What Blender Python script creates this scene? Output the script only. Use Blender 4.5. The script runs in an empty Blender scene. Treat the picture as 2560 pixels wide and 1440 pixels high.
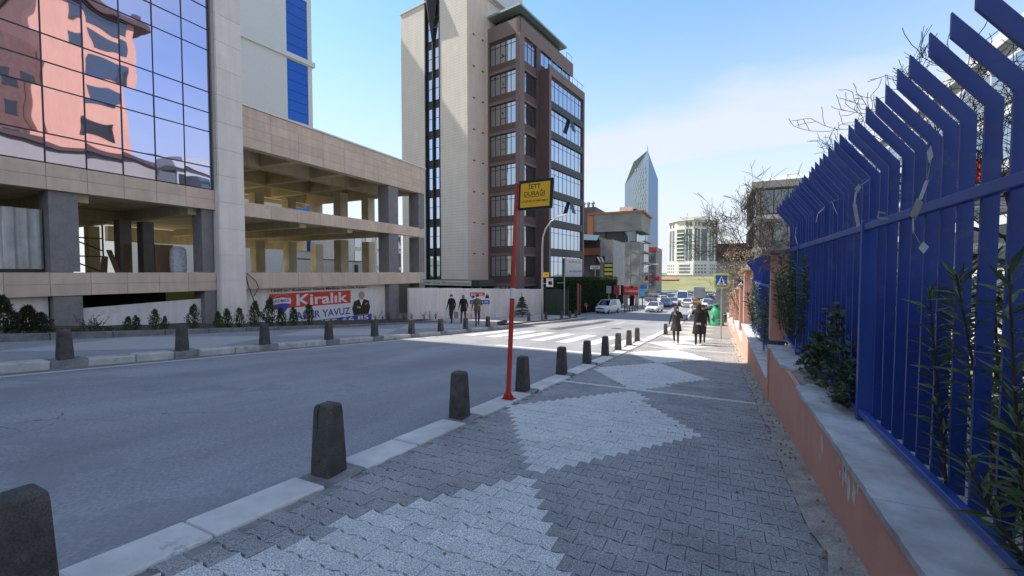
import bpy, bmesh, math, random
from mathutils import Vector, Matrix
from mathutils import noise as mnoise
R = math.radians
sc = bpy.context.scene
col = sc.collection
random.seed(7)

# ------------------------------------------------------------------ camera
cam_d = bpy.data.cameras.new('camera')
cam = bpy.data.objects.new('camera', cam_d)
col.objects.link(cam)
CAMZ = 1.5
cam.location = (0, 0, CAMZ)
cam.rotation_euler = (R(90 - 2.107), 0, R(25.913))
cam_d.sensor_width = 36.0
cam_d.lens = 36.0 * 1060 / 2560
cam_d.clip_start = 0.05
cam_d.clip_end = 6000
sc.camera = cam

# ------------------------------------------------------------------ sky
SUN_EL = 52.0
SUN_DIR = Vector((1.0, 0.07, -math.tan(R(SUN_EL)))).normalized()   # the way the light travels
w = bpy.data.worlds.new('World')
sc.world = w
w.use_nodes = True
nt = w.node_tree
for n in list(nt.nodes):
    nt.nodes.remove(n)
def wn(t, **k):
    n = nt.nodes.new(t)
    for a, b in k.items():
        setattr(n, a, b)
    return n
wo = wn('ShaderNodeOutputWorld')
bg = wn('ShaderNodeBackground')
bg.inputs['Strength'].default_value = 0.12
sky = wn('ShaderNodeTexSky', sky_type='NISHITA', sun_disc=False)
sky.sun_elevation = R(SUN_EL)
sky.sun_rotation = math.atan2(-SUN_DIR.x, -SUN_DIR.y)
sky.air_density = 1.0
sky.dust_density = 0.2
sky.ozone_density = 2.5
# thin high cloud: streaks that thicken towards the horizon, the same all round the dome
tc = wn('ShaderNodeTexCoord')
sep = wn('ShaderNodeSeparateXYZ')
nt.links.new(tc.outputs['Generated'], sep.inputs[0])
addz = wn('ShaderNodeMath', operation='ADD'); addz.inputs[1].default_value = 0.16
nt.links.new(sep.outputs['Z'], addz.inputs[0])
mx = wn('ShaderNodeMath', operation='MAXIMUM'); mx.inputs[1].default_value = 0.03
nt.links.new(addz.outputs[0], mx.inputs[0])
dx = wn('ShaderNodeMath', operation='DIVIDE'); dy = wn('ShaderNodeMath', operation='DIVIDE')
nt.links.new(sep.outputs['X'], dx.inputs[0]); nt.links.new(mx.outputs[0], dx.inputs[1])
nt.links.new(sep.outputs['Y'], dy.inputs[0]); nt.links.new(mx.outputs[0], dy.inputs[1])
cmb = wn('ShaderNodeCombineXYZ')
nt.links.new(dx.outputs[0], cmb.inputs[0]); nt.links.new(dy.outputs[0], cmb.inputs[1])
mp = wn('ShaderNodeMapping')
mp.inputs['Rotation'].default_value = (0, 0, R(-28))
mp.inputs['Scale'].default_value = (0.30, 0.75, 1)
mp.inputs['Location'].default_value = (4.4, 1.7, 0)
nt.links.new(cmb.outputs[0], mp.inputs[0])
cn = wn('ShaderNodeTexNoise')
cn.inputs['Scale'].default_value = 0.9
cn.inputs['Detail'].default_value = 7
cn.inputs['Roughness'].default_value = 0.52
cn.inputs['Distortion'].default_value = 0.35
nt.links.new(mp.outputs[0], cn.inputs['Vector'])
cr = wn('ShaderNodeValToRGB')
cr.color_ramp.elements[0].position = 0.40
cr.color_ramp.elements[0].color = (0, 0, 0, 1)
cr.color_ramp.elements[1].position = 0.60
cr.color_ramp.elements[1].color = (1, 1, 1, 1)
nt.links.new(cn.outputs['Fac'], cr.inputs[0])
hz = wn('ShaderNodeMapRange'); hz.clamp = True; hz.interpolation_type = 'SMOOTHSTEP'
hz.inputs['From Min'].default_value = 0.0; hz.inputs['From Max'].default_value = 0.58
hz.inputs['To Min'].default_value = 0.98; hz.inputs['To Max'].default_value = 0.10
nt.links.new(sep.outputs['Z'], hz.inputs['Value'])
ca = wn('ShaderNodeMath', operation='MAXIMUM')
cs = wn('ShaderNodeMath', operation='MULTIPLY'); cs.inputs[1].default_value = 0.9
nt.links.new(cr.outputs['Color'], cs.inputs[0])
nt.links.new(cs.outputs[0], ca.inputs[0]); nt.links.new(hz.outputs[0], ca.inputs[1])
mxc = wn('ShaderNodeMix', data_type='RGBA')
nt.links.new(ca.outputs[0], mxc.inputs['Factor'])
hs = wn('ShaderNodeHueSaturation'); hs.inputs['Saturation'].default_value = 1.18; hs.inputs['Value'].default_value = 0.80
nt.links.new(sky.outputs[0], hs.inputs['Color'])
nt.links.new(hs.outputs[0], mxc.inputs[6])
mxc.inputs[7].default_value = (2.15, 2.24, 2.36, 1)
nt.links.new(mxc.outputs[2], bg.inputs['Color'])
nt.links.new(bg.outputs[0], wo.inputs['Surface'])

# ------------------------------------------------------------------ sun
sd = bpy.data.lights.new('sun', 'SUN')
sd.energy = 2.05
sd.angle = R(0.53)
sd.color = (1.0, 0.93, 0.82)
sun = bpy.data.objects.new('sun', sd)
sun.location = (-60, 0, 80)
sun.rotation_euler = SUN_DIR.to_track_quat('-Z', 'Y').to_euler()
col.objects.link(sun)

# ------------------------------------------------------------------ exposure
sc.render.engine = 'CYCLES'
sc.view_settings.view_transform = 'Standard'
sc.view_settings.look = 'None'
sc.view_settings.gamma = 1
sc.view_settings.use_curve_mapping = False
sc.view_settings.exposure = 1.74
sc.cycles.max_bounces = 7
sc.cycles.diffuse_bounces = 4
sc.cycles.glossy_bounces = 3
sc.cycles.caustics_reflective = False
sc.cycles.caustics_refractive = False

# ------------------------------------------------------------------ helpers
KN = [(-300, 24.4), (0, 0), (16, -1.304), (36, -2.72), (54, -3.7), (66, -4.1), (85, -4.3), (130, -4.5), (6000, -4.5)]
def G(y):
    """height of the footway surface along the street (it runs downhill)"""
    for (a, za), (b, zb) in zip(KN, KN[1:]):
        if y <= b:
            return za + (zb - za) * (y - a) / (b - a)
    return -4.5

_f = Vector((-math.sin(R(25.913)) * math.cos(R(2.107)), math.cos(R(25.913)) * math.cos(R(2.107)), -math.sin(R(2.107))))
_r = Vector((math.cos(R(25.913)), math.sin(R(25.913)), 0))
_u = _r.cross(_f)
def ray(x, y):
    return _f + _r * ((x - 1280) / 1060) - _u * ((y - 720) / 1060)
def atY(x, y, Y):
    d = ray(x, y); t = Y / d.y
    return Vector((0, 0, CAMZ)) + d * t
def atX(x, y, X):
    d = ray(x, y); t = X / d.x
    return Vector((0, 0, CAMZ)) + d * t

def Wm(o):
    """world matrix from the stored channels (no depsgraph update needed)"""
    m = Matrix.LocRotScale(o.location, o.rotation_euler, o.scale)
    if o.parent:
        m = Wm(o.parent) @ o.matrix_parent_inverse @ m
    return m

def tag(o, label=None, cat=None, group=None, kind=None):
    if label: o['label'] = label
    if cat: o['category'] = cat
    if group: o['group'] = group
    if kind: o['kind'] = kind
    return o

def thing(name, label, cat, loc=(0, 0, 0), rz=0, group=None):
    o = bpy.data.objects.new(name, None)
    o.empty_display_size = 0.2
    col.objects.link(o)
    o.location = loc
    o.rotation_euler = (0, 0, rz)
    return tag(o, label, cat, group)

def copy_tree(o, parent=None):
    c = o.copy()
    col.objects.link(c)
    if parent is not None:
        c.parent = parent
        c.matrix_parent_inverse = o.matrix_parent_inverse.copy()
    for ch in o.children:
        copy_tree(ch, c)
    return c

class MB:
    def __init__(s):
        s.v = []; s.f = []; s.m = []
    def face(s, pts, m=0):
        i = len(s.v)
        s.v += [tuple(p) for p in pts]
        s.f.append(tuple(range(i, i + len(pts)))); s.m.append(m)
        return s
    def box(s, x0, x1, y0, y1, z0, z1, m=0):
        if x0 > x1: x0, x1 = x1, x0
        if y0 > y1: y0, y1 = y1, y0
        if z0 > z1: z0, z1 = z1, z0
        i = len(s.v)
        s.v += [(x0, y0, z0), (x1, y0, z0), (x1, y1, z0), (x0, y1, z0), (x0, y0, z1), (x1, y0, z1), (x1, y1, z1), (x0, y1, z1)]
        for q in ((0, 3, 2, 1), (4, 5, 6, 7), (0, 1, 5, 4), (1, 2, 6, 5), (2, 3, 7, 6), (3, 0, 4, 7)):
            s.f.append(tuple(i + k for k in q)); s.m.append(m)
        return s
    def hexa(s, lo, hi, m=0):
        """two quads (same winding, counter-clockwise seen from hi) joined into a solid"""
        i = len(s.v)
        s.v += [tuple(p) for p in lo] + [tuple(p) for p in hi]
        n = len(lo)
        s.f.append(tuple(i + k for k in reversed(range(n)))); s.m.append(m)
        s.f.append(tuple(i + n + k for k in range(n))); s.m.append(m)
        for k in range(n):
            s.f.append((i + k, i + (k + 1) % n, i + n + (k + 1) % n, i + n + k)); s.m.append(m)
        return s
    def prism(s, poly, axis, a, b, m=0):
        """poly: 2-D outline, extruded along axis from a to b"""
        def P(p, t):
            if axis == 'x': return (t, p[0], p[1])
            if axis == 'y': return (p[0], t, p[1])
            return (p[0], p[1], t)
        return s.hexa([P(p, a) for p in poly], [P(p, b) for p in poly], m)
    def bar(s, p0, p1, w, h, m=0, up=(0, 0, 1)):
        p0 = Vector(p0); p1 = Vector(p1)
        d = (p1 - p0).normalized(); u = Vector(up)
        if abs(d.dot(u)) > 0.98: u = Vector((1, 0, 0))
        a = d.cross(u).normalized() * w / 2; b = a.cross(d).normalized() * h / 2
        q = (a + b, -a + b, -a - b, a - b)
        return s.hexa([p0 + k for k in q], [p1 + k for k in q], m)
    def tube(s, pts, rad, n=8, m=0, caps=True):
        pts = [Vector(p) for p in pts]
        if not hasattr(rad, '__len__'): rad = [rad] * len(pts)
        base = len(s.v)
        u = None
        for k, p in enumerate(pts):
            d = (pts[min(k + 1, len(pts) - 1)] - pts[max(k - 1, 0)]).normalized()
            if u is None:
                u = d.cross(Vector((0, 0, 1)))
                if u.length < 0.05: u = Vector((1, 0, 0))
            u = (u - d * u.dot(d)).normalized()
            vv = d.cross(u)
            for j in range(n):
                a = 2 * math.pi * j / n
                s.v.append(tuple(p + (u * math.cos(a) + vv * math.sin(a)) * rad[k]))
        for k in range(len(pts) - 1):
            for j in range(n):
                a = base + k * n + j; b = base + k * n + (j + 1) % n
                s.f.append((a, b, b + n, a + n)); s.m.append(m)
        if caps:
            s.f.append(tuple(base + j for j in reversed(range(n)))); s.m.append(m)
            e = base + (len(pts) - 1) * n
            s.f.append(tuple(e + j for j in range(n))); s.m.append(m)
        return s
    def lathe(s, prof, n=16, c=(0, 0, 0), m=0, sx=1, sy=1):
        base = len(s.v)
        for r, z in prof:
            for j in range(n):
                a = 2 * math.pi * j / n
                s.v.append((c[0] + r * sx * math.cos(a), c[1] + r * sy * math.sin(a), c[2] + z))
        for k in range(len(prof) - 1):
            for j in range(n):
                a = base + k * n + j; b = base + k * n + (j + 1) % n
                s.f.append((a, b, b + n, a + n)); s.m.append(m)
        s.f.append(tuple(base + j for j in reversed(range(n)))); s.m.append(m)
        e = base + (len(prof) - 1) * n
        s.f.append(tuple(e + j for j in range(n))); s.m.append(m)
        return s
    def ball(s, c, r, n=10, k=6, m=0, sc=(1, 1, 1)):
        prof = [(r * math.sin(math.pi * i / k), -r * math.cos(math.pi * i / k)) for i in range(k + 1)]
        prof[0] = (r * 0.05, -r); prof[-1] = (r * 0.05, r)
        return s.lathe([(a, b * sc[2]) for a, b in prof], n, c, m, sc[0], sc[1])
    def mesh(s, name, mats):
        me = bpy.data.meshes.new(name)
        me.from_pydata(s.v, [], s.f)
        for k in (mats if isinstance(mats, (list, tuple)) else [mats]):
            me.materials.append(k)
        if any(s.m):
            me.polygons.foreach_set('material_index', s.m)
        return me
    def build(s, name, mats, parent=None, smooth=False, bevel=0, local=False, seg=1, merge=False):
        """ONE mesh object. Geometry is in world space unless local."""
        me = s.mesh(name, mats)
        if bevel or merge:
            bm = bmesh.new(); bm.from_mesh(me)
            bmesh.ops.remove_doubles(bm, verts=bm.verts, dist=1e-5)
            if bevel:
                es = [e for e in bm.edges if e.is_manifold and e.calc_face_angle(0) > 0.5]
                bmesh.ops.bevel(bm, geom=es, offset=bevel, segments=seg, affect='EDGES', profile=0.5, clamp_overlap=True)
            bm.to_mesh(me); bm.free()
        if smooth:
            me.polygons.foreach_set('use_smooth', [True] * len(me.polygons))
        o = bpy.data.objects.new(name, me)
        col.objects.link(o)
        if parent is not None:
            o.parent = parent
            if not local:
                o.matrix_parent_inverse = Wm(parent).inverted()
        elif not local:
            xs = [v.co.x for v in me.vertices]; ys = [v.co.y for v in me.vertices]; zs = [v.co.z for v in me.vertices]
            c = Vector(((min(xs) + max(xs)) / 2, (min(ys) + max(ys)) / 2, min(zs)))
            me.transform(Matrix.Translation(-c))
            o.location = c
        return o

def inst(name, me, parent, loc=(0, 0, 0), rz=0, scale=None, local=True, rot=None):
    """an object that shares mesh data with its look-alikes"""
    o = bpy.data.objects.new(name, me)
    col.objects.link(o)
    o.location = loc
    o.rotation_euler = rot if rot is not None else (0, 0, rz)
    if scale is not None: o.scale = scale
    if parent is not None:
        o.parent = parent
        if not local: o.matrix_parent_inverse = Wm(parent).inverted()
    return o

# ------------------------------------------------------------------ materials
def mat(name, c, rough=0.8, var=0.12, scale=3.0, bump=0.0, bscale=40.0, metal=0.0, spec=0.3, c2=None, speck=0.0,
        speck_scale=300.0, streak=0.0, rnd=0.0, objc=False, stretch=(1, 1, 1)):
    m = bpy.data.materials.new(name)
    m.use_nodes = True
    N = m.node_tree.nodes; L = m.node_tree.links
    b = N['Principled BSDF']
    b.inputs['Roughness'].default_value = rough
    b.inputs['Metallic'].default_value = metal
    b.inputs['Specular IOR Level'].default_value = spec
    if objc:
        t = N.new('ShaderNodeTexCoord'); P = t.outputs['Object']
    else:
        t = N.new('ShaderNodeNewGeometry'); P = t.outputs['Position']
    mpn = N.new('ShaderNodeMapping'); mpn.inputs['Scale'].default_value = stretch
    L.new(P, mpn.inputs[0]); P = mpn.outputs[0]
    n1 = N.new('ShaderNodeTexNoise'); n1.inputs['Scale'].default_value = scale
    n1.inputs['Detail'].default_value = 8; n1.inputs['Roughness'].default_value = 0.6
    L.new(P, n1.inputs['Vector'])
    rmp = N.new('ShaderNodeMapRange'); rmp.inputs['From Min'].default_value = 0.3; rmp.inputs['From Max'].default_value = 0.7
    L.new(n1.outputs['Fac'], rmp.inputs['Value'])
    mixn = N.new('ShaderNodeMix'); mixn.data_type = 'RGBA'
    ca_ = [max(0, k * (1 - var)) for k in c] + [1]
    cb_ = ([min(1, k) for k in c2] if c2 else [min(1, k * (1 + var)) for k in c]) + [1]
    if c2: ca_ = list(c) + [1]
    mixn.inputs[6].default_value = ca_; mixn.inputs[7].default_value = cb_
    L.new(rmp.outputs[0], mixn.inputs['Factor'])
    out = mixn.outputs[2]
    def mul(o_, facsock, lo, hi, fmin=0.35, fmax=0.65):
        r_ = N.new('ShaderNodeMapRange')
        r_.inputs['From Min'].default_value = fmin; r_.inputs['From Max'].default_value = fmax
        r_.inputs['To Min'].default_value = lo; r_.inputs['To Max'].default_value = hi
        L.new(facsock, r_.inputs['Value'])
        v_ = N.new('ShaderNodeVectorMath'); v_.operation = 'SCALE'
        L.new(o_, v_.inputs[0]); L.new(r_.outputs[0], v_.inputs['Scale'])
        return v_.outputs[0]
    if speck:
        n2 = N.new('ShaderNodeTexNoise'); n2.inputs['Scale'].default_value = speck_scale; n2.inputs['Detail'].default_value = 2
        L.new(P, n2.inputs['Vector'])
        out = mul(out, n2.outputs['Fac'], 1 - speck, 1 + speck)
    if streak:
        mps = N.new('ShaderNodeMapping'); mps.inputs['Scale'].default_value = (1.0, 1.0, 0.08)
        L.new(P, mps.inputs[0])
        n3 = N.new('ShaderNodeTexNoise'); n3.inputs['Scale'].default_value = 4; n3.inputs['Detail'].default_value = 5
        L.new(mps.outputs[0], n3.inputs['Vector'])
        out = mul(out, n3.outputs['Fac'], 1 - streak, 1 + streak * 0.4)
    if rnd:
        oi = N.new('ShaderNodeObjectInfo')
        out = mul(out, oi.outputs['Random'], 1 - rnd, 1 + rnd, 0, 1)
    L.new(out, b.inputs['Base Color'])
    if bump:
        n4 = N.new('ShaderNodeTexNoise'); n4.inputs['Scale'].default_value = bscale; n4.inputs['Detail'].default_value = 5
        L.new(P, n4.inputs['Vector'])
        bp = N.new('ShaderNodeBump'); bp.inputs['Strength'].default_value = bump; bp.inputs['Distance'].default_value = 0.01
        L.new(n4.outputs['Fac'], bp.inputs['Height']); L.new(bp.outputs[0], b.inputs['Normal'])
    return m

def mirror_glass(name, tint, rough=0.02, wave=0.0, wscale=0.7, inner=(0.02, 0.025, 0.03), weight=0.8):
    """coated window glass: a tinted mirror over a dark interior, each pane bowed in its own way"""
    m = bpy.data.materials.new(name)
    m.use_nodes = True
    N = m.node_tree.nodes; L = m.node_tree.links
    N.remove(N['Principled BSDF'])
    out = N['Material Output']
    gl = N.new('ShaderNodeBsdfGlossy'); gl.inputs['Color'].default_value = (*tint, 1); gl.inputs['Roughness'].default_value = rough
    df = N.new('ShaderNodeBsdfDiffuse'); df.inputs['Color'].default_value = (*inner, 1)
    mxs = N.new('ShaderNodeMixShader'); mxs.inputs[0].default_value = weight
    L.new(df.outputs[0], mxs.inputs[1]); L.new(gl.outputs[0], mxs.inputs[2]); L.new(mxs.outputs[0], out.inputs['Surface'])
    if wave:
        g = N.new('ShaderNodeNewGeometry'); oi = N.new('ShaderNodeObjectInfo')
        n = N.new('ShaderNodeTexNoise'); n.noise_dimensions = '4D'
        n.inputs['Scale'].default_value = wscale; n.inputs['Detail'].default_value = 1.0; n.inputs['Roughness'].default_value = 0.3
        L.new(g.outputs['Position'], n.inputs['Vector'])
        k = N.new('ShaderNodeMath'); k.operation = 'MULTIPLY'; k.inputs[1].default_value = 40
        L.new(oi.outputs['Random'], k.inputs[0]); L.new(k.outputs[0], n.inputs['W'])
        bp = N.new('ShaderNodeBump'); bp.inputs['Strength'].default_value = 1.0; bp.inputs['Distance'].default_value = wave
        L.new(n.outputs['Fac'], bp.inputs['Height']); L.new(bp.outputs[0], gl.inputs['Normal'])
    return m

def plain(name, c, rough=0.6, metal=0.0, spec=0.4):
    return mat(name, c, rough, var=0.06, scale=6, metal=metal, spec=spec)

M = {}
M['asphalt'] = mat('asphalt', (0.295, 0.297, 0.31), 0.85, var=0.22, scale=0.6, bump=0.35, bscale=160, speck=0.22, speck_scale=120, spec=0.25, stretch=(1, 0.25, 1))
M['joint'] = mat('joint_sand', (0.25, 0.245, 0.235), 0.95, var=0.3, scale=8, bump=0.3, bscale=90)
M['paver_white'] = mat('paver_white', (0.62, 0.615, 0.585), 0.9, var=0.10, scale=3, bump=0.4, bscale=260, speck=0.42, speck_scale=120, rnd=0.06)
M['paver_dark'] = mat('paver_dark', (0.35, 0.345, 0.335), 0.9, var=0.20, scale=2, bump=0.5, bscale=240, speck=0.42, speck_scale=110, rnd=0.05)
M['kerb'] = mat('kerb_stone', (0.66, 0.64, 0.60), 0.85, var=0.20, scale=2.0, bump=0.2, bscale=120, speck=0.08, rnd=0.05)
M['kerb_left'] = mat('kerb_stone_worn', (0.48, 0.465, 0.44), 0.85, var=0.22, scale=3, bump=0.3, bscale=80, speck=0.1, rnd=0.10)
M['bollard'] = mat('bollard_concrete', (0.085, 0.078, 0.070), 0.8, var=0.35, scale=7, bump=0.45, bscale=90, speck=0.25, speck_scale=120)
M['bollard_base'] = mat('bollard_base', (0.25, 0.245, 0.24), 0.9, var=0.3, scale=6, bump=0.5, bscale=70, speck=0.2)
M['paint'] = mat('road_paint', (0.62, 0.62, 0.60), 0.7, var=0.14, scale=6, speck=0.14, speck_scale=60)
M['pink'] = mat('pink_render', (0.80, 0.41, 0.31), 0.85, var=0.07, scale=2.0, bump=0.25, bscale=60, speck=0.05, streak=0.03)
M['coping'] = mat('coping_marble', (0.38, 0.375, 0.36), 0.6, var=0.28, scale=3.2, bump=0.2, bscale=50, speck=0.08, c2=(0.80, 0.80, 0.79))
M['blue'] = mat('blue_paint', (0.014, 0.046, 0.26), 0.42, var=0.10, scale=3, bump=0.06, bscale=60, spec=0.5, rnd=0.06)
M['blue_rail'] = mat('blue_rail_paint', (0.036, 0.088, 0.37), 0.45, var=0.10, scale=3, bump=0.06, bscale=60, spec=0.5)
M['mortar'] = mat('mortar_strip', (0.38, 0.35, 0.30), 0.95, var=0.3, scale=6, bump=0.7, bscale=30, speck=0.2, speck_scale=80)
M['red'] = plain('red_paint', (0.52, 0.032, 0.022), 0.35, spec=0.5)
M['white_paint'] = plain('white_paint', (0.75, 0.75, 0.73), 0.5)
M['black'] = plain('black_plastic', (0.012, 0.012, 0.013), 0.5)
M['yellow_sign'] = plain('yellow_sign', (1.0, 0.52, 0.03), 0.5)
M['steel'] = plain('galvanised_steel', (0.42, 0.43, 0.44), 0.45, metal=0.5)
M['dark_steel'] = plain('dark_steel', (0.04, 0.042, 0.045), 0.5, metal=0.3)
M['tan'] = mat('tan_stone', (0.66, 0.51, 0.395), 0.8, var=0.10, scale=1.2, bump=0.1, bscale=60, speck=0.05, rnd=0.06, streak=0.08)
M['tan_in'] = mat('tan_concrete', (0.62, 0.545, 0.40), 0.9, var=0.14, scale=1.0, bump=0.15, bscale=20, streak=0.10)
M['col_white'] = mat('white_stone', (0.80, 0.73, 0.65), 0.75, var=0.06, scale=1.5, bump=0.05, bscale=50, rnd=0.04, streak=0.06)
M['grey_render'] = mat('grey_render', (0.24, 0.225, 0.22), 0.95, var=0.12, scale=3, bump=0.6, bscale=120, speck=0.15, speck_scale=60)
M['white_wall'] = mat('white_wall', (0.76, 0.71, 0.68), 0.85, var=0.07, scale=1.2, bump=0.1, bscale=20, streak=0.10)
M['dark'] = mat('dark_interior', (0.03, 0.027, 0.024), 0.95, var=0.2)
M['soil'] = mat('soil', (0.085, 0.065, 0.048), 1.0, var=0.35, scale=6, bump=0.8, bscale=25)
M['ledge'] = mat('ledge_concrete', (0.17, 0.17, 0.165), 0.9, var=0.35, scale=3, bump=0.5, bscale=30, speck=0.15, speck_scale=60)

def wear(m, c, thr=.66, scale=9.0, amt=1.0, detail=9, mask_scale=1.3, mask_thr=.5):
    """chips, rust or stains with a shape of their own, laid over a material's colour"""
    N = m.node_tree.nodes; L = m.node_tree.links; b = N['Principled BSDF']
    src = b.inputs['Base Color'].links[0].from_socket
    g = N.new('ShaderNodeNewGeometry')
    n = N.new('ShaderNodeTexNoise'); n.inputs['Scale'].default_value = scale; n.inputs['Detail'].default_value = detail; n.inputs['Roughness'].default_value = .65
    k = N.new('ShaderNodeTexNoise'); k.inputs['Scale'].default_value = mask_scale; k.inputs['Detail'].default_value = 3
    L.new(g.outputs['Position'], n.inputs['Vector']); L.new(g.outputs['Position'], k.inputs['Vector'])
    a = N.new('ShaderNodeMapRange'); a.inputs['From Min'].default_value = thr; a.inputs['From Max'].default_value = thr + .04; L.new(n.outputs['Fac'], a.inputs['Value'])
    q = N.new('ShaderNodeMapRange'); q.inputs['From Min'].default_value = mask_thr; q.inputs['From Max'].default_value = mask_thr + .12; q.inputs['To Max'].default_value = amt; L.new(k.outputs['Fac'], q.inputs['Value'])
    f = N.new('ShaderNodeMath'); f.operation = 'MULTIPLY'; L.new(a.outputs[0], f.inputs[0]); L.new(q.outputs[0], f.inputs[1])
    x = N.new('ShaderNodeMix'); x.data_type = 'RGBA'; L.new(f.outputs[0], x.inputs['Factor']); L.new(src, x.inputs[6]); x.inputs[7].default_value = (*c, 1)
    L.new(x.outputs[2], b.inputs['Base Color'])
def cracks(m, c, scale=.3, width=.012, mask_thr=.52):
    N = m.node_tree.nodes; L = m.node_tree.links; b = N['Principled BSDF']
    src = b.inputs['Base Color'].links[0].from_socket
    g = N.new('ShaderNodeNewGeometry')
    d = N.new('ShaderNodeTexNoise'); d.inputs['Scale'].default_value = 1.6; d.inputs['Detail'].default_value = 6; L.new(g.outputs['Position'], d.inputs['Vector'])
    ad = N.new('ShaderNodeMix'); ad.data_type = 'RGBA'; ad.blend_type = 'ADD'; ad.inputs['Factor'].default_value = .9; L.new(g.outputs['Position'], ad.inputs[6]); L.new(d.outputs['Color'], ad.inputs[7])
    v = N.new('ShaderNodeTexVoronoi'); v.feature = 'DISTANCE_TO_EDGE'; v.inputs['Scale'].default_value = scale; L.new(ad.outputs[2], v.inputs['Vector'])
    lt = N.new('ShaderNodeMath'); lt.operation = 'LESS_THAN'; lt.inputs[1].default_value = width * scale; L.new(v.outputs['Distance'], lt.inputs[0])
    k = N.new('ShaderNodeTexNoise'); k.inputs['Scale'].default_value = .25; L.new(g.outputs['Position'], k.inputs['Vector'])
    gt = N.new('ShaderNodeMath'); gt.operation = 'GREATER_THAN'; gt.inputs[1].default_value = mask_thr; L.new(k.outputs['Fac'], gt.inputs[0])
    f = N.new('ShaderNodeMath'); f.operation = 'MULTIPLY'; L.new(lt.outputs[0], f.inputs[0]); L.new(gt.outputs[0], f.inputs[1])
    x = N.new('ShaderNodeMix'); x.data_type = 'RGBA'; L.new(f.outputs[0], x.inputs['Factor']); L.new(src, x.inputs[6]); x.inputs[7].default_value = (*c, 1)
    L.new(x.outputs[2], b.inputs['Base Color'])
wear(M['asphalt'], (.235, .235, .245), .52, .9, .5, 6, .35, .45)          # old oil and water stains
wear(M['asphalt'], (.52, .51, .49), .70, 26, .8, 2, .8, .45)             # pale chippings
cracks(M['asphalt'], (.20, .20, .21), .2, .009, .52)
wear(M['blue'], (.13, .07, .045), .66, 26, .9, 6, 2.2, .52)
wear(M['blue'], (.05, .09, .26), .55, 5, .6, 8, 1.5, .45)
wear(M['blue_rail'], (.12, .07, .045), .68, 34, .9, 6, 2.6, .52)
wear(M['pink'], (.70, .63, .55), .69, 16, .9, 6, 1.1, .56)
wear(M['pink'], (.55, .29, .22), .62, 3, .4, 8, .8, .5)
wear(M['coping'], (.20, .19, .17), .60, 6, .7, 8, 1.4, .48)
wear(M['kerb'], (.34, .33, .31), .58, 5, .7, 8, 1.2, .48)
wear(M['kerb_left'], (.22, .21, .20), .56, 5, .8, 8, 1.0, .46)
wear(M['paver_white'], (.33, .33, .32), .60, 4, .6, 8, .9, .52)
wear(M['paver_dark'], (.42, .41, .39), .66, 22, .5, 6, 1.1, .5)
wear(M['bollard'], (.22, .21, .20), .64, 14, .8, 6, 3, .5)
wear(M['tan'], (.42, .33, .26), .60, 2.4, .5, 8, .5, .5)
wear(M['white_wall'], (.52, .48, .45), .60, 2.0, .5, 8, .5, .5)
wear(M['col_white'], (.60, .55, .50), .60, 1.6, .4, 8, .5, .5)
wear(M['paint'], (.32, .32, .32), .60, 14, .9, 8, 1.2, .44)
# ================================================================== GROUND AND STREET
def strip(name, x0, x1, y0, y1, off, m, step=2.0, nx=1, kind='structure', thick=0.0):
    mb = MB()
    n = max(1, int(round((y1 - y0) / step)))
    ys = sorted(set([y0 + (y1 - y0) * k / n for k in range(n + 1)] + [k[0] for k in KN if y0 < k[0] < y1]))
    for a, b in zip(ys, ys[1:]):
        for j in range(nx):
            xa = x0 + (x1 - x0) * j / nx; xb = x0 + (x1 - x0) * (j + 1) / nx
            mb.face([(xa, a, G(a) + off), (xb, a, G(a) + off), (xb, b, G(b) + off), (xa, b, G(b) + off)])
    o = mb.build(name, m)
    if kind: o['kind'] = kind
    return o

M['earth'] = mat('earth', (0.20, 0.18, 0.14), 1.0, var=0.3, scale=0.05, c2=(0.16, 0.19, 0.09))
mb = MB()
for a, b in ((-300, 0), (0, 16), (16, 36), (36, 54), (54, 66), (66, 85), (85, 130), (130, 400), (400, 5000)):
    mb.face([(-3500, a, G(a) - .42), (3500, a, G(a) - .42), (3500, b, G(b) - .42), (-3500, b, G(b) - .42)])
tag(mb.build('ground', M['earth']), kind='structure')

KX0, KX1 = -3.10, -2.75          # right-hand kerb
LX0, LX1 = -12.15, -11.75        # left-hand kerb
strip('road', LX1 - .02, KX0 + .02, -60, 42, -.12, M['asphalt'])
strip('side_road', -30, KX0 + .02, 42.0, 200, -.124, M['asphalt'])

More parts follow.
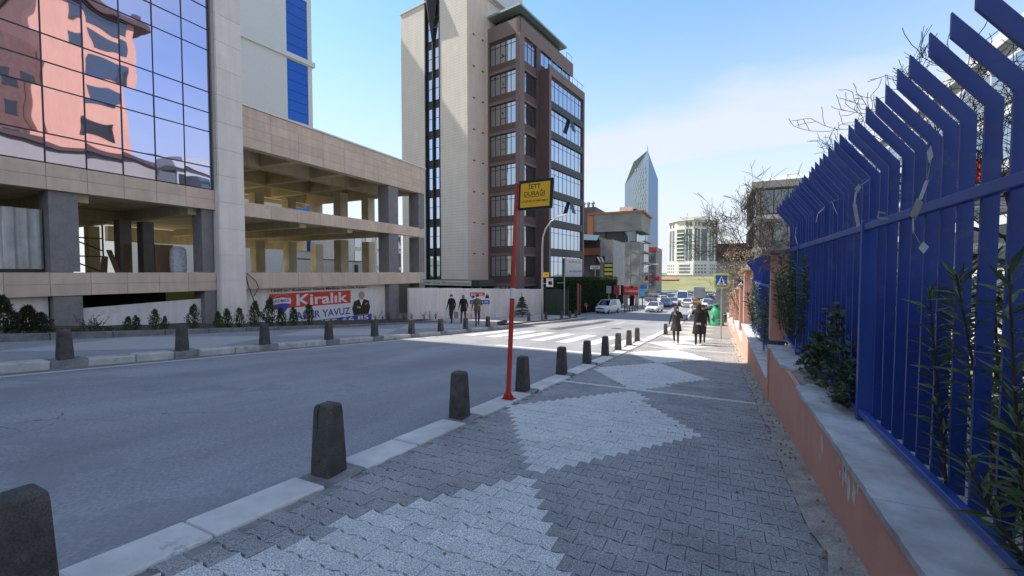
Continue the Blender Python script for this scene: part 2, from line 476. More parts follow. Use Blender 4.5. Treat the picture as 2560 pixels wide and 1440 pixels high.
# --- footways whose stones are too small to tell apart are one sheet with the same diamond pattern
def diamond_mat(name, light, dark, cx_, cy_, hw, hl):
    m = mat(name, light, 0.9, var=0.1, scale=4, bump=0.3, bscale=120, speck=0.12, speck_scale=90)
    N = m.node_tree.nodes; L = m.node_tree.links
    g = N.new('ShaderNodeNewGeometry'); s = N.new('ShaderNodeSeparateXYZ'); L.new(g.outputs['Position'], s.inputs[0])
    def mth(op, a, b_=None):
        n = N.new('ShaderNodeMath'); n.operation = op
        if isinstance(a, float): n.inputs[0].default_value = a
        else: L.new(a, n.inputs[0])
        if b_ is not None:
            if isinstance(b_, float): n.inputs[1].default_value = b_
            else: L.new(b_, n.inputs[1])
        return n.outputs[0]
    ax = mth('DIVIDE', mth('ABSOLUTE', mth('SUBTRACT', s.outputs['X'], float(cx_))), float(hw))
    ay = mth('DIVIDE', mth('PINGPONG', mth('SUBTRACT', s.outputs['Y'], float(cy_)), float(hl)), float(hl))
    inside = mth('LESS_THAN', mth('ADD', ax, ay), 1.0)
    b = N['Principled BSDF']
    src = b.inputs['Base Color'].links[0].from_socket
    mm = N.new('ShaderNodeMix'); mm.data_type = 'RGBA'
    sc_ = N.new('ShaderNodeVectorMath'); sc_.operation = 'MULTIPLY'
    L.new(src, sc_.inputs[0]); sc_.inputs[1].default_value = [d / l for d, l in zip(dark, light)]
    L.new(inside, mm.inputs['Factor']); L.new(sc_.outputs[0], mm.inputs[6]); L.new(src, mm.inputs[7])
    L.new(mm.outputs[2], b.inputs['Base Color'])
    return m
DC, DH, DL, DY = -1.42, 1.27, 2.22, 5.56      # diamonds of white stones: axis x, half width, half length, a centre
M['walk_r'] = diamond_mat('footway_far', (0.46, 0.44, 0.40), (0.27, 0.26, 0.24), DC, DY, DH, DL)
M['walk_l'] = diamond_mat('footway_left', (0.44, 0.44, 0.43), (0.31, 0.31, 0.32), -14.3, 6.6, 2.1, 3.3)
strip('paving_bed', KX1, .80, -8, 24.5, -.014, M['joint'])
strip('footway_far', KX1, .80, 24.5, 62, 0, M['walk_r'])
strip('footway_left', -16.8, LX0, -60, 23.8, .03, M['walk_l'])
strip('footway_left_far', -18.6, LX0 - .6, 23.8, 42, .03, mat('footway_plain', (0.40, 0.37, 0.33), 0.9, var=0.12, scale=1.5, speck=0.1, speck_scale=60))

# --- interlocking stones of the right-hand footway
PX, PY = .185, .1525
def paver_mesh(name, m):
    hw = PX / 2 - .0016; hh = PY / 2 - .0016; a = .015
    out = [(-hw, -hh - a), (-hw * .45, -hh + a * .6), (hw * .45, -hh + a * .6), (hw, -hh - a),
           (hw, hh + a), (hw * .45, hh - a * .6), (-hw * .45, hh - a * .6), (-hw, hh + a)]
    # waist towards the middle of the long sides, flared corners: a bow-tie stone
    me = bpy.data.meshes.new(name)
    top = [(x * .982, y * .978, 0) for x, y in out]
    ed = [(x, y, -.0025) for x, y in out]
    bot = [(x, y, -.016) for x, y in out]
    n = 8
    v = top + ed + bot
    f = [tuple(range(n))] + [(n + k, n + (k + 1) % n, (k + 1) % n, k) for k in range(n)] + \
        [(2 * n + k, 2 * n + (k + 1) % n, n + (k + 1) % n, n + k) for k in range(n)]
    me.from_pydata(v, [], f); me.materials.append(m)
    return me
pm = {True: paver_mesh('paver_white', M['paver_white']), False: paver_mesh('paver_dark', M['paver_dark'])}
cells = []
rng = random.Random(3)
for r in range(0, 160):
    y = .62 + r * PY
    if y > 24.4: break
    for k in range(-1, 20):
        x = KX1 + .10 + k * PX + (PX / 2 if r % 2 else 0)
        if not (KX1 + .06 < x < .66): continue
        white = abs(x - DC) / DH + (abs((y - DY + DL) % (2 * DL) - DL)) / DL < 1.0
        if abs(y - 7.98) < .5 * PY or abs(y - 16.9) < .5 * PY: white = True
        cells.append((x, y, white))
bed = bpy.data.objects['paving_bed']
def visible(x, y):
    d = Vector((x, y, G(y) - CAMZ)); dep = d.dot(_f)
    if dep < .4: return False
    px = 1280 + 1060 * d.dot(_r) / dep; py = 720 - 1060 * d.dot(_u) / dep
    return -40 < px < 2600 and py < 1500
vis = [c for c in cells if visible(c[0], c[1])]
vis.sort(key=lambda c: c[0] ** 2 + c[1] ** 2)
near = vis[:300]
slope = math.atan(-.0815)
for x, y, wh in near:
    o = inst('paver', pm[wh], bed, (x, y, G(y) + rng.uniform(-.003, .003)), local=False,
             rot=(slope + rng.uniform(-.012, .012), rng.uniform(-.012, .012), rng.uniform(-.01, .01)))
    if wh: o['label'] = 'light speckled interlocking stone'
ns = set(near)
rest = {True: MB(), False: MB()}
for c in vis[300:]:
    x, y, wh = c
    me = pm[wh]; b_ = rest[wh]; i = len(b_.v)
    dz = rng.uniform(-.003, .003); ty = rng.uniform(-.012, .012)
    for vv in me.vertices:
        b_.v.append((x + vv.co.x, y + vv.co.y, G(y) + dz + vv.co.z + (vv.co.y * -.0815) + vv.co.x * ty))
    for p in me.polygons:
        b_.f.append(tuple(i + k for k in p.vertices)); b_.m.append(0)
tag(rest[True].build('light_pavers', M['paver_white'], bed), kind='stuff')
tag(rest[False].build('dark_pavers', M['paver_dark'], bed), kind='stuff')
# ragged strip of mortar and grit between the stones and the wall
mb = MB()
n = 90
for k in range(n):
    y0 = -6 + k * .34; y1 = y0 + .34
    def edge(y): return .60 - .09 * mnoise.noise(Vector((y * 1.7, 3, 0))) - .05 * mnoise.noise(Vector((y * 6, 8, 0)))
    mb.face([(edge(y0), y0, G(y0) + .004), (.82, y0, G(y0) + .03), (.82, y1, G(y1) + .03), (edge(y1), y1, G(y1) + .004)])
tag(mb.build('mortar_strip', M['mortar']), kind='structure')

# --- kerbs and bollards
kb_bed = strip('kerb_bed', KX0 + .03, KX1 - .001, -8, 42, -.06, M['joint'])
def kerb_stone(parent, x0, x1, y0, y1, topoff, h, m, bev=.018):
    mb = MB()
    mb.hexa([(x0, y0, G(y0) + topoff - h), (x1, y0, G(y0) + topoff - h), (x1, y1, G(y1) + topoff - h), (x0, y1, G(y1) + topoff - h)],
            [(x0, y0, G(y0) + topoff), (x1, y0, G(y0) + topoff), (x1, y1, G(y1) + topoff), (x0, y1, G(y1) + topoff)])
    return mb.build('kerb_stone', m, parent, bevel=bev, seg=2)
BR = [.69, 2.52, 4.59, 6.62, 8.72, 10.8, 12.9, 14.9, 17.05, 19.1]
for a, b in zip([-1.5] + BR, BR + [21.2]):
    y0, y1 = a + .215, b - .215
    mid = (y0 + y1) / 2 + rng.uniform(-.12, .12)
    kerb_stone(kb_bed, KX0, KX1, y0, mid - .004, .006 + rng.uniform(0, .008), .3, M['kerb'])
    kerb_stone(kb_bed, KX0, KX1, mid + .004, y1, .006 + rng.uniform(0, .008), .3, M['kerb'])
for k in range(24):
    y0 = 21.0 + k * .88
    kerb_stone(kb_bed, KX0, KX1, y0, y0 + .865, .004, .3, M['kerb'])

def bollard_proto():
    root = thing('bollard', 'x', 'bollard')
    mb = MB()
    mb.prism([(-.15, -.205), (.225, -.205), (.225, .205), (-.15, .205)], 'z', -.3, .004)
    mb.build('base_block', M['bollard_base'], root, bevel=.012, local=True)
    mb = MB()
    def sq(h, c, z):
        p = []
        for sx, sy in ((-1, -1), (1, -1), (1, 1), (-1, 1)):
            if sx * sy > 0: p += [(sx * h, sy * (h - c), z), (sx * (h - c), sy * h, z)][::1 if sx < 0 else 1]
            else: p += [(sx * (h - c), sy * h, z), (sx * h, sy * (h - c), z)]
        return p
    rings = [sq(.103, .006, .0), sq(.100, .006, .12), sq(.084, .007, .535), sq(.080, .008, .574), sq(.069, .010, .592)]
    base = len(mb.v)
    for r_ in rings: mb.v += r_
    n8 = 8
    for k in range(len(rings) - 1):
        for j in range(n8):
            a = k * n8 + j; b = k * n8 + (j + 1) % n8
            mb.f.append((a, b, b + n8, a + n8)); mb.m.append(0)
    mb.f.append(tuple(4 * n8 + j for j in range(n8))); mb.m.append(0)
    mb.build('post', M['bollard'], root, local=True, bevel=.004)
    sh = MB().prism([(-.008, -.1135), (.008, -.1135), (.008, -.1), (-.008, -.1)], 'z', .13, .146)
    sh.v = [(x, y + .0125, z) for x, y, z in sh.v]
    sh.build('tie_hole', M['black'], root, local=True)
    return root
bp_ = bollard_proto()
def ordinal(k):
    return ['first', 'second', 'third', 'fourth', 'fifth', 'sixth', 'seventh', 'eighth', 'ninth', 'tenth', 'eleventh', 'twelfth', 'thirteenth', 'fourteenth', 'fifteenth', 'sixteenth', 'seventeenth', 'eighteenth'][k]
used = False
def bollard(x, y, label, group, off=0.0, rz=None, tilt=None):
    global used
    o = bp_ if not used else copy_tree(bp_)
    used = True
    o.location = (x, y, G(y) + off)
    o.rotation_euler = (tilt if tilt is not None else 0, 0, rz if rz is not None else rng.uniform(-.05, .05))
    tag(o, label, 'bollard', group)
    return o
lab = ['dark concrete bollard cut off by the left edge of the picture',
       'nearest whole dark bollard, cracked at its top, on the right-hand kerb',
       'dark bollard on the right-hand kerb just left of the red bus stop pole',
       'dark bollard on the right-hand kerb just beyond the red bus stop pole']
for k, y in enumerate(BR):
    l = lab[k] if k < 4 else ('%s bollard beyond the red bus stop pole along the right-hand kerb' % ordinal(k - 3))
    bollard(-2.93 - .012 * y if k else -2.75, y, l, 'bollards along the right-hand kerb')
# crack on the near bollard
nearb = [o for o in bpy.data.objects if o.get('label', '').startswith('nearest whole dark')][0]
mb = MB()
pts = [(-.02, -.068, .592), (-.022, -.0815, .555), (-.028, -.0855, .48), (-.026, -.0880, .42), (-.032, -.0905, .36), (-.03, -.0915, .33)]
mb.tube([Vector(p) for p in pts], [.006, .007, .006, .004, .003, .001], 5)
mb.build('crack', M['black'], nearb, local=True)
bollard(-2.55, 24.6, 'lone dark bollard past the crossing behind the two women walking', 'bollards along the right-hand kerb', .0)

lk_bed = strip('kerb_bed_left', LX0 + .02, LX1 - .03, -60, 42, -.08, M['joint'])
BLY = [1.64, 3.74, 5.84, 7.97, 10.25, 12.4, 14.6, 16.75, 19.0, 21.4]
for a, b in zip(BLY[:-1], BLY[1:]):
    y0, y1 = a + .26, b - .26
    mid = (y0 + y1) / 2 + rng.uniform(-.15, .15)
    kerb_stone(lk_bed, LX0, LX1, y0, mid - .006, .035 + rng.uniform(0, .02), .3, M['kerb_left'], .03)
    kerb_stone(lk_bed, LX0, LX1, mid + .006, y1, .035 + rng.uniform(0, .02), .3, M['kerb_left'], .03)
for k in range(22):
    y0 = 21.8 + k * .93
    kerb_stone(lk_bed, LX0 - .02 - k * .02, LX1 - .02 * k, y0, y0 + .915, .02 - .002 * k, .3, M['kerb_left'], .02)
lp = tag(copy_tree(bp_), 'x', 'bollard')
for ch in lp.children:
    if ch.name.startswith('base_block'):
        ch.data = MB().prism([(-.21, -.25), (.21, -.25), (.21, .25), (-.21, .25)], 'z', -.35, .035).mesh('base_block', M['bollard_base'])
first = True
for k, y in enumerate(BLY[1:]):
    o = lp if first else copy_tree(lp)
    first = False
    o.location = (-11.95, y, G(y) + .0); o.rotation_euler = (0, 0, rng.uniform(-.08, .08))
    tag(o, '%s weathered bollard from the left edge of the picture on the far kerb' % ordinal(k), 'bollard', 'bollards along the far kerb')
    o.scale = (1.08, 1.08, 1.08)
for k, (x, y) in enumerate([(-13.0, 29.7), (-13.2, 33.8), (-12.97, 37.2), (-12.98, 39.7), (-12.96, 41.5)]):
    o = copy_tree(lp); o.location = (x, y, G(y) + .02); o.rotation_euler = (0, 0, rng.uniform(-.08, .08))
    tag(o, '%s small bollard on the far pavement past the small fir tree' % ordinal(k), 'bollard', 'bollards along the far kerb')
o = copy_tree(lp); o.location = (-12.5, 23.6, G(23.6) + .10); o.rotation_euler = (R(8), R(74), R(35))
for ch in list(o.children):
    if ch.name.startswith('base_block'): bpy.data.objects.remove(ch)
tag(o, 'toppled bollard lying on the far kerb beside the crossing', 'bollard', 'bollards along the far kerb')

# --- painted markings
def decal(name, x0, x1, y0, y1, m, off=-.115, label=None):
    o = strip(name, x0, x1, y0, y1, off, m, 1.0)
    return o
strip('gutter', LX1 - .015, LX1 + .24, -40, 41, -.1165, mat('gutter_dirt', (.20, .19, .175), .95, var=.35, scale=3, bump=.4, bscale=60), 1.0)
decal('edge_line', -11.40, -11.27, -40, 15.5, M['paint'])
decal('edge_line', -11.45, -11.33, 23.5, 41, M['paint'])
decal('stop_line', -7.6, -3.25, 14.05, 14.45, M['paint'])
for k in range(7):
    x = -11.0 + k * 1.17
    decal('crossing_bar', x, x + .60, 17.2, 22.2, M['paint'])
decal('lane_line', -7.62, -7.50, 26.5, 31.5, M['paint'])
decal('lane_line', -7.62, -7.50, 35, 39, M['paint'])
# patched strip of newer asphalt and a manhole lid
M['asphalt2'] = mat('asphalt_patch', (0.095, 0.095, 0.10), 0.85, var=0.16, scale=1.5, bump=0.35, bscale=160, speck=0.2, speck_scale=120)
decal('road_patch', -9.6, -8.7, 24.5, 40, M['asphalt2'], -.117)
mb = MB().lathe([(.34, 0), (.34, .006), (.30, .008)], 20, (-6.2, 29.0, G(29) - .118)); mb.build('manhole_lid', M['dark_steel'])['kind'] = 'structure'

# ================================================================== LOW WALL, PILLARS AND BLUE FENCE
FX = 1.15                        # plane of the fence
secs = [(-7.0, 8.35, .27), (8.35, 17.3, -.34), (17.3, 25.0, -1.0), (25.0, 33.0, -1.62), (33.0, 44.0, -2.2)]
wall_names = ['pink rendered low wall with pale coping, nearest the camera', 'pink low wall a step lower, behind the first pillar',
              'sunlit pink low wall behind the second pillar', 'sunlit pink low wall beside the green recycling bell', 'farthest sunlit pink low wall by the dry shrubs']
M['peel'] = mat('peeled_plaster', (0.78, 0.75, 0.69), 0.9, var=0.1, bump=0.4, bscale=50)
for si, (ya, yb, zt) in enumerate(secs):
    root = thing('garden_wall', wall_names[si], 'wall', (.95, (ya + yb) / 2, G((ya + yb) / 2)), group='low pink garden walls')
    mb = MB()
    n = 24 if si == 0 else 8
    lo, hi = [], []
    mb.hexa([(.80, ya, G(ya) - .3), (1.32, ya, G(ya) - .3), (1.32, yb, G(yb) - .3), (.80, yb, G(yb) - .3)],
            [(.80, ya, zt - .045), (1.32, ya, zt - .045), (1.32, yb, zt - .045), (.80, yb, zt - .045)])
    mb.build('wall_face', M['pink'], root)
    if si == 0:      # pilaster edge at the far end, where the wall steps down
        MB().box(.775, .86, yb - .10, yb + .02, G(yb) - .3, zt - .047).build('pilaster', M['pink'], root)
    # coping stones: a worn front edge, one of them broken away
    slabs = []
    y = ya
    L_ = 1.9 if si == 0 else 2.3
    if si == 0:
        slabs = [(-7, -5.1), (-5.1, -3.2), (-3.2, -1.3), (-1.3, .6), (.6, 2.9), (2.9, 5.62), (6.35, 8.4)]
    else:
        while y < yb - .1:
            slabs.append((y, min(y + L_, yb))); y += L_
    for a, b in slabs:
        mb = MB()
        m_ = max(2, int((b - a) / (.06 if si == 0 else .5)))
        fr = []
        for k in range(m_ + 1):
            yy = a + .003 + (b - a - .006) * k / m_
            nz = mnoise.noise(Vector((yy * 2.1, 1.3, 0))) * .006 + mnoise.noise(Vector((yy * 9, 4.3, 0))) * .007 + max(0, mnoise.noise(Vector((yy * 23, 7.3, 0)))) * .012
            if si > 0: nz *= .3
            if si == 0 and 2.9 <= a < 6 and k > m_ - 3: nz += .05 + .03 * (k - m_ + 3)
            if si == 0 and a > 6 and k < 5: nz += .12 - .025 * k
            fr.append((.775 + nz, yy))
        for (x0, y0), (x1, y1) in zip(fr, fr[1:]):
            mb.face([(x0, y0, zt), (1.34, y0, zt), (1.34, y1, zt), (x1, y1, zt)])
            mb.face([(x0, y0, zt - .043), (x0, y0, zt), (x1, y1, zt), (x1, y1, zt - .043)])
            mb.face([(x1, y1, zt - .043), (.9, y1, zt - .043), (.9, y0, zt - .043), (x0, y0, zt - .043)])
        for (xe, ye), d in ((fr[0], 1), (fr[-1], -1)):
            q = [(xe, ye, zt - .043), (1.34, ye, zt - .043), (1.34, ye, zt), (xe, ye, zt)]
            mb.face(q if d > 0 else q[::-1])
        mb.build('coping_stone', M['coping'], root)
    if si == 0:
        MB().box(.86, 1.33, 5.6, 6.37, zt - .048, zt - .028).build('mortar_bed', M['mortar'], root)
        # places where the paint has come off
        for (px, py, s) in ((1958, 975, .5), (1968, 1012, .35), (1985, 1034, .25), (1950, 1002, .2), (2055, 1110, 1.0), (2050, 1140, .45), (2110, 1160, .8), (2098, 1150, .35), (2115, 1178, .9), (2108, 1200, .5), (2122, 1222, .9), (2135, 1238, .8), (2145, 1222, .5), (2100, 1185, .3), (1978, 1030, .2)):
            c = atX(px, py, .80)
            mb = MB()
            pts = []
            for k in range(16):
                a = 2 * math.pi * k / 16
                rr = 1.55 * (1 + .75 * mnoise.noise(Vector((px * .37 + math.cos(a) * 1.6, py * .21 + math.sin(a) * 1.6, 2)))) * s
                pts.append((.7985, c.y + math.cos(a) * .026 * rr, c.z + math.sin(a) * .058 * rr))
            mb.face(pts[::-1])
            mb.build('peeled_patch', M['peel'], root)

pil_spots = [(9.0, .27, 1.84, 2.06, .12), (17.6, -.34, 1.55, 1.8, .13), (20.8, -1.0, .9, 1.15, .13), (25.6, -1.0, .55, .75, .14), (29, -1.62, .3, .5, .14), (33.5, -1.62, 0, .2, .14), (38, -2.2, -.4, -.2, .14)]
pl = ['pink pillar at the end of the blue fence, topped with dry leaves', 'second pink pillar, half in sun, past the lower fence', 'third pink pillar along the sunlit low wall', 'fourth pink pillar, level with the crossing sign', 'fifth pink pillar along the sunlit wall', 'sixth pink pillar along the sunlit wall', 'farthest pink pillar behind the crossing sign']
M['cap'] = mat('pillar_cap', (0.36, 0.31, 0.25), 0.9, var=0.3, scale=12, bump=0.7, bscale=30)
for (y, zb, zt, zc, h), l in zip(pil_spots, pl):
    root = thing('pillar', l, 'pillar', (.98, y, zb), group='pillars of the garden wall')
    MB().box(.98 - h, .98 + h, y - h, y + h, zb + .001, zt).build('shaft', M['pink'], root, bevel=.01)
    mb = MB()
    mb.hexa([(.98 - h - .06, y - h - .06, zt), (.98 + h + .06, y - h - .06, zt), (.98 + h + .06, y + h + .06, zt), (.98 - h - .06, y + h + .06, zt)],
            [(.98 - h - .06, y - h - .06, zt + .06), (.98 + h + .06, y - h - .06, zt + .06), (.98 + h + .06, y + h + .06, zt + .06), (.98 - h - .06, y + h + .06, zt + .06)])
    mb.hexa([(.98 - h - .05, y - h - .05, zt + .06), (.98 + h + .05, y - h - .05, zt + .06), (.98 + h + .05, y + h + .05, zt + .06), (.98 - h - .05, y + h + .05, zt + .06)],
            [(.95, y - .03, zc), (1.01, y - .03, zc), (1.01, y + .03, zc), (.95, y + .03, zc)])
    mb.build('cap', M['cap'], root)

def fence(ya, yb, zb, zmid, zbend, root, sp=.207, tipx=-.27, tipz=.37, bw=.062, posts=()):
    # rails
    mb = MB().box(FX - .085, FX - .035, ya, yb, zb + .05, zb + .095); mb.build('rail', M['blue_rail'], root, bevel=.004)
    mb = MB().box(FX - .085, FX - .035, ya, yb, zmid - .055, zmid); mb.build('rail', M['blue_rail'], root, bevel=.004)
    # one flat steel blade, shared: straight up, then bent out over the footway
    t = .009
    z0 = .06
    H = zbend - zb
    out = [(-bw / 2, z0), (bw / 2, z0), (bw / 2, H + .01), (bw / 2 + tipx, H + tipz), (bw / 2 + tipx, H + tipz - .11), (-bw / 2, H - .012)]
    mb = MB()
    mb.hexa([(x, -t, z) for x, z in out], [(x, t, z) for x, z in out])
    # hexa wants counter-clockwise seen from hi (+y): flip
    mb.f = [tuple(reversed(f)) for f in mb.f]
    bm_ = mb.mesh('bar', M['blue'])
    y = ya + .06
    k = 0
    while y < yb - .03:
        inst('bar', bm_, root, (FX - root.location.x + .0, y - root.location.y + rng.uniform(-.006, .006), zb - root.location.z + rng.uniform(-.008, .008)),
             rot=(rng.uniform(-.008, .008), rng.uniform(-.006, .006), rng.uniform(-.03, .03)))
        y += sp; k += 1
    for y in posts:
        MB().box(FX - .092, FX + .035, y - .03, y + .03, zb - .002, zmid + .03).build('post', M['blue_rail'], root, bevel=.006)
f1 = thing('steel_fence', 'tall blue steel blade fence with tips bent over the footway', 'fence', (FX, 3.5, .27), group='blue fences')
fence(-1.4, 9.0, .27, 1.90, 2.30, f1, posts=(-.2, 4.42, 7.55))
f2 = thing('steel_fence', 'dark blue fence behind the first pillar, a step lower', 'fence', (FX, 13, -.34), group='blue fences')
fence(9.6, 17.2, -.34, 1.20, 1.52, f2, posts=(11.3, 14.3))
f3 = thing('steel_fence', 'far sunlit fence behind the second pillar', 'fence', (FX, 21, -1.0), group='blue fences')
fence(17.9, 25.2, -1.0, .5, .8, f3, sp=.28, posts=(20.5,))
# ================================================================== LETTERING
def text(s, parent, m, origin, u, up, w, h, bold=0.0, name='lettering', align='L'):
    """flat lettering: origin = lower left corner, u/up = unit directions, fitted to w x h"""
    cu = bpy.data.curves.new(name, 'FONT')
    cu.body = s
    cu.offset = bold
    cu.resolution_u = 3
    to = bpy.data.objects.new(name, cu)
    col.objects.link(to)
    dg = bpy.context.evaluated_depsgraph_get()
    me = bpy.data.meshes.new_from_object(to.evaluated_get(dg))
    bpy.data.objects.remove(to)
    me.name = name
    xs = [v.co.x for v in me.vertices]; ys = [v.co.y for v in me.vertices]
    x0, x1, y0, y1 = min(xs), max(xs), min(ys), max(ys)
    origin = Vector(origin); u = Vector(u); up = Vector(up)
    for v in me.vertices:
        p = origin + u * ((v.co.x - x0) / (x1 - x0) * w) + up * ((v.co.y - y0) / (y1 - y0) * h)
        v.co = p
    me.materials.clear(); me.materials.append(m)
    o = bpy.data.objects.new(name, me)
    col.objects.link(o)
    o.parent = parent
    o.matrix_parent_inverse = Wm(parent).inverted()
    return o

# ================================================================== BUS STOP
bs = thing('bus_stop', 'red bus stop pole with a yellow sign reading İETT DURAĞI', 'bus stop', (-2.90, 5.83, G(5.83)))
pb = Vector((-2.90, 5.83, G(5.83))); pt = Vector((-2.75, 5.83, 2.83))
mb = MB().tube([pb + (pt - pb) * k for k in (0, .55, .552, 1)], [.038, .036, .030, .029], 16)
mb.build('pole', M['red'], bs, smooth=False)
def pol(k): return pb + (pt - pb) * k
mb = MB().tube([pol(.478), pol(.525)], .039, 16); mb.build('reflective_band', M['white_paint'], bs)
mb = MB().ball(pol(1.0), .030, 12, 6); mb.build('cap', M['red'], bs, smooth=True)
mb = MB().box(-3.0, -2.80, 5.73, 5.93, G(5.83) + .005, G(5.83) + .02); mb.build('base_plate', M['red'], bs, bevel=.003)
for a in range(4):
    c, s_ = math.cos(a * math.pi / 2 + .78), math.sin(a * math.pi / 2 + .78)
    mb = MB().hexa([pb + Vector((c * .04 - s_ * .004, s_ * .04 + c * .004, .02)), pb + Vector((c * .04 + s_ * .004, s_ * .04 - c * .004, .02)), pb + Vector((c * .10 + s_ * .004, s_ * .10 - c * .004, .02)), pb + Vector((c * .10 - s_ * .004, s_ * .10 + c * .004, .02))],
                   [pb + Vector((c * .035 - s_ * .004, s_ * .035 + c * .004, .12)), pb + Vector((c * .035 + s_ * .004, s_ * .035 - c * .004, .12)), pb + Vector((c * .045 + s_ * .004, s_ * .045 - c * .004, .12)), pb + Vector((c * .045 - s_ * .004, s_ * .045 + c * .004, .12))])
    mb.build('gusset', M['red'], bs)
# sign: leans with the pole
U = Vector((math.cos(R(1.2)), 0, -math.sin(R(1.5)) * .3)).normalized(); U = Vector((.9995, 0, .012)).normalized(); V = Vector((.045, 0, 1)).normalized()
o0 = Vector((-2.715, 5.80, 2.425))
def sp(a, b, d=0): return o0 + U * a + V * b + Vector((0, -d, 0))
SW, SH = .545, .435
mb = MB().hexa([sp(0, 0, -.02), sp(SW, 0, -.02), sp(SW, SH, -.02), sp(0, SH, -.02)], [sp(0, 0, .02), sp(SW, 0, .02), sp(SW, SH, .02), sp(0, SH, .02)])
fr = mb.build('sign_frame', M['black'], bs, bevel=.006)
mb = MB().hexa([sp(.04, .035, .019), sp(SW - .04, .035, .019), sp(SW - .04, SH - .045, .019), sp(.04, SH - .045, .019)], [sp(.04, .035, .0225), sp(SW - .04, .035, .0225), sp(SW - .04, SH - .045, .0225), sp(.04, SH - .045, .0225)])
fa = mb.build('sign_face', M['yellow_sign'], bs)
M['sign_ink'] = plain('sign_ink', (0.06, 0.035, 0.012), 0.6)
text('İETT', fa, M['sign_ink'], sp(.165, .300, .0235), U, V, .19, .088, .012)
text('DURAĞI', fa, M['sign_ink'], sp(.100, .198, .0235), U, V, .325, .088, .012)
MB().hexa([sp(.10, .182, .0228), sp(.425, .182, .0228), sp(.425, .189, .0228), sp(.10, .189, .0228)], [sp(.10, .182, .024), sp(.425, .182, .024), sp(.425, .189, .024), sp(.10, .189, .024)]).build('underline', M['sign_ink'], fa)
text('ATAŞEHİR KAYMAKAMLIK', fa, M['sign_ink'], sp(.055, .098, .0235), U, V, .43, .05, .006)
for b in (.06, .36):
    p = sp(0, b); MB().bar((p.x - .06, 5.82, p.z), (p.x + .01, 5.81, p.z), .02, .03).build('bracket', M['red'], bs)

# ================================================================== OFFICE BLOCK BEING REBUILT (left)
F = -20.0
M['mirror'] = mirror_glass('curtain_wall_glass', (0.60, 0.60, 0.82), 0.015, wave=0.013, wscale=0.75, inner=(0.03, 0.04, 0.07), weight=0.88)
M['mullion'] = plain('mullion', (0.03, 0.032, 0.05), 0.5)
lb = thing('office_block', 'tan stone office block with mirrored curtain wall and open gutted ground storeys', 'building', (F - 6, 6, G(6)))
ZR = [5.13, 6.09, 7.61, 8.43, 9.32]
z = 9.32
while z < 47:
    for d in (1.78, .86, .94):
        z += d; ZR.append(z)
YC = [11.10 - 1.025 * k for k in range(0, 13)]
# panes in and near view one by one
for i in range(len(YC) - 1):
    for j in range(len(ZR) - 1):
        if ZR[j] > 17.5: break
        y1, y0 = YC[i], YC[i + 1]; z0, z1 = ZR[j], ZR[j + 1]
        dx_ = rng.uniform(-.004, .004); dz_ = rng.uniform(-.004, .004)
        mb = MB().hexa([(F - .06, y0 + .02, z0 + .02), (F - .06, y1 - .02, z0 + .02), (F - .06, y1 - .02, z1 - .02), (F - .06, y0 + .02, z1 - .02)],
                       [(F - .02 + dx_, y0 + .02, z0 + .02), (F - .02 - dx_, y1 - .02, z0 + .02), (F - .02 - dx_ + dz_, y1 - .02, z1 - .02), (F - .02 + dx_ + dz_, y0 + .02, z1 - .02)])
        mb.f = [tuple(reversed(f)) for f in mb.f]
        mb.f = mb.f; o = mb.build('pane', M['mirror'], lb)
zt = ZR[[k for k in range(len(ZR)) if ZR[k] <= 17.5][-1] + 0] if False else max(z_ for z_ in ZR if z_ <= 19.4)
jt = [k for k in range(len(ZR)) if ZR[k] > 17.5][0]
MB().box(F - .06, F - .02, -45, YC[0], ZR[jt] + .02, 47).build('upper_glazing', M['mirror'], lb)
MB().box(F - .06, F - .02, -45, YC[-1], ZR[0], ZR[jt] - .02).build('rear_glazing', M['mirror'], lb)
for z_ in ZR[1:jt + 1]:
    MB().box(F - .08, F - .008, YC[-1], YC[0], z_ - .022, z_ + .022).build('transom', M['mullion'], lb)
for y_ in YC:
    MB().box(F - .08, F - .006, y_ - .02, y_ + .02, ZR[0], ZR[jt]).build('mullion', M['mullion'], lb)
# mass of the block behind the glass
mb = MB(); mb.box(-44, F - .1, -45, 11.15, 5.2, 48); mb.build('core_wall', M['col_white'], lb)
# stone-faced beams
def clad_beam(x, y0, y1, z0, z1, n, rows, root, m=M['tan'], depth=.5, step=None, lip=0):
    MB().box(x - depth, x - .03, y0, y1, z0 + .01, z1 - .01).build('beam', M['tan_in'], root)
    ys = [y0 + (y1 - y0) * k / n for k in range(n + 1)] if step is None else step
    for a, b in zip(ys, ys[1:]):
        for r_ in range(rows):
            za = z0 + (z1 - z0) * r_ / rows; zb = z0 + (z1 - z0) * (r_ + 1) / rows
            e = rng.uniform(-.004, .004)
            MB().box(x - .029, x + e, a + .006, b - .006, za + .005, zb - .005).build('stone_panel', m, root)
clad_beam(F, YC[12], 11.2, 4.25, 5.11, 13, 2, lb, step=sorted([11.2] + YC[1:]))
clad_beam(F, YC[12], 11.2, .70, 1.50, 13, 2, lb, step=sorted([11.2] + YC[1:]))
# white stone column at the corner
MB().box(F - .6, F + .26, 11.22, 12.32, -1.6, 48).build('column', M['col_white'], lb)
z = -1.2
hs = 1.16
while z < 16:
    MB().box(F + .262, F + .292, 11.225, 12.315, z + .006, min(z + hs, 16) - .006).build('stone_panel', M['col_white'], lb)
    MB().box(F + .02, F + .258, 11.19, 11.218, z + .006, min(z + hs, 16) - .006).build('stone_panel', M['col_white'], lb)
    z += hs
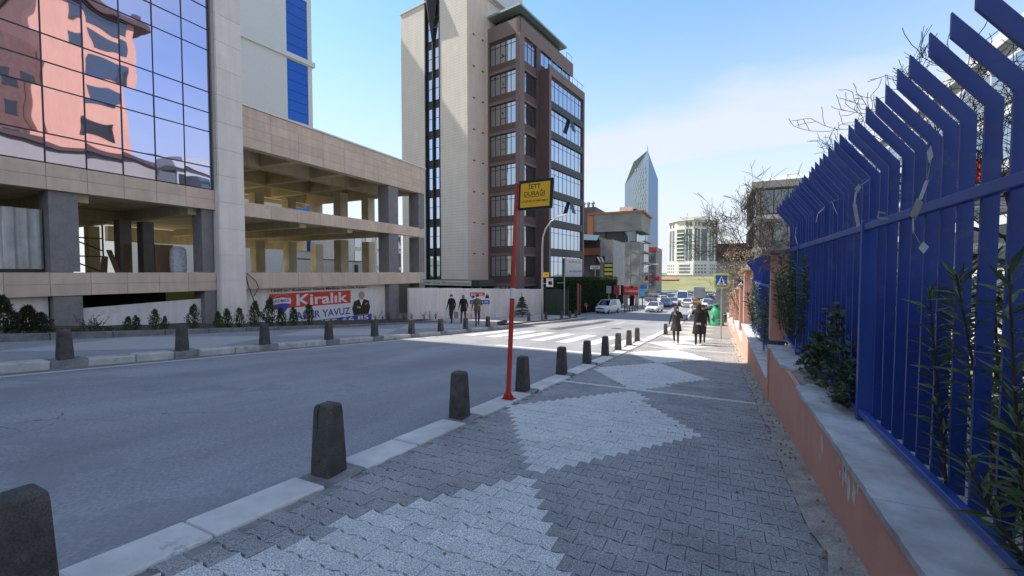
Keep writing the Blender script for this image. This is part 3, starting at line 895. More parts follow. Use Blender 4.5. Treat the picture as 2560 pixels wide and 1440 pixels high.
# grey rendered pillars
for (ya, yb, za, zb) in ((6.05, 6.78, -1.5, 4.25), (10.72, 11.16, -1.6, 4.25), (-.8, 0, -.7, 4.25)):
    MB().box(F - .85, F - .04 if za < 0 else F, ya, yb, za, .69).build('pillar', M['grey_render'], lb)
    MB().box(F - .85, F - .14, ya, yb, 1.52, zb).build('pillar', M['grey_render'], lb)
# slabs, inside wall and columns of the gutted storeys
MB().box(-34, F - .52, -12, 11.15, 1.15, 1.45).build('floor_slab', M['tan_in'], lb)
MB().box(-34, F - .52, -12, 11.15, 4.45, 5.0).build('ceiling_slab', M['tan_in'], lb)
for y_ in (3.2, 7.0, 10.6):
    MB().box(-33.6, F - .53, y_ - .2, y_ + .2, 4.0, 4.44).build('downstand', M['tan_in'], lb)
for x_ in (-26.5,):
    MB().box(x_ - .2, x_ + .2, -12, 11.1, 3.95, 4.43).build('downstand', M['tan_in'], lb)
MB().box(-34.3, -34.01, -12, 8.0, -1, 5).build('back_wall', M['tan_in'], lb)
MB().box(-34.3, -34.01, 8.0, 11.15, -1, 2.0).build('back_wall', M['tan_in'], lb)
for (x_, y_) in ((-25.2, 10.0), (-25.0, 11.0 - .2), (-30, 6.5), (-30, 10.6)):
    MB().box(x_ - .28, x_ + .28, y_ - .22, y_ + .22, 1.46, 3.94).build('inner_pillar', M['grey_render'] if x_ > -26 else M['tan_in'], lb)
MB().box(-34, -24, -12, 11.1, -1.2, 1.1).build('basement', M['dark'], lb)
# white site walls below the lower beam
MB().box(F - .45, F - .30, -6, 6.0, -1.4, .68).build('site_wall', M['white_wall'], lb)
mb = MB().prism([(6.8, -1.6), (10.7, -1.6), (10.7, .36), (6.8, .22)], 'x', F - .45, F - .30)
mb.f = [tuple(reversed(f)) for f in mb.f]; mb.build('site_wall', M['white_wall'], lb)

# ---- open concrete wing
wg = thing('office_wing', 'low open-sided concrete wing of three tan beams on grey pillars', 'building', (F - 6, 19, G(19)))
clad_beam(F, 12.36, 26.15, 7.38, 9.26, 9, 4, wg)
clad_beam(F, 12.36, 25.45, 4.14, 4.81, 9, 1, wg)
clad_beam(F, 12.36, 25.45, .71, 1.50, 9, 1, wg)
MB().box(F - .7, F + .06, 12.34, 26.2, 9.27, 9.36).build('roof_edge', M['col_white'], wg)
MB().box(-33, F - .03, 25.6, 26.12, 7.40, 9.25).build('end_beam', M['tan'], wg)
MB().box(-33, F - .52, 12.4, 25.58, 8.62, 9.2).build('roof_slab', M['tan_in'], wg)
for y_ in (12.7, 16.0, 19.3, 22.6):
    MB().box(-33, F - .54, y_ - .22, y_ + .22, 7.55, 8.61).build('roof_beam', M['tan_in'], wg)
for x_ in (-24.0, -28.3, -32.7):
    MB().box(x_ - .25, x_ + .25, 12.4, 25.58, 7.50, 8.60).build('roof_beam', M['tan_in'], wg)
MB().box(-33, F - .52, 12.4, 25.4, 4.35, 4.72).build('floor_slab', M['tan_in'], wg)
MB().box(-33, F - .52, 12.4, 25.4, 1.10, 1.45).build('floor_slab', M['tan_in'], wg)
for y_ in (16.0, 19.3, 22.6):
    MB().box(-33, F - .54, y_ - .2, y_ + .2, 3.95, 4.34).build('floor_beam', M['tan_in'], wg)
for (ya, yb) in ((22.25, 23.2), (25.47, 26.13)):
    for (za, zb) in ((-2.4, .70), (1.51, 4.13), (4.82, 7.37)):
        MB().box(F - 1.0, F - .06 if ya < 25 else F - .08, ya, yb, za, zb).build('pillar', M['grey_render'], wg)
for (x_, y_) in ((-25.8, 23.4), (-25.5, 25.9), (-31.5, 20.6), (-31.5, 23.3), (-31.5, 25.9), (-31.5, 17.0)):
    for (za, zb) in ((1.46, 3.94), (4.73, 7.49)):
        MB().box(x_ - .36, x_ + .36, y_ - .36, y_ + .36, za, zb).build('pillar', M['tan_in'], wg)
# rear beams with the parapet that the openings are cut from
MB().box(-33.4, -33.01, 12.4, 26.1, 3.4, 4.3).build('rear_beam', M['tan_in'], wg)
MB().box(-33.4, -33.01, 12.4, 26.1, 7.2, 8.6).build('rear_beam', M['tan_in'], wg)
# white site wall under the wing
bw_ = MB().box(F - .62, F - .40, 12.36, 22.2, -2.2, .70); bw_.build('site_wall', M['white_wall'], wg)

# banner printed on the site wall
BX = F - .385
bn = thing('banner', 'large red white and blue Kiralık banner on the white wall under the wing', 'banner', (BX, 17, -1.4))
M['pr_red'] = plain('print_red', (0.62, 0.055, 0.035), 0.6); M['pr_blue'] = plain('print_blue', (0.06, 0.07, 0.36), 0.6)
M['pr_white'] = plain('print_white', (0.72, 0.70, 0.70), 0.6); M['pr_black'] = plain('print_black', (0.03, 0.03, 0.035), 0.6)
M['pr_suit'] = plain('print_suit', (0.035, 0.022, 0.02), 0.6); M['pr_skin'] = plain('print_skin', (0.50, 0.27, 0.20), 0.6)
def by(px): return atX(px, 700, BX).y
def bq(y0, y1, z0, z1, lay=0):
    x = BX + .004 * lay
    return [(x, y0, z0), (x, y1, z0), (x, y1, z1), (x, y0, z1)]
def flat(name, pts, m, parent, lay):
    x = BX + .004 * lay
    return MB().face([(x, a, b) for a, b in pts]).build(name, m, parent)
yL, yR_, yE = by(672), by(876), by(927)
MB().box(BX - .014, BX, yL - .05, yE + .05, -1.66, .44).build('sheet', M['pr_white'], bn)
flat('red_field', [(yL, -.38), (yR_, -.38), (yR_, .40), (yL, .40)], M['pr_red'], bn, 1)
YU = Vector((0, 1, 0)); ZU = Vector((0, 0, 1))
text('Kiralık', bn, M['pr_white'], (BX + .009, by(740), -.30), YU, ZU, by(868) - by(740), .62, .022)
text('1360 m² Kullanım Alanlı Mağaza Ve Ofis Katları', bn, M['pr_black'], (BX + .012, by(677), .455), YU, ZU, by(916) - by(677), .20, .012)
text('KADİR YAVUZ', bn, M['pr_blue'], (BX + .009, by(722), -1.06), YU, ZU, by(874) - by(722), .56, .018)
flat('blue_field', [(by(735), -1.62), (by(928), -1.62), (by(928), -1.20), (by(735), -1.20)], M['pr_blue'], bn, 1)
text('455 66 85', bn, M['pr_white'], (BX + .009, by(790), -1.54), YU, ZU, by(920) - by(790), .30, .02)
# balloon emblem
yc, zc, ry, rz_ = by(704), .0, (by(728) - by(680)) / 2, .36
def arc(f0, f1, n=14): return [(yc + ry * math.cos(f0 + (f1 - f0) * k / n), zc + rz_ * math.sin(f0 + (f1 - f0) * k / n)) for k in range(n + 1)]
flat('emblem_disc', arc(0, 2 * math.pi)[:-1], M['pr_white'], bn, 2)
flat('emblem_top', [(a * .97 + yc * .03, b * .95) for a, b in arc(.45, math.pi - .45)] + [(yc - ry * .4, .17), (yc, .21), (yc + ry * .4, .17)][::1], M['pr_red'], bn, 3)
flat('emblem_base', [(yc - ry * .86, -.17), (yc - ry * .4, -.12), (yc, -.11), (yc + ry * .4, -.12), (yc + ry * .86, -.17)][::-1] + [(yc - ry * .5, -.42), (yc - ry * .12, -.66), (yc + ry * .12, -.66), (yc + ry * .5, -.42)], M['pr_blue'], bn, 3)
text('RE/MAX', bn, M['pr_blue'], (BX + .018, yc - ry * .74, -.05), YU, ZU, ry * 1.5, .15, .01)
# printed man in a dark suit, arms folded
pc = by(903); k_ = (by(927) - by(876)) / 2.2
flat('portrait_suit', [(pc - .85 * k_, -1.18), (pc + .75 * k_, -1.18), (pc + .95 * k_, -.75), (pc + .8 * k_, -.32), (pc + .25 * k_, -.2), (pc - .25 * k_, -.2), (pc - .8 * k_, -.32), (pc - 1.0 * k_, -.75)], M['pr_suit'], bn, 2)
flat('portrait_shirt', [(pc - .05 * k_, -.62), (pc + .22 * k_, -.21), (pc - .22 * k_, -.21)], M['pr_white'], bn, 3)
flat('portrait_head', [(pc + .34 * k_ * math.cos(t * .4189), .05 + .25 * math.sin(t * .4189)) for t in range(15)], M['pr_skin'], bn, 3)
flat('portrait_hand', [(pc - .5 * k_, -.72), (pc - .15 * k_, -.78), (pc - .1 * k_, -.68), (pc - .45 * k_, -.60)], M['pr_skin'], bn, 3)
flat('portrait_hand', [(pc + .35 * k_, -.60), (pc + .65 * k_, -.52), (pc + .7 * k_, -.44), (pc + .4 * k_, -.5)], M['pr_skin'], bn, 3)
# cable that hangs from the beam by the column
cb = MB().tube([(F + .05, 12.42, 1.55), (F + .06, 12.55, .9), (F + .1, 12.8, .1), (F + .25, 13.15, -.8), (F + .5, 13.4, -1.1)], .018, 6)
tag(cb.build('cable', M['black']), 'thin black cable hanging from the beam beside the white column', 'cable', 'loose cables')
cb = MB().tube([(F + .05, 12.45, 1.5), (F + .09, 12.9, 1.1), (F + .08, 13.05, .75), (F + .05, 12.8, .35)], .016, 6)
tag(cb.build('cable', M['black']), 'short looped black cable on the tan beam beside the white column', 'cable', 'loose cables')

# ---- things left inside the gutted storey
M['zinc'] = mat('zinc_sheet', (0.46, 0.45, 0.44), 0.5, var=0.18, scale=2, metal=0.2, streak=0.25)
cs_ = thing('corrugated_screen', 'ribbed grey metal sheets screening the storey left of the grey pillar', 'screen', (F - .5, 4.4, 1.46))
for k in range(9):
    y0 = -2.0 + k * .89
    mb = MB(); n = 12; zt_ = 3.58 + rng.uniform(-.05, .03) + .0
    pr = []
    for j in range(n + 1):
        t = j / n; ph = (j % 4)
        pr.append((F - .55 + (.0 if ph in (0, 1) else .055) + k % 2 * .012, y0 + .885 * t))
    for (xa, ya), (xb, yb) in zip(pr, pr[1:]):
        mb.face([(xa, ya, 1.62), (xb, yb, 1.62), (xb, yb, zt_), (xa, ya, zt_)])
    mb.build('sheet', M['zinc'], cs_)
MB().box(F - .60, F - .57, -2, 6.0, 1.5, 1.6).build('foot_rail', M['dark_steel'], cs_)
M['rust'] = plain('rusty_tube', (0.20, 0.085, 0.05), 0.8)
sf = thing('scaffold', 'rusty tube scaffold with crossed braces inside the open storey', 'scaffold', (-28, 9, 1.46))
for (a, b) in (((-28, 7.6, 1.46), (-28, 7.6, 3.9)), ((-28, 10.3, 1.46), (-28, 10.3, 3.9)), ((-28, 7.6, 3.2), (-28, 10.3, 3.2)), ((-28, 7.6, 2.8), (-28, 10.3, 1.5)), ((-28.1, 7.6, 3.85), (-28.1, 10.3, 2.6)), ((-28.05, 7.2, 2.3), (-28.05, 10.4, 2.3))):
    MB().tube([a, b], .035, 6).build('tube', M['rust'], sf)
M['ply'] = mat('plywood', (0.22, 0.13, 0.08), 0.8, var=0.2, scale=3, stretch=(1, 1, .2))
tag(MB().box(-22.6, -22.5, 10.05, 10.75, 1.46, 2.75).build('plywood_sheet', M['ply']), 'brown plywood sheet standing in the open storey beside the corner pillar', 'board')
M['wrap'] = mat('plastic_wrap', (0.55, 0.57, 0.60), 0.35, var=0.3, scale=9, bump=0.8, bscale=8)
mb = MB()
for k in range(12):
    a0 = 2 * math.pi * k / 12
mb.lathe([(.42, 0), (.5, .1), (.52, .6), (.48, 1.05), (.3, 1.18), (.05, 1.2)], 14, (-21.7, 10.55, 1.46), sx=.6, sy=.62)
tag(mb.build('wrapped_pallet', M['wrap'], smooth=False), 'load in crumpled white plastic wrap beside the plywood', 'pallet load')
for k, (y_, lean) in enumerate(((8.9, .4), (9.4, -.3), (9.7, .5))):
    tag(MB().bar((-24.2, y_, 1.47), (-24.6, y_ + lean * .5, 2.2 + .3 * k), .22, .04).build('board', M['ply']), ['short dark board leaning by the inner pillars', 'middle dark board leaning by the inner pillars', 'longest dark board leaning by the inner pillars'][k], 'board', 'boards leaning in the storey')

# ---- planter along the front
pk = thing('planter_kerb', 'long weathered concrete kerb edging the shrub bed on the far pavement', 'planter', (-16.6, 5, G(5)))
for k in range(28):
    y0 = -14 + k * 1.35; y1 = y0 + 1.34
    if y0 > 23.5: break
    h0 = .26 - .008 * max(0, y0); 
    mb = MB().hexa([(-16.82, y0, G(y0) - .1), (-16.5, y0, G(y0) - .1), (-16.5, y1, G(y1) - .1), (-16.82, y1, G(y1) - .1)],
                   [(-16.82, y0, G(y0) + h0 + rng.uniform(0, .02)), (-16.53, y0, G(y0) + h0), (-16.53, y1, G(y1) + h0 - .008), (-16.82, y1, G(y1) + h0 - .008)])
    mb.build('kerb_stone', M['ledge'], pk, bevel=.025, seg=2)
mb = MB()
for k in range(60):
    y0 = -14 + k * .65; y1 = y0 + .65
    def hz_(x, y): return G(y) + .16 - .006 * max(0, y) + .06 * mnoise.noise(Vector((x * 1.2, y * .9, 0))) + (.05 if x < -18 else 0)
    for xa, xb in ((-20.3, -19.1), (-19.1, -18), (-18, -16.85)):
        mb.face([(xa, y0, hz_(xa, y0)), (xb, y0, hz_(xb, y0)), (xb, y1, hz_(xb, y1)), (xa, y1, hz_(xa, y1))])
tag(mb.build('shrub_bed', M['soil']), kind='structure')
# ================================================================== TOWERS BEHIND
def hit(root, px, py, axis, c):
    """where the sight line through a picture point meets a vertical plane of a (turned) building: local x, y and world z"""
    inv = Wm(root).inverted()
    o_ = inv @ Vector((0, 0, CAMZ)); d_ = inv.to_3x3() @ ray(px, py)
    k = 0 if axis == 'x' else 1
    t = (c - o_[k]) / d_[k]
    return o_ + d_ * t
M['beige'] = mat('beige_siding', (0.78, 0.71, 0.62), 0.8, var=0.05, scale=0.6, rnd=0.0, streak=0.05)
def lines(m, per, strength=0.8, axis='Z', width=.08, dark=.8):
    """shadow-gap lines of siding too fine to build"""
    N = m.node_tree.nodes; L = m.node_tree.links
    b = N['Principled BSDF']
    t = N.new('ShaderNodeTexCoord'); s = N.new('ShaderNodeSeparateXYZ'); L.new(t.outputs['Object'], s.inputs[0])
    a = N.new('ShaderNodeMath'); a.operation = 'DIVIDE'; L.new(s.outputs[axis], a.inputs[0]); a.inputs[1].default_value = per
    f = N.new('ShaderNodeMath'); f.operation = 'FRACT'; L.new(a.outputs[0], f.inputs[0])
    g = N.new('ShaderNodeMath'); g.operation = 'LESS_THAN'; L.new(f.outputs[0], g.inputs[0]); g.inputs[1].default_value = width
    src = b.inputs['Base Color'].links[0].from_socket
    mr = N.new('ShaderNodeMapRange'); L.new(g.outputs[0], mr.inputs['Value']); mr.inputs['To Min'].default_value = 1; mr.inputs['To Max'].default_value = dark
    v = N.new('ShaderNodeVectorMath'); v.operation = 'SCALE'; L.new(src, v.inputs[0]); L.new(mr.outputs[0], v.inputs['Scale'])
    L.new(v.outputs[0], b.inputs['Base Color'])
lines(M['beige'], .3, dark=.80, width=.12)
M['beige2'] = mat('beige_siding_warm', (0.74, 0.60, 0.49), 0.8, var=0.05, scale=0.6, streak=0.05); lines(M['beige2'], .3, dark=.84, width=.12)
M['brown'] = mat('brown_panel', (0.135, 0.088, 0.080), 0.7, var=0.08, scale=0.8, streak=0.06)
M['brown_frame'] = mat('brown_frame', (0.215, 0.160, 0.148), 0.7, var=0.08, scale=0.8, streak=0.06)
M['win'] = mirror_glass('window_glass', (0.62, 0.68, 0.74), 0.02, wave=0.02, wscale=0.8, inner=(0.06, 0.065, 0.06), weight=0.62)
M['win_bay'] = mirror_glass('bay_glass', (0.66, 0.76, 0.90), 0.02, wave=0.03, wscale=0.7, inner=(0.10, 0.11, 0.12), weight=0.72)
M['curtain'] = mat('blind', (0.30, 0.28, 0.25), 0.9, var=0.1)
M['spandrel'] = mat('dark_spandrel', (0.055, 0.056, 0.06), 0.5, var=0.1)

def window(root, axis, c, a0, a1, z0, z1, cols, trans=None, m=None, fm=None, proud=.04, fw_=.05, skip=(), vent=None):
    """window in plane axis=c (outside is +x for 'x', -y for 'y'); frame plus one pane per light, built in local space"""
    m = m or M['win']; fm = fm or M['mullion']
    sgn = 1 if axis == 'x' else -1
    fr = MB()
    def bx(mb, p0, p1, q0, q1, d0, d1):
        lo, hi = sorted((c + sgn * d0, c + sgn * d1))
        if axis == 'x': mb.box(lo, hi, p0, p1, q0, q1)
        else: mb.box(p0, p1, lo, hi, q0, q1)
    xs = [a0 + (a1 - a0) * k / cols for k in range(cols + 1)]
    bx(fr, a0, a1, z0, z0 + fw_, .0, proud); bx(fr, a0, a1, z1 - fw_, z1, .0, proud)
    for k, x in enumerate(xs):
        x0 = min(max(x - fw_ / 2, a0), a1 - fw_)
        bx(fr, x0, x0 + fw_, z0 + fw_, z1 - fw_, .0, proud)
    zt_ = z0 + (z1 - z0) * trans if trans else None
    if zt_: 
        for k in range(cols):
            bx(fr, xs[k] + fw_ / 2, xs[k + 1] - fw_ / 2, zt_ - fw_ / 2, zt_ + fw_ / 2, .0, proud * .9)
    if vent is not None:
        zv = z0 + (z1 - z0) * .30
        bx(fr, xs[vent] + fw_ / 2, xs[vent + 1] - fw_ / 2, zv - fw_ / 2, zv + fw_ / 2, 0, proud * .9)
    w_ = fr.build('window', fm, root, local=True)
    for k in range(cols):
        zz = [z0 + fw_, zt_, z1 - fw_] if zt_ else [z0 + fw_, z1 - fw_]
        for za, zb in zip(zz, zz[1:]):
            if k in skip: continue
            mb = MB(); bx(mb, xs[k] + fw_ / 2, xs[k + 1] - fw_ / 2, za, zb, -.03, proud * .45)
            p_ = mb.build('pane', m, w_, local=True)
    return w_

tw = thing('office_tower', 'slim beige tower with a dark glazed slot, joined to a brown glass block', 'building', (-23.6 * 1.1, 38.0 * 1.1, 1.5 + 1.1 * (G(38) - 1.5)), R(-8.7))
tw.scale = (1.1, 1.1, 1.1)
ZB = -G(38)          # add to a world height to get a local one
def L(zw): return zw + ZB
top = L(31.2)
# beige shaft, in two leaves either side of the glazed slot
xs0 = hit(tw, 1064, 400, 'y', 0).x; xs1 = hit(tw, 1101, 400, 'y', 0).x; xl = hit(tw, 1005, 400, 'y', 0).x
MB().box(xl, xs0, 0, 11, 0, top).build('wall', M['beige'], tw, local=True)
MB().box(xs1, 0, 0, 11, 0, top).build('wall', M['beige'], tw, local=True)
MB().box(xs0, xs1, .25, 11, 0, top - .6).build('slot_wall', M['spandrel'], tw, local=True)
MB().box(-.01, .035, .02, 3.4, 0, top - .02).build('side_cladding', M['beige2'], tw, local=True)
MB().box(xl - .1, .12, -.1, 11.1, top, top + .14).build('roof_edge', M['col_white'], tw, local=True)
# lift house above the roof
M['white_siding'] = mat('white_siding', (0.66, 0.67, 0.68), 0.7, var=0.04); lines(M['white_siding'], .22, dark=.75, width=.15)
MB().box(xl + 1.6, -2.0 + 2.6, 3.2, 9.5, top + .14, top + 9).build('lift_house', M['white_siding'], tw, local=True)
# slot: two rows of windows, spandrels between
xm = (xs0 + xs1) / 2
for k in range(9):
    z0 = L(.9 + 3.25 * k)
    for a, b in ((xs0 + .15, xm - .085), (xm + .085, xs1 - .15)):
        if z0 + 2.35 < top:
            window(tw, 'y', .25, a, b, z0, z0 + 2.45, 1, .55, M['win_bay'], proud=.05)
MB().box(xm - .08, xm + .08, .0, .24, 0, top - 3).build('slot_fin', M['dark_steel'], tw, local=True)
for x in (xs0 + .06, xs1 - .06):
    MB().box(x - .06, x + .06, -.06, .24, 0, top + .3).build('slot_jamb', M['dark_steel'], tw, local=True)
# pointed metal prow at the top of the slot
mb = MB()
A = [(xs0 + .1, -.1, top + .9), (xs1 - .1, -.1, top + .6), (xm, -.9, top + .1), (xm, -.02, top - 4.6)]
mb.face([A[0], A[3], A[2]]); mb.face([A[2], A[3], A[1]]); mb.face([A[0], A[2], A[1]]); mb.face([A[0], A[1], A[3]])
mb.build('prow', M['dark_steel'], tw, local=True)
# little vents on the narrow side
for k in range(8):
    zc_ = hit(tw, 1182, 94 + 77 * k, 'x', .035).z
    zc_ = L(26.4 - 3.27 * k)
    for y_ in (1.0, 2.5):
        MB().box(.036, .10, y_ - .13, y_ + .13, zc_ - .06, zc_ + .06).build('vent', M['spandrel'], tw, local=True)

# brown block
BXc = 4.27; BY0 = 3.4
yb0 = hit(tw, 1347, 400, 'x', BXc).y          # where the bay begins
BAYX = BXc + 1.35
yb1 = hit(tw, 1461, 400, 'x', BAYX).y
btop = L(28.0)
# z of each window head
heads = [L(26.2 - 3.27 * k) for k in range(9)]
MB().box(.04, BXc - .25, BY0 + .28, yb1 - 1.0, 0, btop - .1).build('core', M['brown'], tw, local=True)
MB().box(BXc - .24, BAYX - .25, yb0 + .4, yb1 - .3, 0, L(23.6)).build('bay_core', M['brown'], tw, local=True)
# corner post and edge posts
MB().box(BXc - .55, BXc, BY0, BY0 + .9, 0, btop).build('corner_post', M['brown_frame'], tw, local=True)
MB().box(.045, .20, BY0 + .001, BY0 + .27, 0, btop - .02).build('edge_post', M['brown_frame'], tw, local=True)
MB().box(BXc - .24, BXc - .002, yb0 - .5, yb0 + .39, 0, btop - .3).build('edge_post', M['brown'], tw, local=True)
MB().box(BXc + .0, BAYX - .02, yb0, yb0 + .38, L(-1), L(23.9)).build('bay_side', M['brown'], tw, local=True)
MB().box(BAYX - .24, BAYX, yb0 + .001, yb0 + .45, L(-1), L(24.3)).build('bay_post', M['brown_frame'], tw, local=True)
for k, h in enumerate(heads):
    sill = h - 2.28
    nxt = (heads[k + 1] if k + 1 < len(heads) else h - 3.27)
    # spandrel bands
    MB().box(.21, BXc - .56, BY0 + .05, BY0 + .27, nxt + .02, sill - .02).build('spandrel', M['brown'], tw, local=True)
    MB().box(.21, BXc - .56, BY0 + .0, BY0 + .27, nxt + .0, nxt + .3).build('ledge', M['brown_frame'], tw, local=True)
    MB().box(BXc - .24, BXc - .05, BY0 + .91, yb0 - .51, nxt + .02, sill - .02).build('spandrel', M['brown'], tw, local=True)
    MB().box(BXc - .24, BXc - .01, BY0 + .91, yb0 - .51, nxt - .05, nxt + .18).build('ledge', M['brown_frame'], tw, local=True)
    window(tw, 'y', BY0 + .25, .22, BXc - .57, sill, h, 5, .80, proud=.06, vent=2)
    if k < 9:
        window(tw, 'x', BXc - .22, BY0 + .93, yb0 - .52, sill, h - .06, 3, .80, proud=.06)
    if k >= 1:
        window(tw, 'x', BAYX - .24, yb0 + .47, yb1 - .35, sill - .1, h + .05, 8, .74, M['win_bay'], proud=.05, fw_=.04)
        MB().box(BAYX - .24, BAYX - .03, yb0 + .46, yb1 - .35, nxt + .07, sill - .12).build('spandrel', M['spandrel'], tw, local=True)
    else:
        window(tw, 'x', BXc - .22, yb0 + .4, yb1 - 1.4, sill + .9, h + .1, 7, None, M['win_bay'], proud=.05)
MB().box(.04, BXc, BY0, BY0 + .28, btop - 1.55, btop).build('top_band', M['brown_frame'], tw, local=True)
MB().box(BXc - .24, BXc, BY0 + .91, yb1 - .6, btop - 1.6, btop - .02).build('top_band', M['brown_frame'], tw, local=True)
MB().box(BAYX - .24, BAYX, yb0 + .46, yb1 - .3, L(23.25), L(24.25)).build('bay_parapet', M['brown_frame'], tw, local=True)
MB().box(BAYX - .24, BAYX, yb1 - .34, yb1, L(-1), L(24.25)).build('bay_post', M['brown_frame'], tw, local=True)
# setback glass storey and thin overhanging roof
M['roof_steel'] = plain('roof_steel', (0.30, 0.36, 0.38), 0.4, metal=0.4)
window(tw, 'y', BY0 + 1.3, .3, BXc - .8, btop + .05, btop + 1.1, 4, None, M['win'], proud=.05)
window(tw, 'x', BXc - .75, BY0 + 1.4, yb1 - 3, btop + .05, btop + 1.1, 9, None, M['win'], proud=.05)
MB().box(.1, BXc - .82, BY0 + 1.36, yb1 - 3, btop + .0, btop + 1.1).build('penthouse_core', M['spandrel'], tw, local=True)
MB().box(-.3, BXc + .05, BY0 - .05, yb1 - 2.4, btop + 1.15, btop + 1.36).build('roof', M['roof_steel'], tw, local=True)
for (a, b, x_, z_) in ((yb1 - 2.3, yb1 - .6, BXc - .05, btop + .0), (yb0 + .5, yb1 - .1, BAYX - .06, L(24.26))):
    for k in range(int((b - a) / 1.3) + 1):
        MB().box(x_ - .02, x_ + .02, a + k * 1.3 - .02, a + k * 1.3 + .02, z_, z_ + .75).build('rail_post', M['steel'], tw, local=True)
    MB().box(x_ - .025, x_ + .025, a, b, z_ + .75, z_ + .79).build('rail', M['steel'], tw, local=True)
# two tilted vents in the bay glazing
for (yy, zz) in ((hit(tw, 1428, 318, 'x', BAYX).y, L(18.3)), (hit(tw, 1428, 520, 'x', BAYX).y, L(8.6))):
    mb = MB().hexa([(BAYX - .10, yy - .45, zz + 1.5), (BAYX - .10, yy + .45, zz + 1.5), (BAYX + .38, yy + .45, zz), (BAYX + .38, yy - .45, zz)],
                   [(BAYX - .06, yy - .45, zz + 1.53), (BAYX - .06, yy + .45, zz + 1.53), (BAYX + .42, yy + .45, zz + .03), (BAYX + .42, yy - .45, zz + .03)])
    mb.build('open_vent', M['mullion'], tw, local=True)
# posters inside the low bay windows
M['poster'] = mat('window_poster', (0.66, 0.65, 0.62), 0.6, var=0.08)
ya_ = hit(tw, 1414, 655, 'x', BAYX + .03).y
MB().box(BAYX - .16, BAYX + .02, ya_, yb1 - .5, L(.85), L(3.2)).build('window_poster', M['poster'], tw, local=True)
M['pr_red2'] = plain('poster_red', (0.55, 0.10, 0.07), .6)
inv_ = Wm(tw)
text('KİRALIK', tw, M['pr_red2'], inv_ @ Vector((BAYX + .025, ya_ + .9, L(2.65))), inv_.to_3x3() @ Vector((0, 1, 0)), (0, 0, 1), yb1 - ya_ - 1.6, .4, .02)
text('SAHİBİNDEN', tw, M['pr_blue'], inv_ @ Vector((BAYX + .025, ya_ + .9, L(1.5))), inv_.to_3x3() @ Vector((0, 1, 0)), (0, 0, 1), yb1 - ya_ - 1.6, .35, .02)

# canopy with the sign fascia in front of the tower
cp = thing('shop_canopy', 'flat canopy with a cream sign fascia below the beige tower', 'canopy', (-24.5, 37.4, G(37.4)), R(-8.7))
inv_ = Wm(cp)
c0 = hit(cp, 1052, 700, 'y', -2.0).x; c1 = hit(cp, 1177, 700, 'y', -2.0).x; c2_ = c1 + 1.0
MB().box(c0, c2_, -1.9, .5, 2.95, 3.55).build('roof', M['spandrel'], cp, local=True)
M['cream'] = mat('cream_fascia', (0.66, 0.62, 0.52), .6, var=.05)
MB().box(c0, c1, -2.0, -1.91, 3.0, 3.5).build('sign_fascia', M['cream'], cp, local=True)
def cpw(x, z): return inv_ @ Vector((x, -2.012, z + .42))
ux = inv_.to_3x3() @ Vector((1, 0, 0))
text('HAN', cp, M['pr_black'], cpw(c0 + .55, 2.72), ux, (0, 0, 1), .85, .22, .01)
text('myr', cp, M['pr_black'], cpw(c0 + 3.05, 2.66), ux, (0, 0, 1), .7, .26, .005)
for zz in (2.74, 2.9):
    MB().box(c0 + 1.75, c0 + 2.75, -2.012, -2.002, zz + .42, zz + .45).build('sign_rule', M['pr_black'], cp, local=True)
MB().box(c0 + 3.85, c1 - .1, -2.012, -2.002, 3.12, 3.3).build('sign_script', mat('sign_script', (.45, .42, .36), .6, var=.3, scale=20), cp, local=True)
for x_ in (c0 + .3, c1 - .2, c2_ - .2):
    MB().box(x_ - .1, x_ + .1, -1.7, -1.5, -.3, 2.94).build('post', M['spandrel'], cp, local=True)
MB().box(c0, c2_, .3, .45, -.3, 2.94).build('shop_front', M['dark'], cp, local=True)

# ---- white tower with tall blue glazed strips (behind the wing)
M['white_panel'] = mat('white_panel', (0.58, 0.60, 0.61), 0.6, var=0.03); lines(M['white_panel'], 1.1, dark=.90, width=.025)
M['blue_glass'] = mirror_glass('blue_glass', (0.10, 0.24, 0.62), 0.05, inner=(0.008, 0.05, 0.30), weight=0.35)
wt = thing('white_tower', 'white panelled tower with tall blue glazed strips behind the open wing', 'building', (-60, 49, -4), R(-6.7))
WH = 62 + 4
y79 = 0.0; yA = hit(wt, 772, 300, 'x', 0).y; yB = hit(wt, 720, 300, 'x', 0).y
MB().box(-16, -.001, yA, 0, 0, WH).build('wall', M['white_panel'], wt, local=True)
MB().box(-16, -.001, -24, yB, 0, WH).build('wall', M['white_panel'], wt, local=True)
MB().box(-16, -.30, yB, yA, 0, WH).build('glazing_back', M['white_panel'], wt, local=True)
zb_ = [10.2, 10.2 + 9.4]
z = 5.0
seg = []
led = 35.2 + 4
for k in range(-3, 4):
    a = led + .35 + k * 10.2; b = a + 9.3
    if b > WH or a < 0: continue
    n = 6
    for j in range(n):
        MB().box(-.30, -.12, yB + .02, yA - .02, a + (b - a) * j / n + .03, a + (b - a) * (j + 1) / n - .03).build('blue_pane', M['blue_glass'], wt, local=True)
    MB().box(-.30, .03, yB, yA, b, b + .88).build('band', M['white_panel'], wt, local=True)
for zz in (led - .4,):
    MB().box(-16.2, .35, -24, .35, zz, zz + .75).build('cornice', M['white_panel'], wt, local=True)
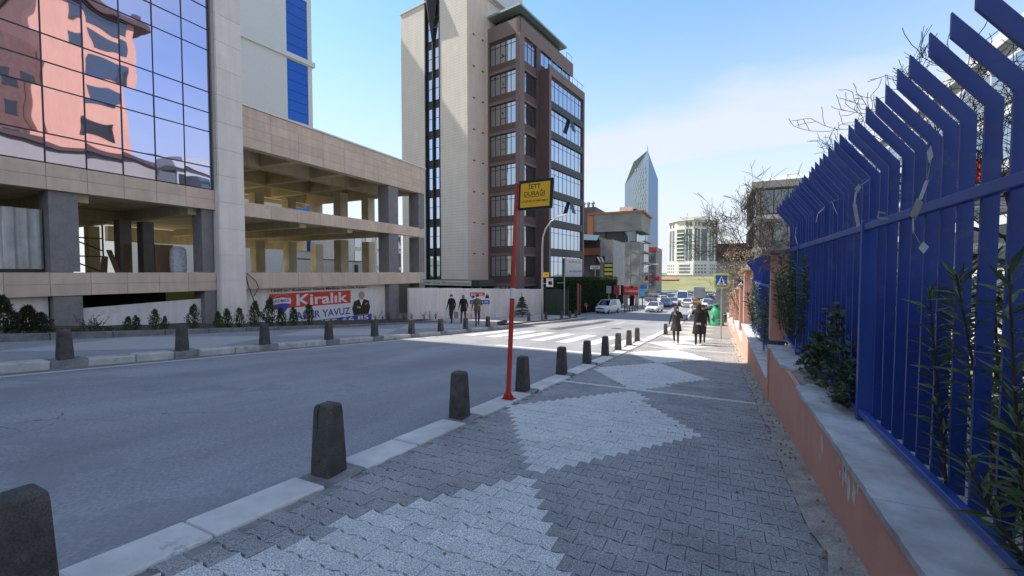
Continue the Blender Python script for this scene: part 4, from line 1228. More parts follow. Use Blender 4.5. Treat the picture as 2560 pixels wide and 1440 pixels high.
# cabins and the platform they stand on
M['cabin'] = mat('cabin_sheet', (0.62, 0.60, 0.56), 0.6, var=0.06); 
mb = MB().box(-90, -34.5, 8, 60, -6, .9); tag(mb.build('site_platform', M['earth']), kind='structure')
for (pa, pb_, zt_, X_, l) in ((742, 853, 3.1, -46, 'long cream site cabin seen through the open wing'), (878, 914, 2.9, -43, 'short cream site cabin seen through the right end of the wing')):
    a = atX(pa, 660, X_).y; b = atX(pb_, 660, X_).y
    r_ = thing('site_cabin', l, 'cabin', (X_, (a + b) / 2, .9), group='site cabins')
    MB().box(X_ - 2.4, X_, a, b, .901, zt_).build('wall', M['cabin'], r_)
    MB().box(X_ - 2.45, X_ + .06, a - .06, b + .06, zt_ + .001, zt_ + .12).build('roof', M['rust'], r_)
    n = 2 if b - a > 6 else 1
    for k in range(n):
        y_ = a + (b - a) * (.35 + .12 * k) if n > 1 else a + .5
        MB().box(X_ + .001, X_ + .03, y_, y_ + .65, .95, 2.5).build('door', M['spandrel'], r_)
# white flats with dark window bands, far behind
fl = thing('apartment_block', 'white flats with dark window bands seen through the open wing', 'building', (-120, 100, -4))
fa0 = atX(772, 600, -120).y; fa1 = atX(905, 600, -120).y
MB().box(-134, -120, fa0, fa1, -4, 11.5).build('wall', M['white_wall'], fl)
for k in range(4):
    for j in range(7):
        y_ = fa0 + 2 + j * (fa1 - fa0 - 4) / 7
        MB().box(-119.98, -119.9, y_, y_ + (fa1 - fa0) / 12, .8 + k * 2.7, 2.2 + k * 2.7).build('window', M['spandrel'], fl)
MB().box(-134.5, -119.6, fa0 - .4, fa1 + .4, 11.5, 12).build('roof', M['col_white'], fl)
# pale block with dark glazed bays behind the right end of the wing
pb2 = thing('glazed_block', 'pale block with dark glazed bays seen past the right end of the wing', 'building', (-52, 60, -4))
q0 = atX(876, 600, -52).y; q1 = atX(1003, 600, -52).y
MB().box(-62, -52, q0, q1, -4, 8.6).build('wall', M['white_wall'], pb2)
for j in range(5):
    y_ = q0 + .8 + j * (q1 - q0) / 5
    for k in range(3):
        MB().box(-51.98, -51.92, y_, y_ + (q1 - q0) / 9, -.5 + k * 3, 1.9 + k * 3).build('window', M['win'], pb2)

# ---- hoarding wall on the far pavement
hp = [(-19.35, 23.3), (-18.9, 26.2), (-18.55, 28.9), (-18.25, 31.6), (-17.95, 34.3), (-17.65, 37), (-17.4, 39.7), (-17.1, 42.6)]
hw_ = thing('site_hoarding', 'pale rendered site wall behind the three people on the far pavement', 'wall', (-18, 33, G(33)))
M['hoard'] = mat('hoarding_render', (0.72, 0.66, 0.62), .85, var=.06, scale=1.2, streak=.12, rnd=.05)
for k, (a, b) in enumerate(zip(hp, hp[1:])):
    za = .42 - .105 * k; zb = za - .08
    d = (Vector((b[0], b[1], 0)) - Vector((a[0], a[1], 0))).normalized(); nn = Vector((d.y, -d.x, 0)) * .08
    a_ = Vector((a[0], a[1], 0)) + d * .006; b_ = Vector((b[0], b[1], 0)) - d * .006
    lo = [a_ - nn, a_ + nn, b_ + nn, b_ - nn]
    zl = [G(a[1]) - .3] * 2 + [G(b[1]) - .3] * 2; zh = [za, za, zb, zb]
    MB().hexa([Vector((p.x, p.y, z_)) for p, z_ in zip(lo, zl)], [Vector((p.x, p.y, z_)) for p, z_ in zip(lo, zh)]).build('wall_panel', M['hoard'], hw_)
# small poster on it
def onh(px, py, off=.095):
    d = Vector((hp[2][0] - hp[1][0], hp[2][1] - hp[1][1], 0)).normalized(); nn = Vector((d.y, -d.x, 0))
    p0 = Vector((hp[1][0], hp[1][1], 0)) + nn * off
    r_ = ray(px, py); o_ = Vector((0, 0, CAMZ)); t = (p0 - o_).dot(nn) / r_.dot(nn)
    return o_ + r_ * t
ps = thing('poster', 'small red white and blue poster on the pale site wall', 'poster', onh(1200, 760))
def hq(name, x0, y0, x1, y1, m, off): return MB().face([onh(x0, y1, off), onh(x1, y1, off), onh(x1, y0, off), onh(x0, y0, off)]).build(name, m, ps)
hq('sheet', 1174, 726, 1225, 761, M['pr_white'], .085)
hq('red_field', 1175, 731, 1212, 740, M['pr_red'], .090)
hq('blue_field', 1175, 750, 1224, 760, M['pr_blue'], .090)
MB().face([onh(1176, 740, .09), onh(1181, 746.5, .09), onh(1184, 746.5, .09), onh(1188, 740, .09)]).build('emblem', M['pr_blue'], ps)
MB().face([onh(1213, 746, .09), onh(1223, 746, .09), onh(1222, 739, .09), onh(1218, 737, .09), onh(1214, 739, .09)]).build('portrait_suit', M['pr_suit'], ps)
MB().face([onh(1216.5, 737, .091), onh(1219.5, 737, .091), onh(1219.7, 734, .091), onh(1218, 732.4, .091), onh(1216.3, 734, .091)]).build('portrait_head', M['pr_skin'], ps)
d_ = (onh(1200, 735, .092) - onh(1180, 735, .092)).normalized()
text('Kiralık', ps, M['pr_white'], onh(1178, 739, .093), d_, (0, 0, 1), (onh(1209, 739, .093) - onh(1178, 739, .093)).length, .18, .02)
text('455 66 85', ps, M['pr_white'], onh(1178, 758.5, .093), d_, (0, 0, 1), (onh(1221, 758, .093) - onh(1178, 758, .093)).length, .17, .02)
# ================================================================== BUILDINGS FURTHER DOWN THE STREET
M['gclad'] = mat('grey_cladding', (0.19, 0.185, 0.175), 0.7, var=0.45, scale=0.3, c2=(0.31, 0.295, 0.265), stretch=(1, 1, 2.2))
M['gdark'] = mat('dark_grey_cladding', (0.085, 0.085, 0.088), 0.7, var=0.12, scale=.5)
M['orange'] = plain('orange_cladding', (0.36, 0.14, 0.06), 0.6)
M['concrete'] = mat('concrete', (0.36, 0.35, 0.33), .85, var=.12, scale=.8, streak=.1)
g1 = thing('patterned_block', 'grey patterned office block with an orange frame round its top storey', 'building', (*atY(1600, 681, 100).xy, G(100)))
gz = -G(100)
def LG(py, px=1600, axis='y', c=0): return hit(g1, px, py, axis, c).z
xw = hit(g1, 1532, 681, 'y', 0).x; yd = hit(g1, 1622, 681, 'x', 0).y
zl = LG(604); zg = LG(576); zo = LG(540); zt_ = LG(526)
MB().box(xw, 0, 0, yd, 0, zl).build('lower_wall', M['gclad'], g1, local=True)
MB().box(xw - 3, -1.0, .6, yd, zl, zg).build('glass_core', M['spandrel'], g1, local=True)
window(g1, 'y', .58, xw * .62, -1.1, zl + .1, zg, 6, None, M['win_bay'], proud=.05)
window(g1, 'x', -1.0, .8, yd - .5, zl + .1, zg, 4, None, M['win_bay'], proud=.05)
MB().box(xw - 4.6, .25, -.3, yd, zg, zo + .9).build('upper_wall', M['gclad'], g1, local=True)
MB().box(xw - 6, .8, -.6, yd + .4, zo + .9, zt_).build('roof_slab', M['orange'], g1, local=True)
MB().box(xw - 6, xw - 4.6, -.7, .4, zl - 3, zo + .6).build('frame_leg', M['orange'], g1, local=True)
MB().box(xw - 4.6, xw - 2, 0.1, 4, 0, zg).build('side_wall', M['gdark'], g1, local=True)
# tilted facets that make its pattern
for k in range(5):
    z0 = zl * (k + .12) / 5; z1 = zl * (k + .95) / 5
    for j in range(3):
        xa = xw + (0 - xw) * j / 3 + .1; xb = xw + (0 - xw) * (j + 1) / 3 - .1
        s = 1 if (k + j) % 2 else -1
        MB().hexa([(xa, -.02, z0), (xb, -.02, z0 + s * .5), (xb, -.02, z1 + s * .3), (xa, -.02, z1)], [(xa, -.10 - .10 * (s > 0), z0), (xb, -.10 - .1 * (s < 0), z0 + s * .5), (xb, -.1, z1 + s * .3), (xa, -.1, z1)]).build('facet', M['gclad'], g1, local=True)
for k in range(5):
    z0 = zl * k / 5 + .7
    MB().box(.001, .05, yd * .35, yd * .9, z0, z0 + 1.9).build('window', M['win'], g1, local=True)
    MB().box(.0, .9, yd * .2, yd * .95, z0 + 2.05, z0 + 2.25).build('balcony_slab', M['concrete'], g1, local=True)
# roof plant
MB().box(xw + 1, xw + 4, 2, 5, zt_ + .01, zt_ + 1.3).build('roof_plant', M['col_white'], g1, local=True)
MB().box(-4, -1.5, 3, 6, zt_ + .01, zt_ + .9).build('roof_plant', M['gdark'], g1, local=True)
# its ground floor shops
rs = thing('shop_sign', 'red shop front sign with white lettering and a round emblem above', 'sign', (*atY(1577, 745, 66).xy, G(66)))
def fl_(root, name, px0, py0, px1, py1, Y, m, d=.06):
    a = atY(px0, py1, Y); b = atY(px1, py0, Y)
    return MB().box(a.x, b.x, Y - d, Y, a.z, b.z).build(name, m, root)
fl_(rs, 'board', 1559, 716, 1596, 737, 66, M['pr_red'], .2)
M['glow'] = M['pr_white']
a = atY(1562, 730, 65.78); b = atY(1594, 724, 65.78)
text('Dodsons', rs, M['pr_white'], a, (1, 0, 0), (0, 0, 1), b.x - a.x, b.z - a.z, .01)
c = atY(1579, 714, 65.9)
mb = MB(); mb.lathe([(.33, 0), (.33, .1)], 18); 
for i_, v_ in enumerate(mb.v): mb.v[i_] = (c.x + v_[0], 65.9 - v_[2], c.z + v_[1])
mb.build('emblem', M['steel'], rs)
fl_(rs, 'door', 1574, 738, 1586, 765, 66.1, M['dark'], .1); fl_(rs, 'pier', 1560, 737, 1570, 768, 66.1, M['concrete'], .3); fl_(rs, 'pier', 1588, 737, 1597, 768, 66.1, M['concrete'], .3)
b1 = thing('shop_sign', 'light blue shop banner on posts right of the red shop sign', 'sign', (*atY(1606, 740, 64).xy, G(64)))
fl_(b1, 'board', 1597, 722, 1612, 739, 64, plain('sky_blue_print', (.12, .42, .62), .6)); fl_(b1, 'board', 1600, 713, 1618, 722, 64.3, plain('mid_blue_print', (.05, .16, .5), .6)); fl_(b1, 'post', 1597.5, 739, 1598.5, 768, 64, M['steel']); fl_(b1, 'post', 1611, 739, 1612, 768, 64, M['steel'])
r2 = thing('shop_sign', 'small dark red and white sign left of the red shop sign', 'sign', (*atY(1541, 740, 60).xy, G(60)))
fl_(r2, 'board', 1535, 713, 1549, 737, 60, plain('maroon_print', (.28, .03, .04), .6)); fl_(r2, 'white_panel', 1549, 714, 1551.5, 737, 59.9, M['pr_white']); fl_(r2, 'post', 1541, 737, 1543, 772, 60, M['steel'])
# low brick-fronted shop between the brown block and the patterned one
g2 = thing('shop_house', 'low shop with a brown fascia and blue awning beside the hedge', 'building', (*atY(1500, 681, 68).xy, G(68)))
xl2 = hit(g2, 1440, 681, 'y', 0).x; xr2 = hit(g2, 1531, 681, 'y', 0).x
def Z2(py): return hit(g2, 1480, py, 'y', 0).z
MB().box(xl2, xr2 - 2.2, 0, 10, 0, Z2(628)).build('wall', M['gdark'], g2, local=True)
MB().box(xr2 - 2.2, xr2, .5, 10, 0, Z2(600)).build('wall', M['concrete'], g2, local=True)
MB().box(xl2, xr2 - 2.0, -.5, .02, Z2(637), Z2(620)).build('fascia', mat('terracotta', (.25, .10, .06), .8), g2, local=True)
mb = MB().hexa([(xl2, -1.4, Z2(600)), (xr2 - 2.2, -1.4, Z2(604)), (xr2 - 2.2, .3, Z2(590)), (xl2, .3, Z2(584))], [(xl2, -1.4, Z2(600) + .1), (xr2 - 2.2, -1.4, Z2(604) + .1), (xr2 - 2.2, .3, Z2(590) + .1), (xl2, .3, Z2(584) + .1)]); mb.build('awning', plain('awning_blue', (.06, .12, .16), .7), g2, local=True)
MB().box(xl2, xr2 - 2.3, .3, 8, Z2(628), Z2(592)).build('terrace', M['spandrel'], g2, local=True)
for k in range(4):
    x_ = xl2 + 2.2 + k * 1.5
    MB().box(x_, x_ + 1.1, -.03, .0, .6, 3.6).build('shop_window', M['win'], g2, local=True)
ds = thing('dark_block', 'plain dark grey block rising behind the blue awning', 'building', (*atY(1470, 681, 112).xy, G(112)))
xa = hit(ds, 1440, 681, 'y', 0).x; xb = hit(ds, 1487, 681, 'y', 0).x
MB().box(xa, xb, 0, 12, 0, hit(ds, 1470, 518, 'y', 0).z).build('wall', M['gdark'], ds, local=True)
for k in range(3):
    MB().lathe([(.35, 0), (.35, 1.2), (.6, 1.4), (.3, 1.9)], 10, (xa + 1.2 + k * 1.3, 3, hit(ds, 1470, 518, 'y', 0).z)).build('roof_vent', M['concrete'], ds, local=True)
wb = thing('sign_board', 'white shop board on the low shop beside the hedge', 'sign', (*atY(1488, 672, 67).xy, G(67)))
fl_(wb, 'board', 1476, 664, 1500, 673, 67, M['pr_white']); fl_(wb, 'lettering', 1479, 667, 1497, 668.5, 66.93, M['pr_black'], .01); fl_(wb, 'lettering', 1481, 670, 1495, 671, 66.93, M['pr_black'], .01); fl_(wb, 'post', 1487, 673, 1489, 700, 67, M['steel'])
yb_ = thing('sign_board', 'black and yellow stacked shop boards right of the white board', 'sign', (*atY(1521, 680, 67).xy, G(67)))
fl_(yb_, 'board', 1509, 657, 1532, 692, 67, M['black'])
for k in range(3): fl_(yb_, 'yellow_panel', 1511, 660 + 10.5 * k, 1531, 667 + 10.5 * k, 66.92, plain('yellow_print', (.62, .52, .10), .6), .02)
fl_(yb_, 'post', 1519, 692, 1521, 712, 67, M['steel'])
M['wsign'] = M['pr_white']
kk = thing('sign_board', 'black sign with two white slanted strokes above the low shop', 'sign', (*atY(1500, 650, 67.5).xy, G(67)))
fl_(kk, 'board', 1490, 640, 1512, 657, 67.4, M['black'])
for k in range(2):
    a = atY(1492 + 8 * k, 642, 67.3); b = atY(1499 + 8 * k, 656, 67.3)
    MB().hexa([(a.x, 67.33, a.z), (a.x + .3, 67.33, a.z), (b.x + .3, 67.33, b.z), (b.x, 67.33, b.z)], [(a.x, 67.28, a.z), (a.x + .3, 67.28, a.z), (b.x + .3, 67.28, b.z), (b.x, 67.28, b.z)]).build('stroke', M['pr_white'], kk)
# next block down the hill
g3 = thing('corner_block', 'narrow grey block with a red sign right of the patterned block', 'building', (*atY(1640, 681, 128).xy, G(128)))
x3 = hit(g3, 1612, 681, 'y', 0).x
def Z3(py): return hit(g3, 1630, py, 'y', 0).z
MB().box(x3, 0, 0, 14, 0, Z3(618)).build('wall', M['gclad'], g3, local=True)
for k in range(4):
    for j in range(2):
        MB().box(x3 + .4 + j * 1.3, x3 + 1.3 + j * 1.3, -.05, -.001, 2.2 + k * 2.3, 3.7 + k * 2.3).build('window', M['win'], g3, local=True)
MB().box(x3 + .8, 0.2, -.2, -.06, Z3(628), Z3(618)).build('sign', M['pr_red'], g3, local=True)
# faceted blue glass tower
M['far_glass'] = mirror_glass('far_tower_glass', (0.38, 0.44, 0.49), 0.15, inner=(0.17, 0.21, 0.245), weight=0.5)
M['far_glass2'] = mirror_glass('far_tower_glass_side', (0.34, 0.44, 0.60), 0.12, inner=(0.09, 0.15, 0.26), weight=0.5)
Y4 = 420
bt = thing('glass_skyscraper', 'pointed faceted blue glass skyscraper on the skyline', 'building', (*atY(1605, 681, Y4).xy, -4.5))
def P4(px, py, dy=0): 
    p = atY(px, py, Y4 + dy); return p
a0, a1 = P4(1562, 690), P4(1562, 462)
e0, e1, e2 = P4(1618, 690, -14), P4(1622, 395, -14), P4(1619, 376, -6)
sft = P4(1584, 405, -5)
b0, b1 = P4(1645, 690, 8), P4(1645, 448, 8)
bt_z = -4.5
def dn(p): return Vector((p.x, p.y, -4.5))
fr_ = [dn(a0), dn(e0), e1, e2, sft, a1]
mb = MB().face([dn(a0), dn(e0), e1, a1]); mb.face([a1, e1, e2, sft])
q = P4(1600, 681, 40)
mb.face([dn(q), dn(a0), a1, Vector((q.x, q.y, a1.z))]); mb.face([Vector((q.x, q.y, a1.z)), a1, sft, e2])
mb.build('front_face', M['far_glass'], bt)
mb = MB().face([dn(e0), dn(b0), b1, e1]); mb.face([e1, b1, e2]); mb.face([dn(b0), dn(q), Vector((q.x, q.y, a1.z)), b1]); mb.face([b1, Vector((q.x, q.y, a1.z)), e2])
mb.build('side_face', M['far_glass2'], bt)
MB().tube([e2 - Vector((0, 0, 1)), e2 + Vector((0, 0, 5))], [.5, .1], 6).build('mast', M['steel'], bt)
# dark staggered windows of its front
rr = random.Random(11)
M['fw'] = plain('far_dark_glass', (0.26, 0.28, 0.25), .4)
for i in range(30):
    for j in range(9):
        u_ = (j + .5 + (.25 if i % 2 else -.1)) / 10; 
        zz = -4.5 + 10 + i * 3.5
        t_ = (zz + 4.5) / (a1.z + 4.5)
        if t_ > 1.12: continue
        if u_ < .15 + .35 * abs(t_ - .5) or rr.random() < .12: continue
        p = dn(a0) + (dn(e0) - dn(a0)) * u_; p.z = zz
        dxy = (e0 - a0); dxy.z = 0; dxy.normalize(); nn = Vector((dxy.y, -dxy.x, 0))
        s_ = .55 + .25 * rr.random()
        p = p + nn * .25
        MB().face([p - dxy * s_, p + dxy * s_ * .6, p + dxy * s_ + Vector((0, 0, 2.5)), p - dxy * s_ * .5 + Vector((0, 0, 2.5))]).build('window', M['fw'], bt)
# white hotel block with tall glazed bays
Y5 = 360
ht = thing('white_tower_block', 'white ornate tower block with tall glazed bays beyond the green bank', 'building', (*atY(1730, 681, Y5).xy, -1.5))
M['hotel'] = mat('hotel_stone', (0.68, 0.655, 0.61), .8, var=.03); M['hglass'] = plain('hotel_glass', (0.13, 0.17, 0.175), .3)
def hx(px): return atY(px, 681, Y5).x
def hz5(py): return atY(1730, py, Y5).z
poly = [(hx(1668), Y5 + 10), (hx(1690), Y5 - 1), (hx(1712), Y5 - 5), (hx(1735), Y5 - 8), (hx(1770), Y5 + 4), (hx(1793), Y5 + 16), (hx(1780), Y5 + 40), (hx(1690), Y5 + 40)]
MB().prism(poly, 'z', -3, hz5(553)).build('wall', M['hotel'], ht)
pl2 = [(hx(1664), Y5 + 9), (hx(1690), Y5 - 3), (hx(1735), Y5 - 10.5), (hx(1772), Y5 + 2), (hx(1797), Y5 + 15), (hx(1784), Y5 + 42), (hx(1688), Y5 + 42)]
MB().prism(pl2, 'z', -3.01, hz5(657)).build('podium', M['hotel'], ht)
MB().prism([(x_ , y_) for x_, y_ in pl2], 'z', hz5(553), hz5(550)).build('cornice', M['hotel'], ht)
MB().box(hx(1705), hx(1757), Y5 - 1, Y5 + 25, hz5(550), hz5(543)).build('attic', M['hotel'], ht)
def on_edge(a, b, t0, t1, z0, z1, name, m, out=.25):
    a = Vector((a[0], a[1], 0)); b = Vector((b[0], b[1], 0)); d = (b - a).normalized(); nn = Vector((d.y, -d.x, 0)) * out
    p0 = a + (b - a) * t0 + nn; p1 = a + (b - a) * t1 + nn
    lo = [p0, p1, p1 - nn * 1.9, p0 - nn * 1.9]
    MB().hexa([Vector((p.x, p.y, z0)) for p in lo], [Vector((p.x, p.y, z1)) for p in lo]).build(name, m, ht)
for (i, spans) in ((0, ((.12, .36), (.5, .74))), (1, ((.08, .95),)), (2, ((.1, .34), (.46, .74))), (3, ((.05, .17), (.25, .38), (.5, .88))), (4, ((.1, .25), (.4, .58), (.75, .9)))):
    for (t0, t1) in spans:
        on_edge(poly[i], poly[i + 1], t0, t1, hz5(652), hz5(574), 'glazed_bay', M['hglass'])
        if t1 - t0 < .4: on_edge(poly[i], poly[i + 1], t0 + .02, t1 - .02, hz5(567), hz5(557), 'window', M['hglass'])
        else:
            for k in range(8): on_edge(poly[i], poly[i + 1], t0, t1, hz5(650 - k * 9.3), hz5(647.5 - k * 9.3), 'balcony', M['hotel'], .9)
for i in range(5):
    for k in range(3):
        for t0 in ((.1, .3, .5, .7) if i != 1 else (.2,)):
            on_edge(pl2[min(i, 3)], pl2[min(i, 3) + 1], t0, t0 + (.09 if i != 1 else .6), hz5(682 - k * 8), hz5(678 - k * 8), 'window', M['hglass'])
    if i == 3: break
# green bank below it, and far land
M['grass'] = mat('grass_bank', (0.17, 0.19, 0.075), 1, var=.4, scale=.10, c2=(.29, .26, .14), bump=.5, bscale=1.5)
mb = MB(); NX, NY = 40, 14
def hb(x, y):
    t = min(1, max(0, (y - 150) / 70)); s = t * t * (3 - 2 * t)
    return -4.45 + s * (4.0 + .7 * mnoise.noise(Vector((x * .02, y * .03, 0)))) - .02
V_ = [[(-160 + 260 * i / NX, 148 + 262 * (j / NY) ** 1.6) for i in range(NX + 1)] for j in range(NY + 1)]
for j in range(NY):
    for i in range(NX):
        q = [V_[j][i], V_[j][i + 1], V_[j + 1][i + 1], V_[j + 1][i]]
        mb.face([(x, y, hb(x, y)) for x, y in q])
tag(mb.build('grass_bank', M['grass'], smooth=True, merge=True), kind='structure')
cl = thing('guard_wall', 'pale low wall along the top of the green bank', 'wall', (-20, 232, -.5))
MB().box(-60, 20, 231.5, 232, -1.2, .1).build('wall', M['concrete'], cl)
fb = thing('roofed_hall', 'low hall with a clay tiled roof left of the green bank', 'building', (*atY(1668, 700, 190).xy, -3))
a = atY(1655, 704, 190); b = atY(1693, 704, 190)
MB().box(a.x, b.x, 190, 200, -3.5, atY(1670, 699, 190).z).build('wall', M['concrete'], fb)
mb = MB().hexa([(a.x - .5, 189, atY(1670, 699, 190).z), (b.x + .5, 189, atY(1670, 699, 190).z), (b.x + .5, 201, atY(1670, 699, 190).z), (a.x - .5, 201, atY(1670, 699, 190).z)], [(a.x + 2, 194, atY(1670, 692, 190).z), (b.x - 2, 194, atY(1670, 692, 190).z), (b.x - 2, 196, atY(1670, 692, 190).z), (a.x + 2, 196, atY(1670, 692, 190).z)]); mb.build('roof', mat('clay_tile', (.36, .19, .12), .9), fb)

# ================================================================== RIGHT-HAND BUILDINGS
M['stone_pale'] = mat('pale_render', (.44, .42, .38), .85, var=.06, scale=.6)
M['win_dark'] = mirror_glass('dark_window_glass', (.45, .50, .52), .03, wave=.03, inner=(.05, .055, .055), weight=.32)
h1 = thing('corner_house', 'pale three storey block with wide dark windows behind the blue fence', 'building', (*atY(1880, 681, 46).xy, G(46)))
x1_ = hit(h1, 2090, 600, 'y', 0).x
def Zh(py): return hit(h1, 1890, py, 'y', 0).z
MB().box(.2, x1_, .2, 14, 0, Zh(470)).build('wall', M['stone_pale'], h1, local=True)
MB().box(-.15, x1_, -.2, 14.4, Zh(472), Zh(455)).build('cornice', M['stone_pale'], h1, local=True)
mb = MB().hexa([(0, -.1, Zh(455)), (x1_, -.1, Zh(455)), (x1_, 14, Zh(455)), (0, 14, Zh(455))], [(2.2, 2, Zh(434)), (x1_, 2, Zh(434)), (x1_, 12, Zh(434)), (2.2, 12, Zh(434))]); mb.build('roof', mat('roof_sheet', (.62, .62, .62), .5, metal=.2), h1, local=True)
for k in range(3):
    z1 = Zh(475) - k * 3.05; 
    window(h1, 'y', .2, .55, x1_ - .3, z1 - 2.3, z1, 5, None, M['win_dark'], proud=.08, fw_=.07)
    window(h1, 'x', .2, .6, 13, z1 - 2.3, z1, 4, None, M['win_dark'], proud=-.08, fw_=.07)
    MB().box(.05, x1_, .02, .2, z1 - 2.75, z1 - 2.35).build('ledge', M['col_white'], h1, local=True)
mb = MB().box(3.2, 3.9, 4, 4.7, Zh(434), Zh(426)); mb.build('roof_vent', M['steel'], h1, local=True); MB().box(3, 8, 4.3, 4.5, Zh(434), Zh(431)).build('duct', M['steel'], h1, local=True)
h2 = thing('dark_hoarding', 'dark panelled block with a red figure, left of the pale corner block', 'building', (*atY(1835, 681, 62).xy, G(62)))
a = hit(h2, 1790, 640, 'y', 0); b = hit(h2, 1882, 607, 'y', 0)
MB().box(a.x, b.x, .0, 6, hit(h2, 1800, 650, 'y', 0).z, b.z).build('upper_wall', mat('dark_panel', (.05, .045, .045), .6), h2, local=True)
MB().box(a.x + .1, b.x, .3, 5.8, 0, hit(h2, 1800, 650, 'y', 0).z).build('lower_wall', M['stone_pale'], h2, local=True)
for k in range(5):
    zc_ = hit(h2, 1800, 614 + 6 * k, 'y', 0).z
    MB().box(a.x + 1.3 + .25 * (k % 2), a.x + 3.8 - .3 * (k % 3), -.05, -.001, zc_, zc_ + .17).build('red_stripe', plain('dull_red', (.27, .11, .10), .7), h2, local=True)
go = thing('glass_office', 'white framed glass office seen between the tall fence blades', 'building', (13, 32, G(32)))
M['off_glass'] = mirror_glass('office_glass', (.62, .72, .80), .03, wave=.03, inner=(.12, .15, .17), weight=.6)
MB().box(13.3, 34, 26, 60, 0 - 3, 13.2).build('core', M['white_panel'], go)
for k in range(5):
    for j in range(10):
        MB().box(13.22, 13.29, 26.2 + j * 3.35, 29.2 + j * 3.35, -1 + k * 2.8, 1.2 + k * 2.8).build('pane', M['off_glass'], go)
for k in range(6):
    for j in range(6):
        MB().box(13.6 + j * 3.3, 16.4 + j * 3.3, 25.92, 25.98, -1 + k * 2.4, 1.0 + k * 2.4).build('pane', M['off_glass'], go)
MB().box(12.9, 34.3, 25.6, 60.3, 13.2, 13.9).build('roof_edge', M['white_panel'], go)
# salmon block across the street: outside the picture, but the mirrored glass shows it
M['salmon'] = mat('salmon_render', (.86, .47, .32), .85, var=.04, scale=.5, streak=.05)
sm = thing('salmon_block', 'salmon rendered block mirrored in the curtain wall across the street', 'building', (31, 23, 0))
MB().box(25, 40, 19.3, 26.9, -2, 32.0).build('wall', M['salmon'], sm)
for zc_ in (18.3, 22.3, 25.5, 28.4, 31.0):
    MB().box(24.96, 25.05, 22.9, 26.0, zc_ - 1.0, zc_ + .85).build('window', M['win_dark'], sm)
MB().box(24.3, 40.4, 19.0, 28.6, 32.0, 32.7).build('roof_edge', M['brown'], sm)
bk = thing('brown_block', 'brown brick block mirrored in the curtain wall beside the salmon one', 'building', (36, 15, 0))
MB().box(27, 44, 14.6, 19.2, -1, 26).build('wall', mat('brown_brick', (.20, .12, .10), .9, var=.2, scale=2), bk)
for k in range(7):
    for j in range(2): MB().box(26.95, 27.05, 15.4 + j * 1.9, 16.6 + j * 1.9, 2 + k * 3.2, 3.8 + k * 3.2).build('window', M['win_dark'], bk)
lw = thing('low_annexe', 'pale low annexe mirrored at the foot of the curtain wall', 'building', (19, 20, 0))
MB().box(17, 24.5, 6, 33.5, -3, 13.6).build('wall', M['stone_pale'], lw)
for j in range(6): MB().box(16.95, 17.05, 7.2 + j * 4.4, 9.6 + j * 4.4, 9.6, 11.4).build('window', M['win_dark'], lw)
MB().box(16.7, 24.8, 5.7, 33.8, 13.6, 14.1).build('roof_edge', M['brown'], lw)

# ================================================================== PLANTING
def leafmat(name, c, c2, rough=.5):
    m = mat(name, c, rough, c2=c2, scale=9, spec=.4)
    return m
M['oleander'] = leafmat('oleander_leaf', (.055, .095, .034), (.15, .20, .07), .42)
M['roundleaf'] = leafmat('round_leaf', (.035, .065, .030), (.10, .15, .065), .35)
M['cypress'] = leafmat('cypress_leaf', (.030, .055, .018), (.085, .12, .038), .7)
M['conifer'] = leafmat('conifer_leaf', (.030, .040, .018), (.075, .075, .035), .8)
M['fir'] = leafmat('fir_needle', (.030, .055, .032), (.075, .11, .07), .7)
M['dryleaf'] = leafmat('dry_leaf', (.28, .20, .125), (.46, .36, .24), .9)
M['bark'] = mat('bark', (.085, .068, .055), .95, var=.3, scale=12, bump=.5)
M['twig'] = mat('twig', (.060, .048, .042), .95, var=.3, scale=12)
def leaf_pts(L_, W_, fold=.25):
    return [(0, 0, 0), (-W_ / 2, L_ * .45, W_ * fold), (0, L_ * .5, 0), (W_ / 2, L_ * .45, W_ * fold), (0, L_, -L_ * .12)], [(0, 2, 1), (0, 3, 2), (1, 2, 4), (2, 3, 4)]
def leaf_mesh(name, L_, W_, m):
    v, f = leaf_pts(L_, W_); me = bpy.data.meshes.new(name); me.from_pydata(v, [], f); me.materials.append(m); return me
def add_leaf(mb, p, d, L_, W_, rg, roll=None):
    v, f = leaf_pts(L_, W_)
    d = Vector(d).normalized()
    q = d.to_track_quat('Y', 'Z')
    from mathutils import Quaternion
    q = q @ Quaternion((0, 1, 0), rg.uniform(-1, 1) if roll is None else roll)
    i = len(mb.v)
    mb.v += [tuple(Vector(p) + q @ Vector(k)) for k in v]
    mb.f += [tuple(i + k for k in t) for t in f]; mb.m += [0] * 4
    return q
def sway(rg): return Vector((rg.gauss(0, 1), rg.gauss(0, 1), rg.gauss(0, 1)))

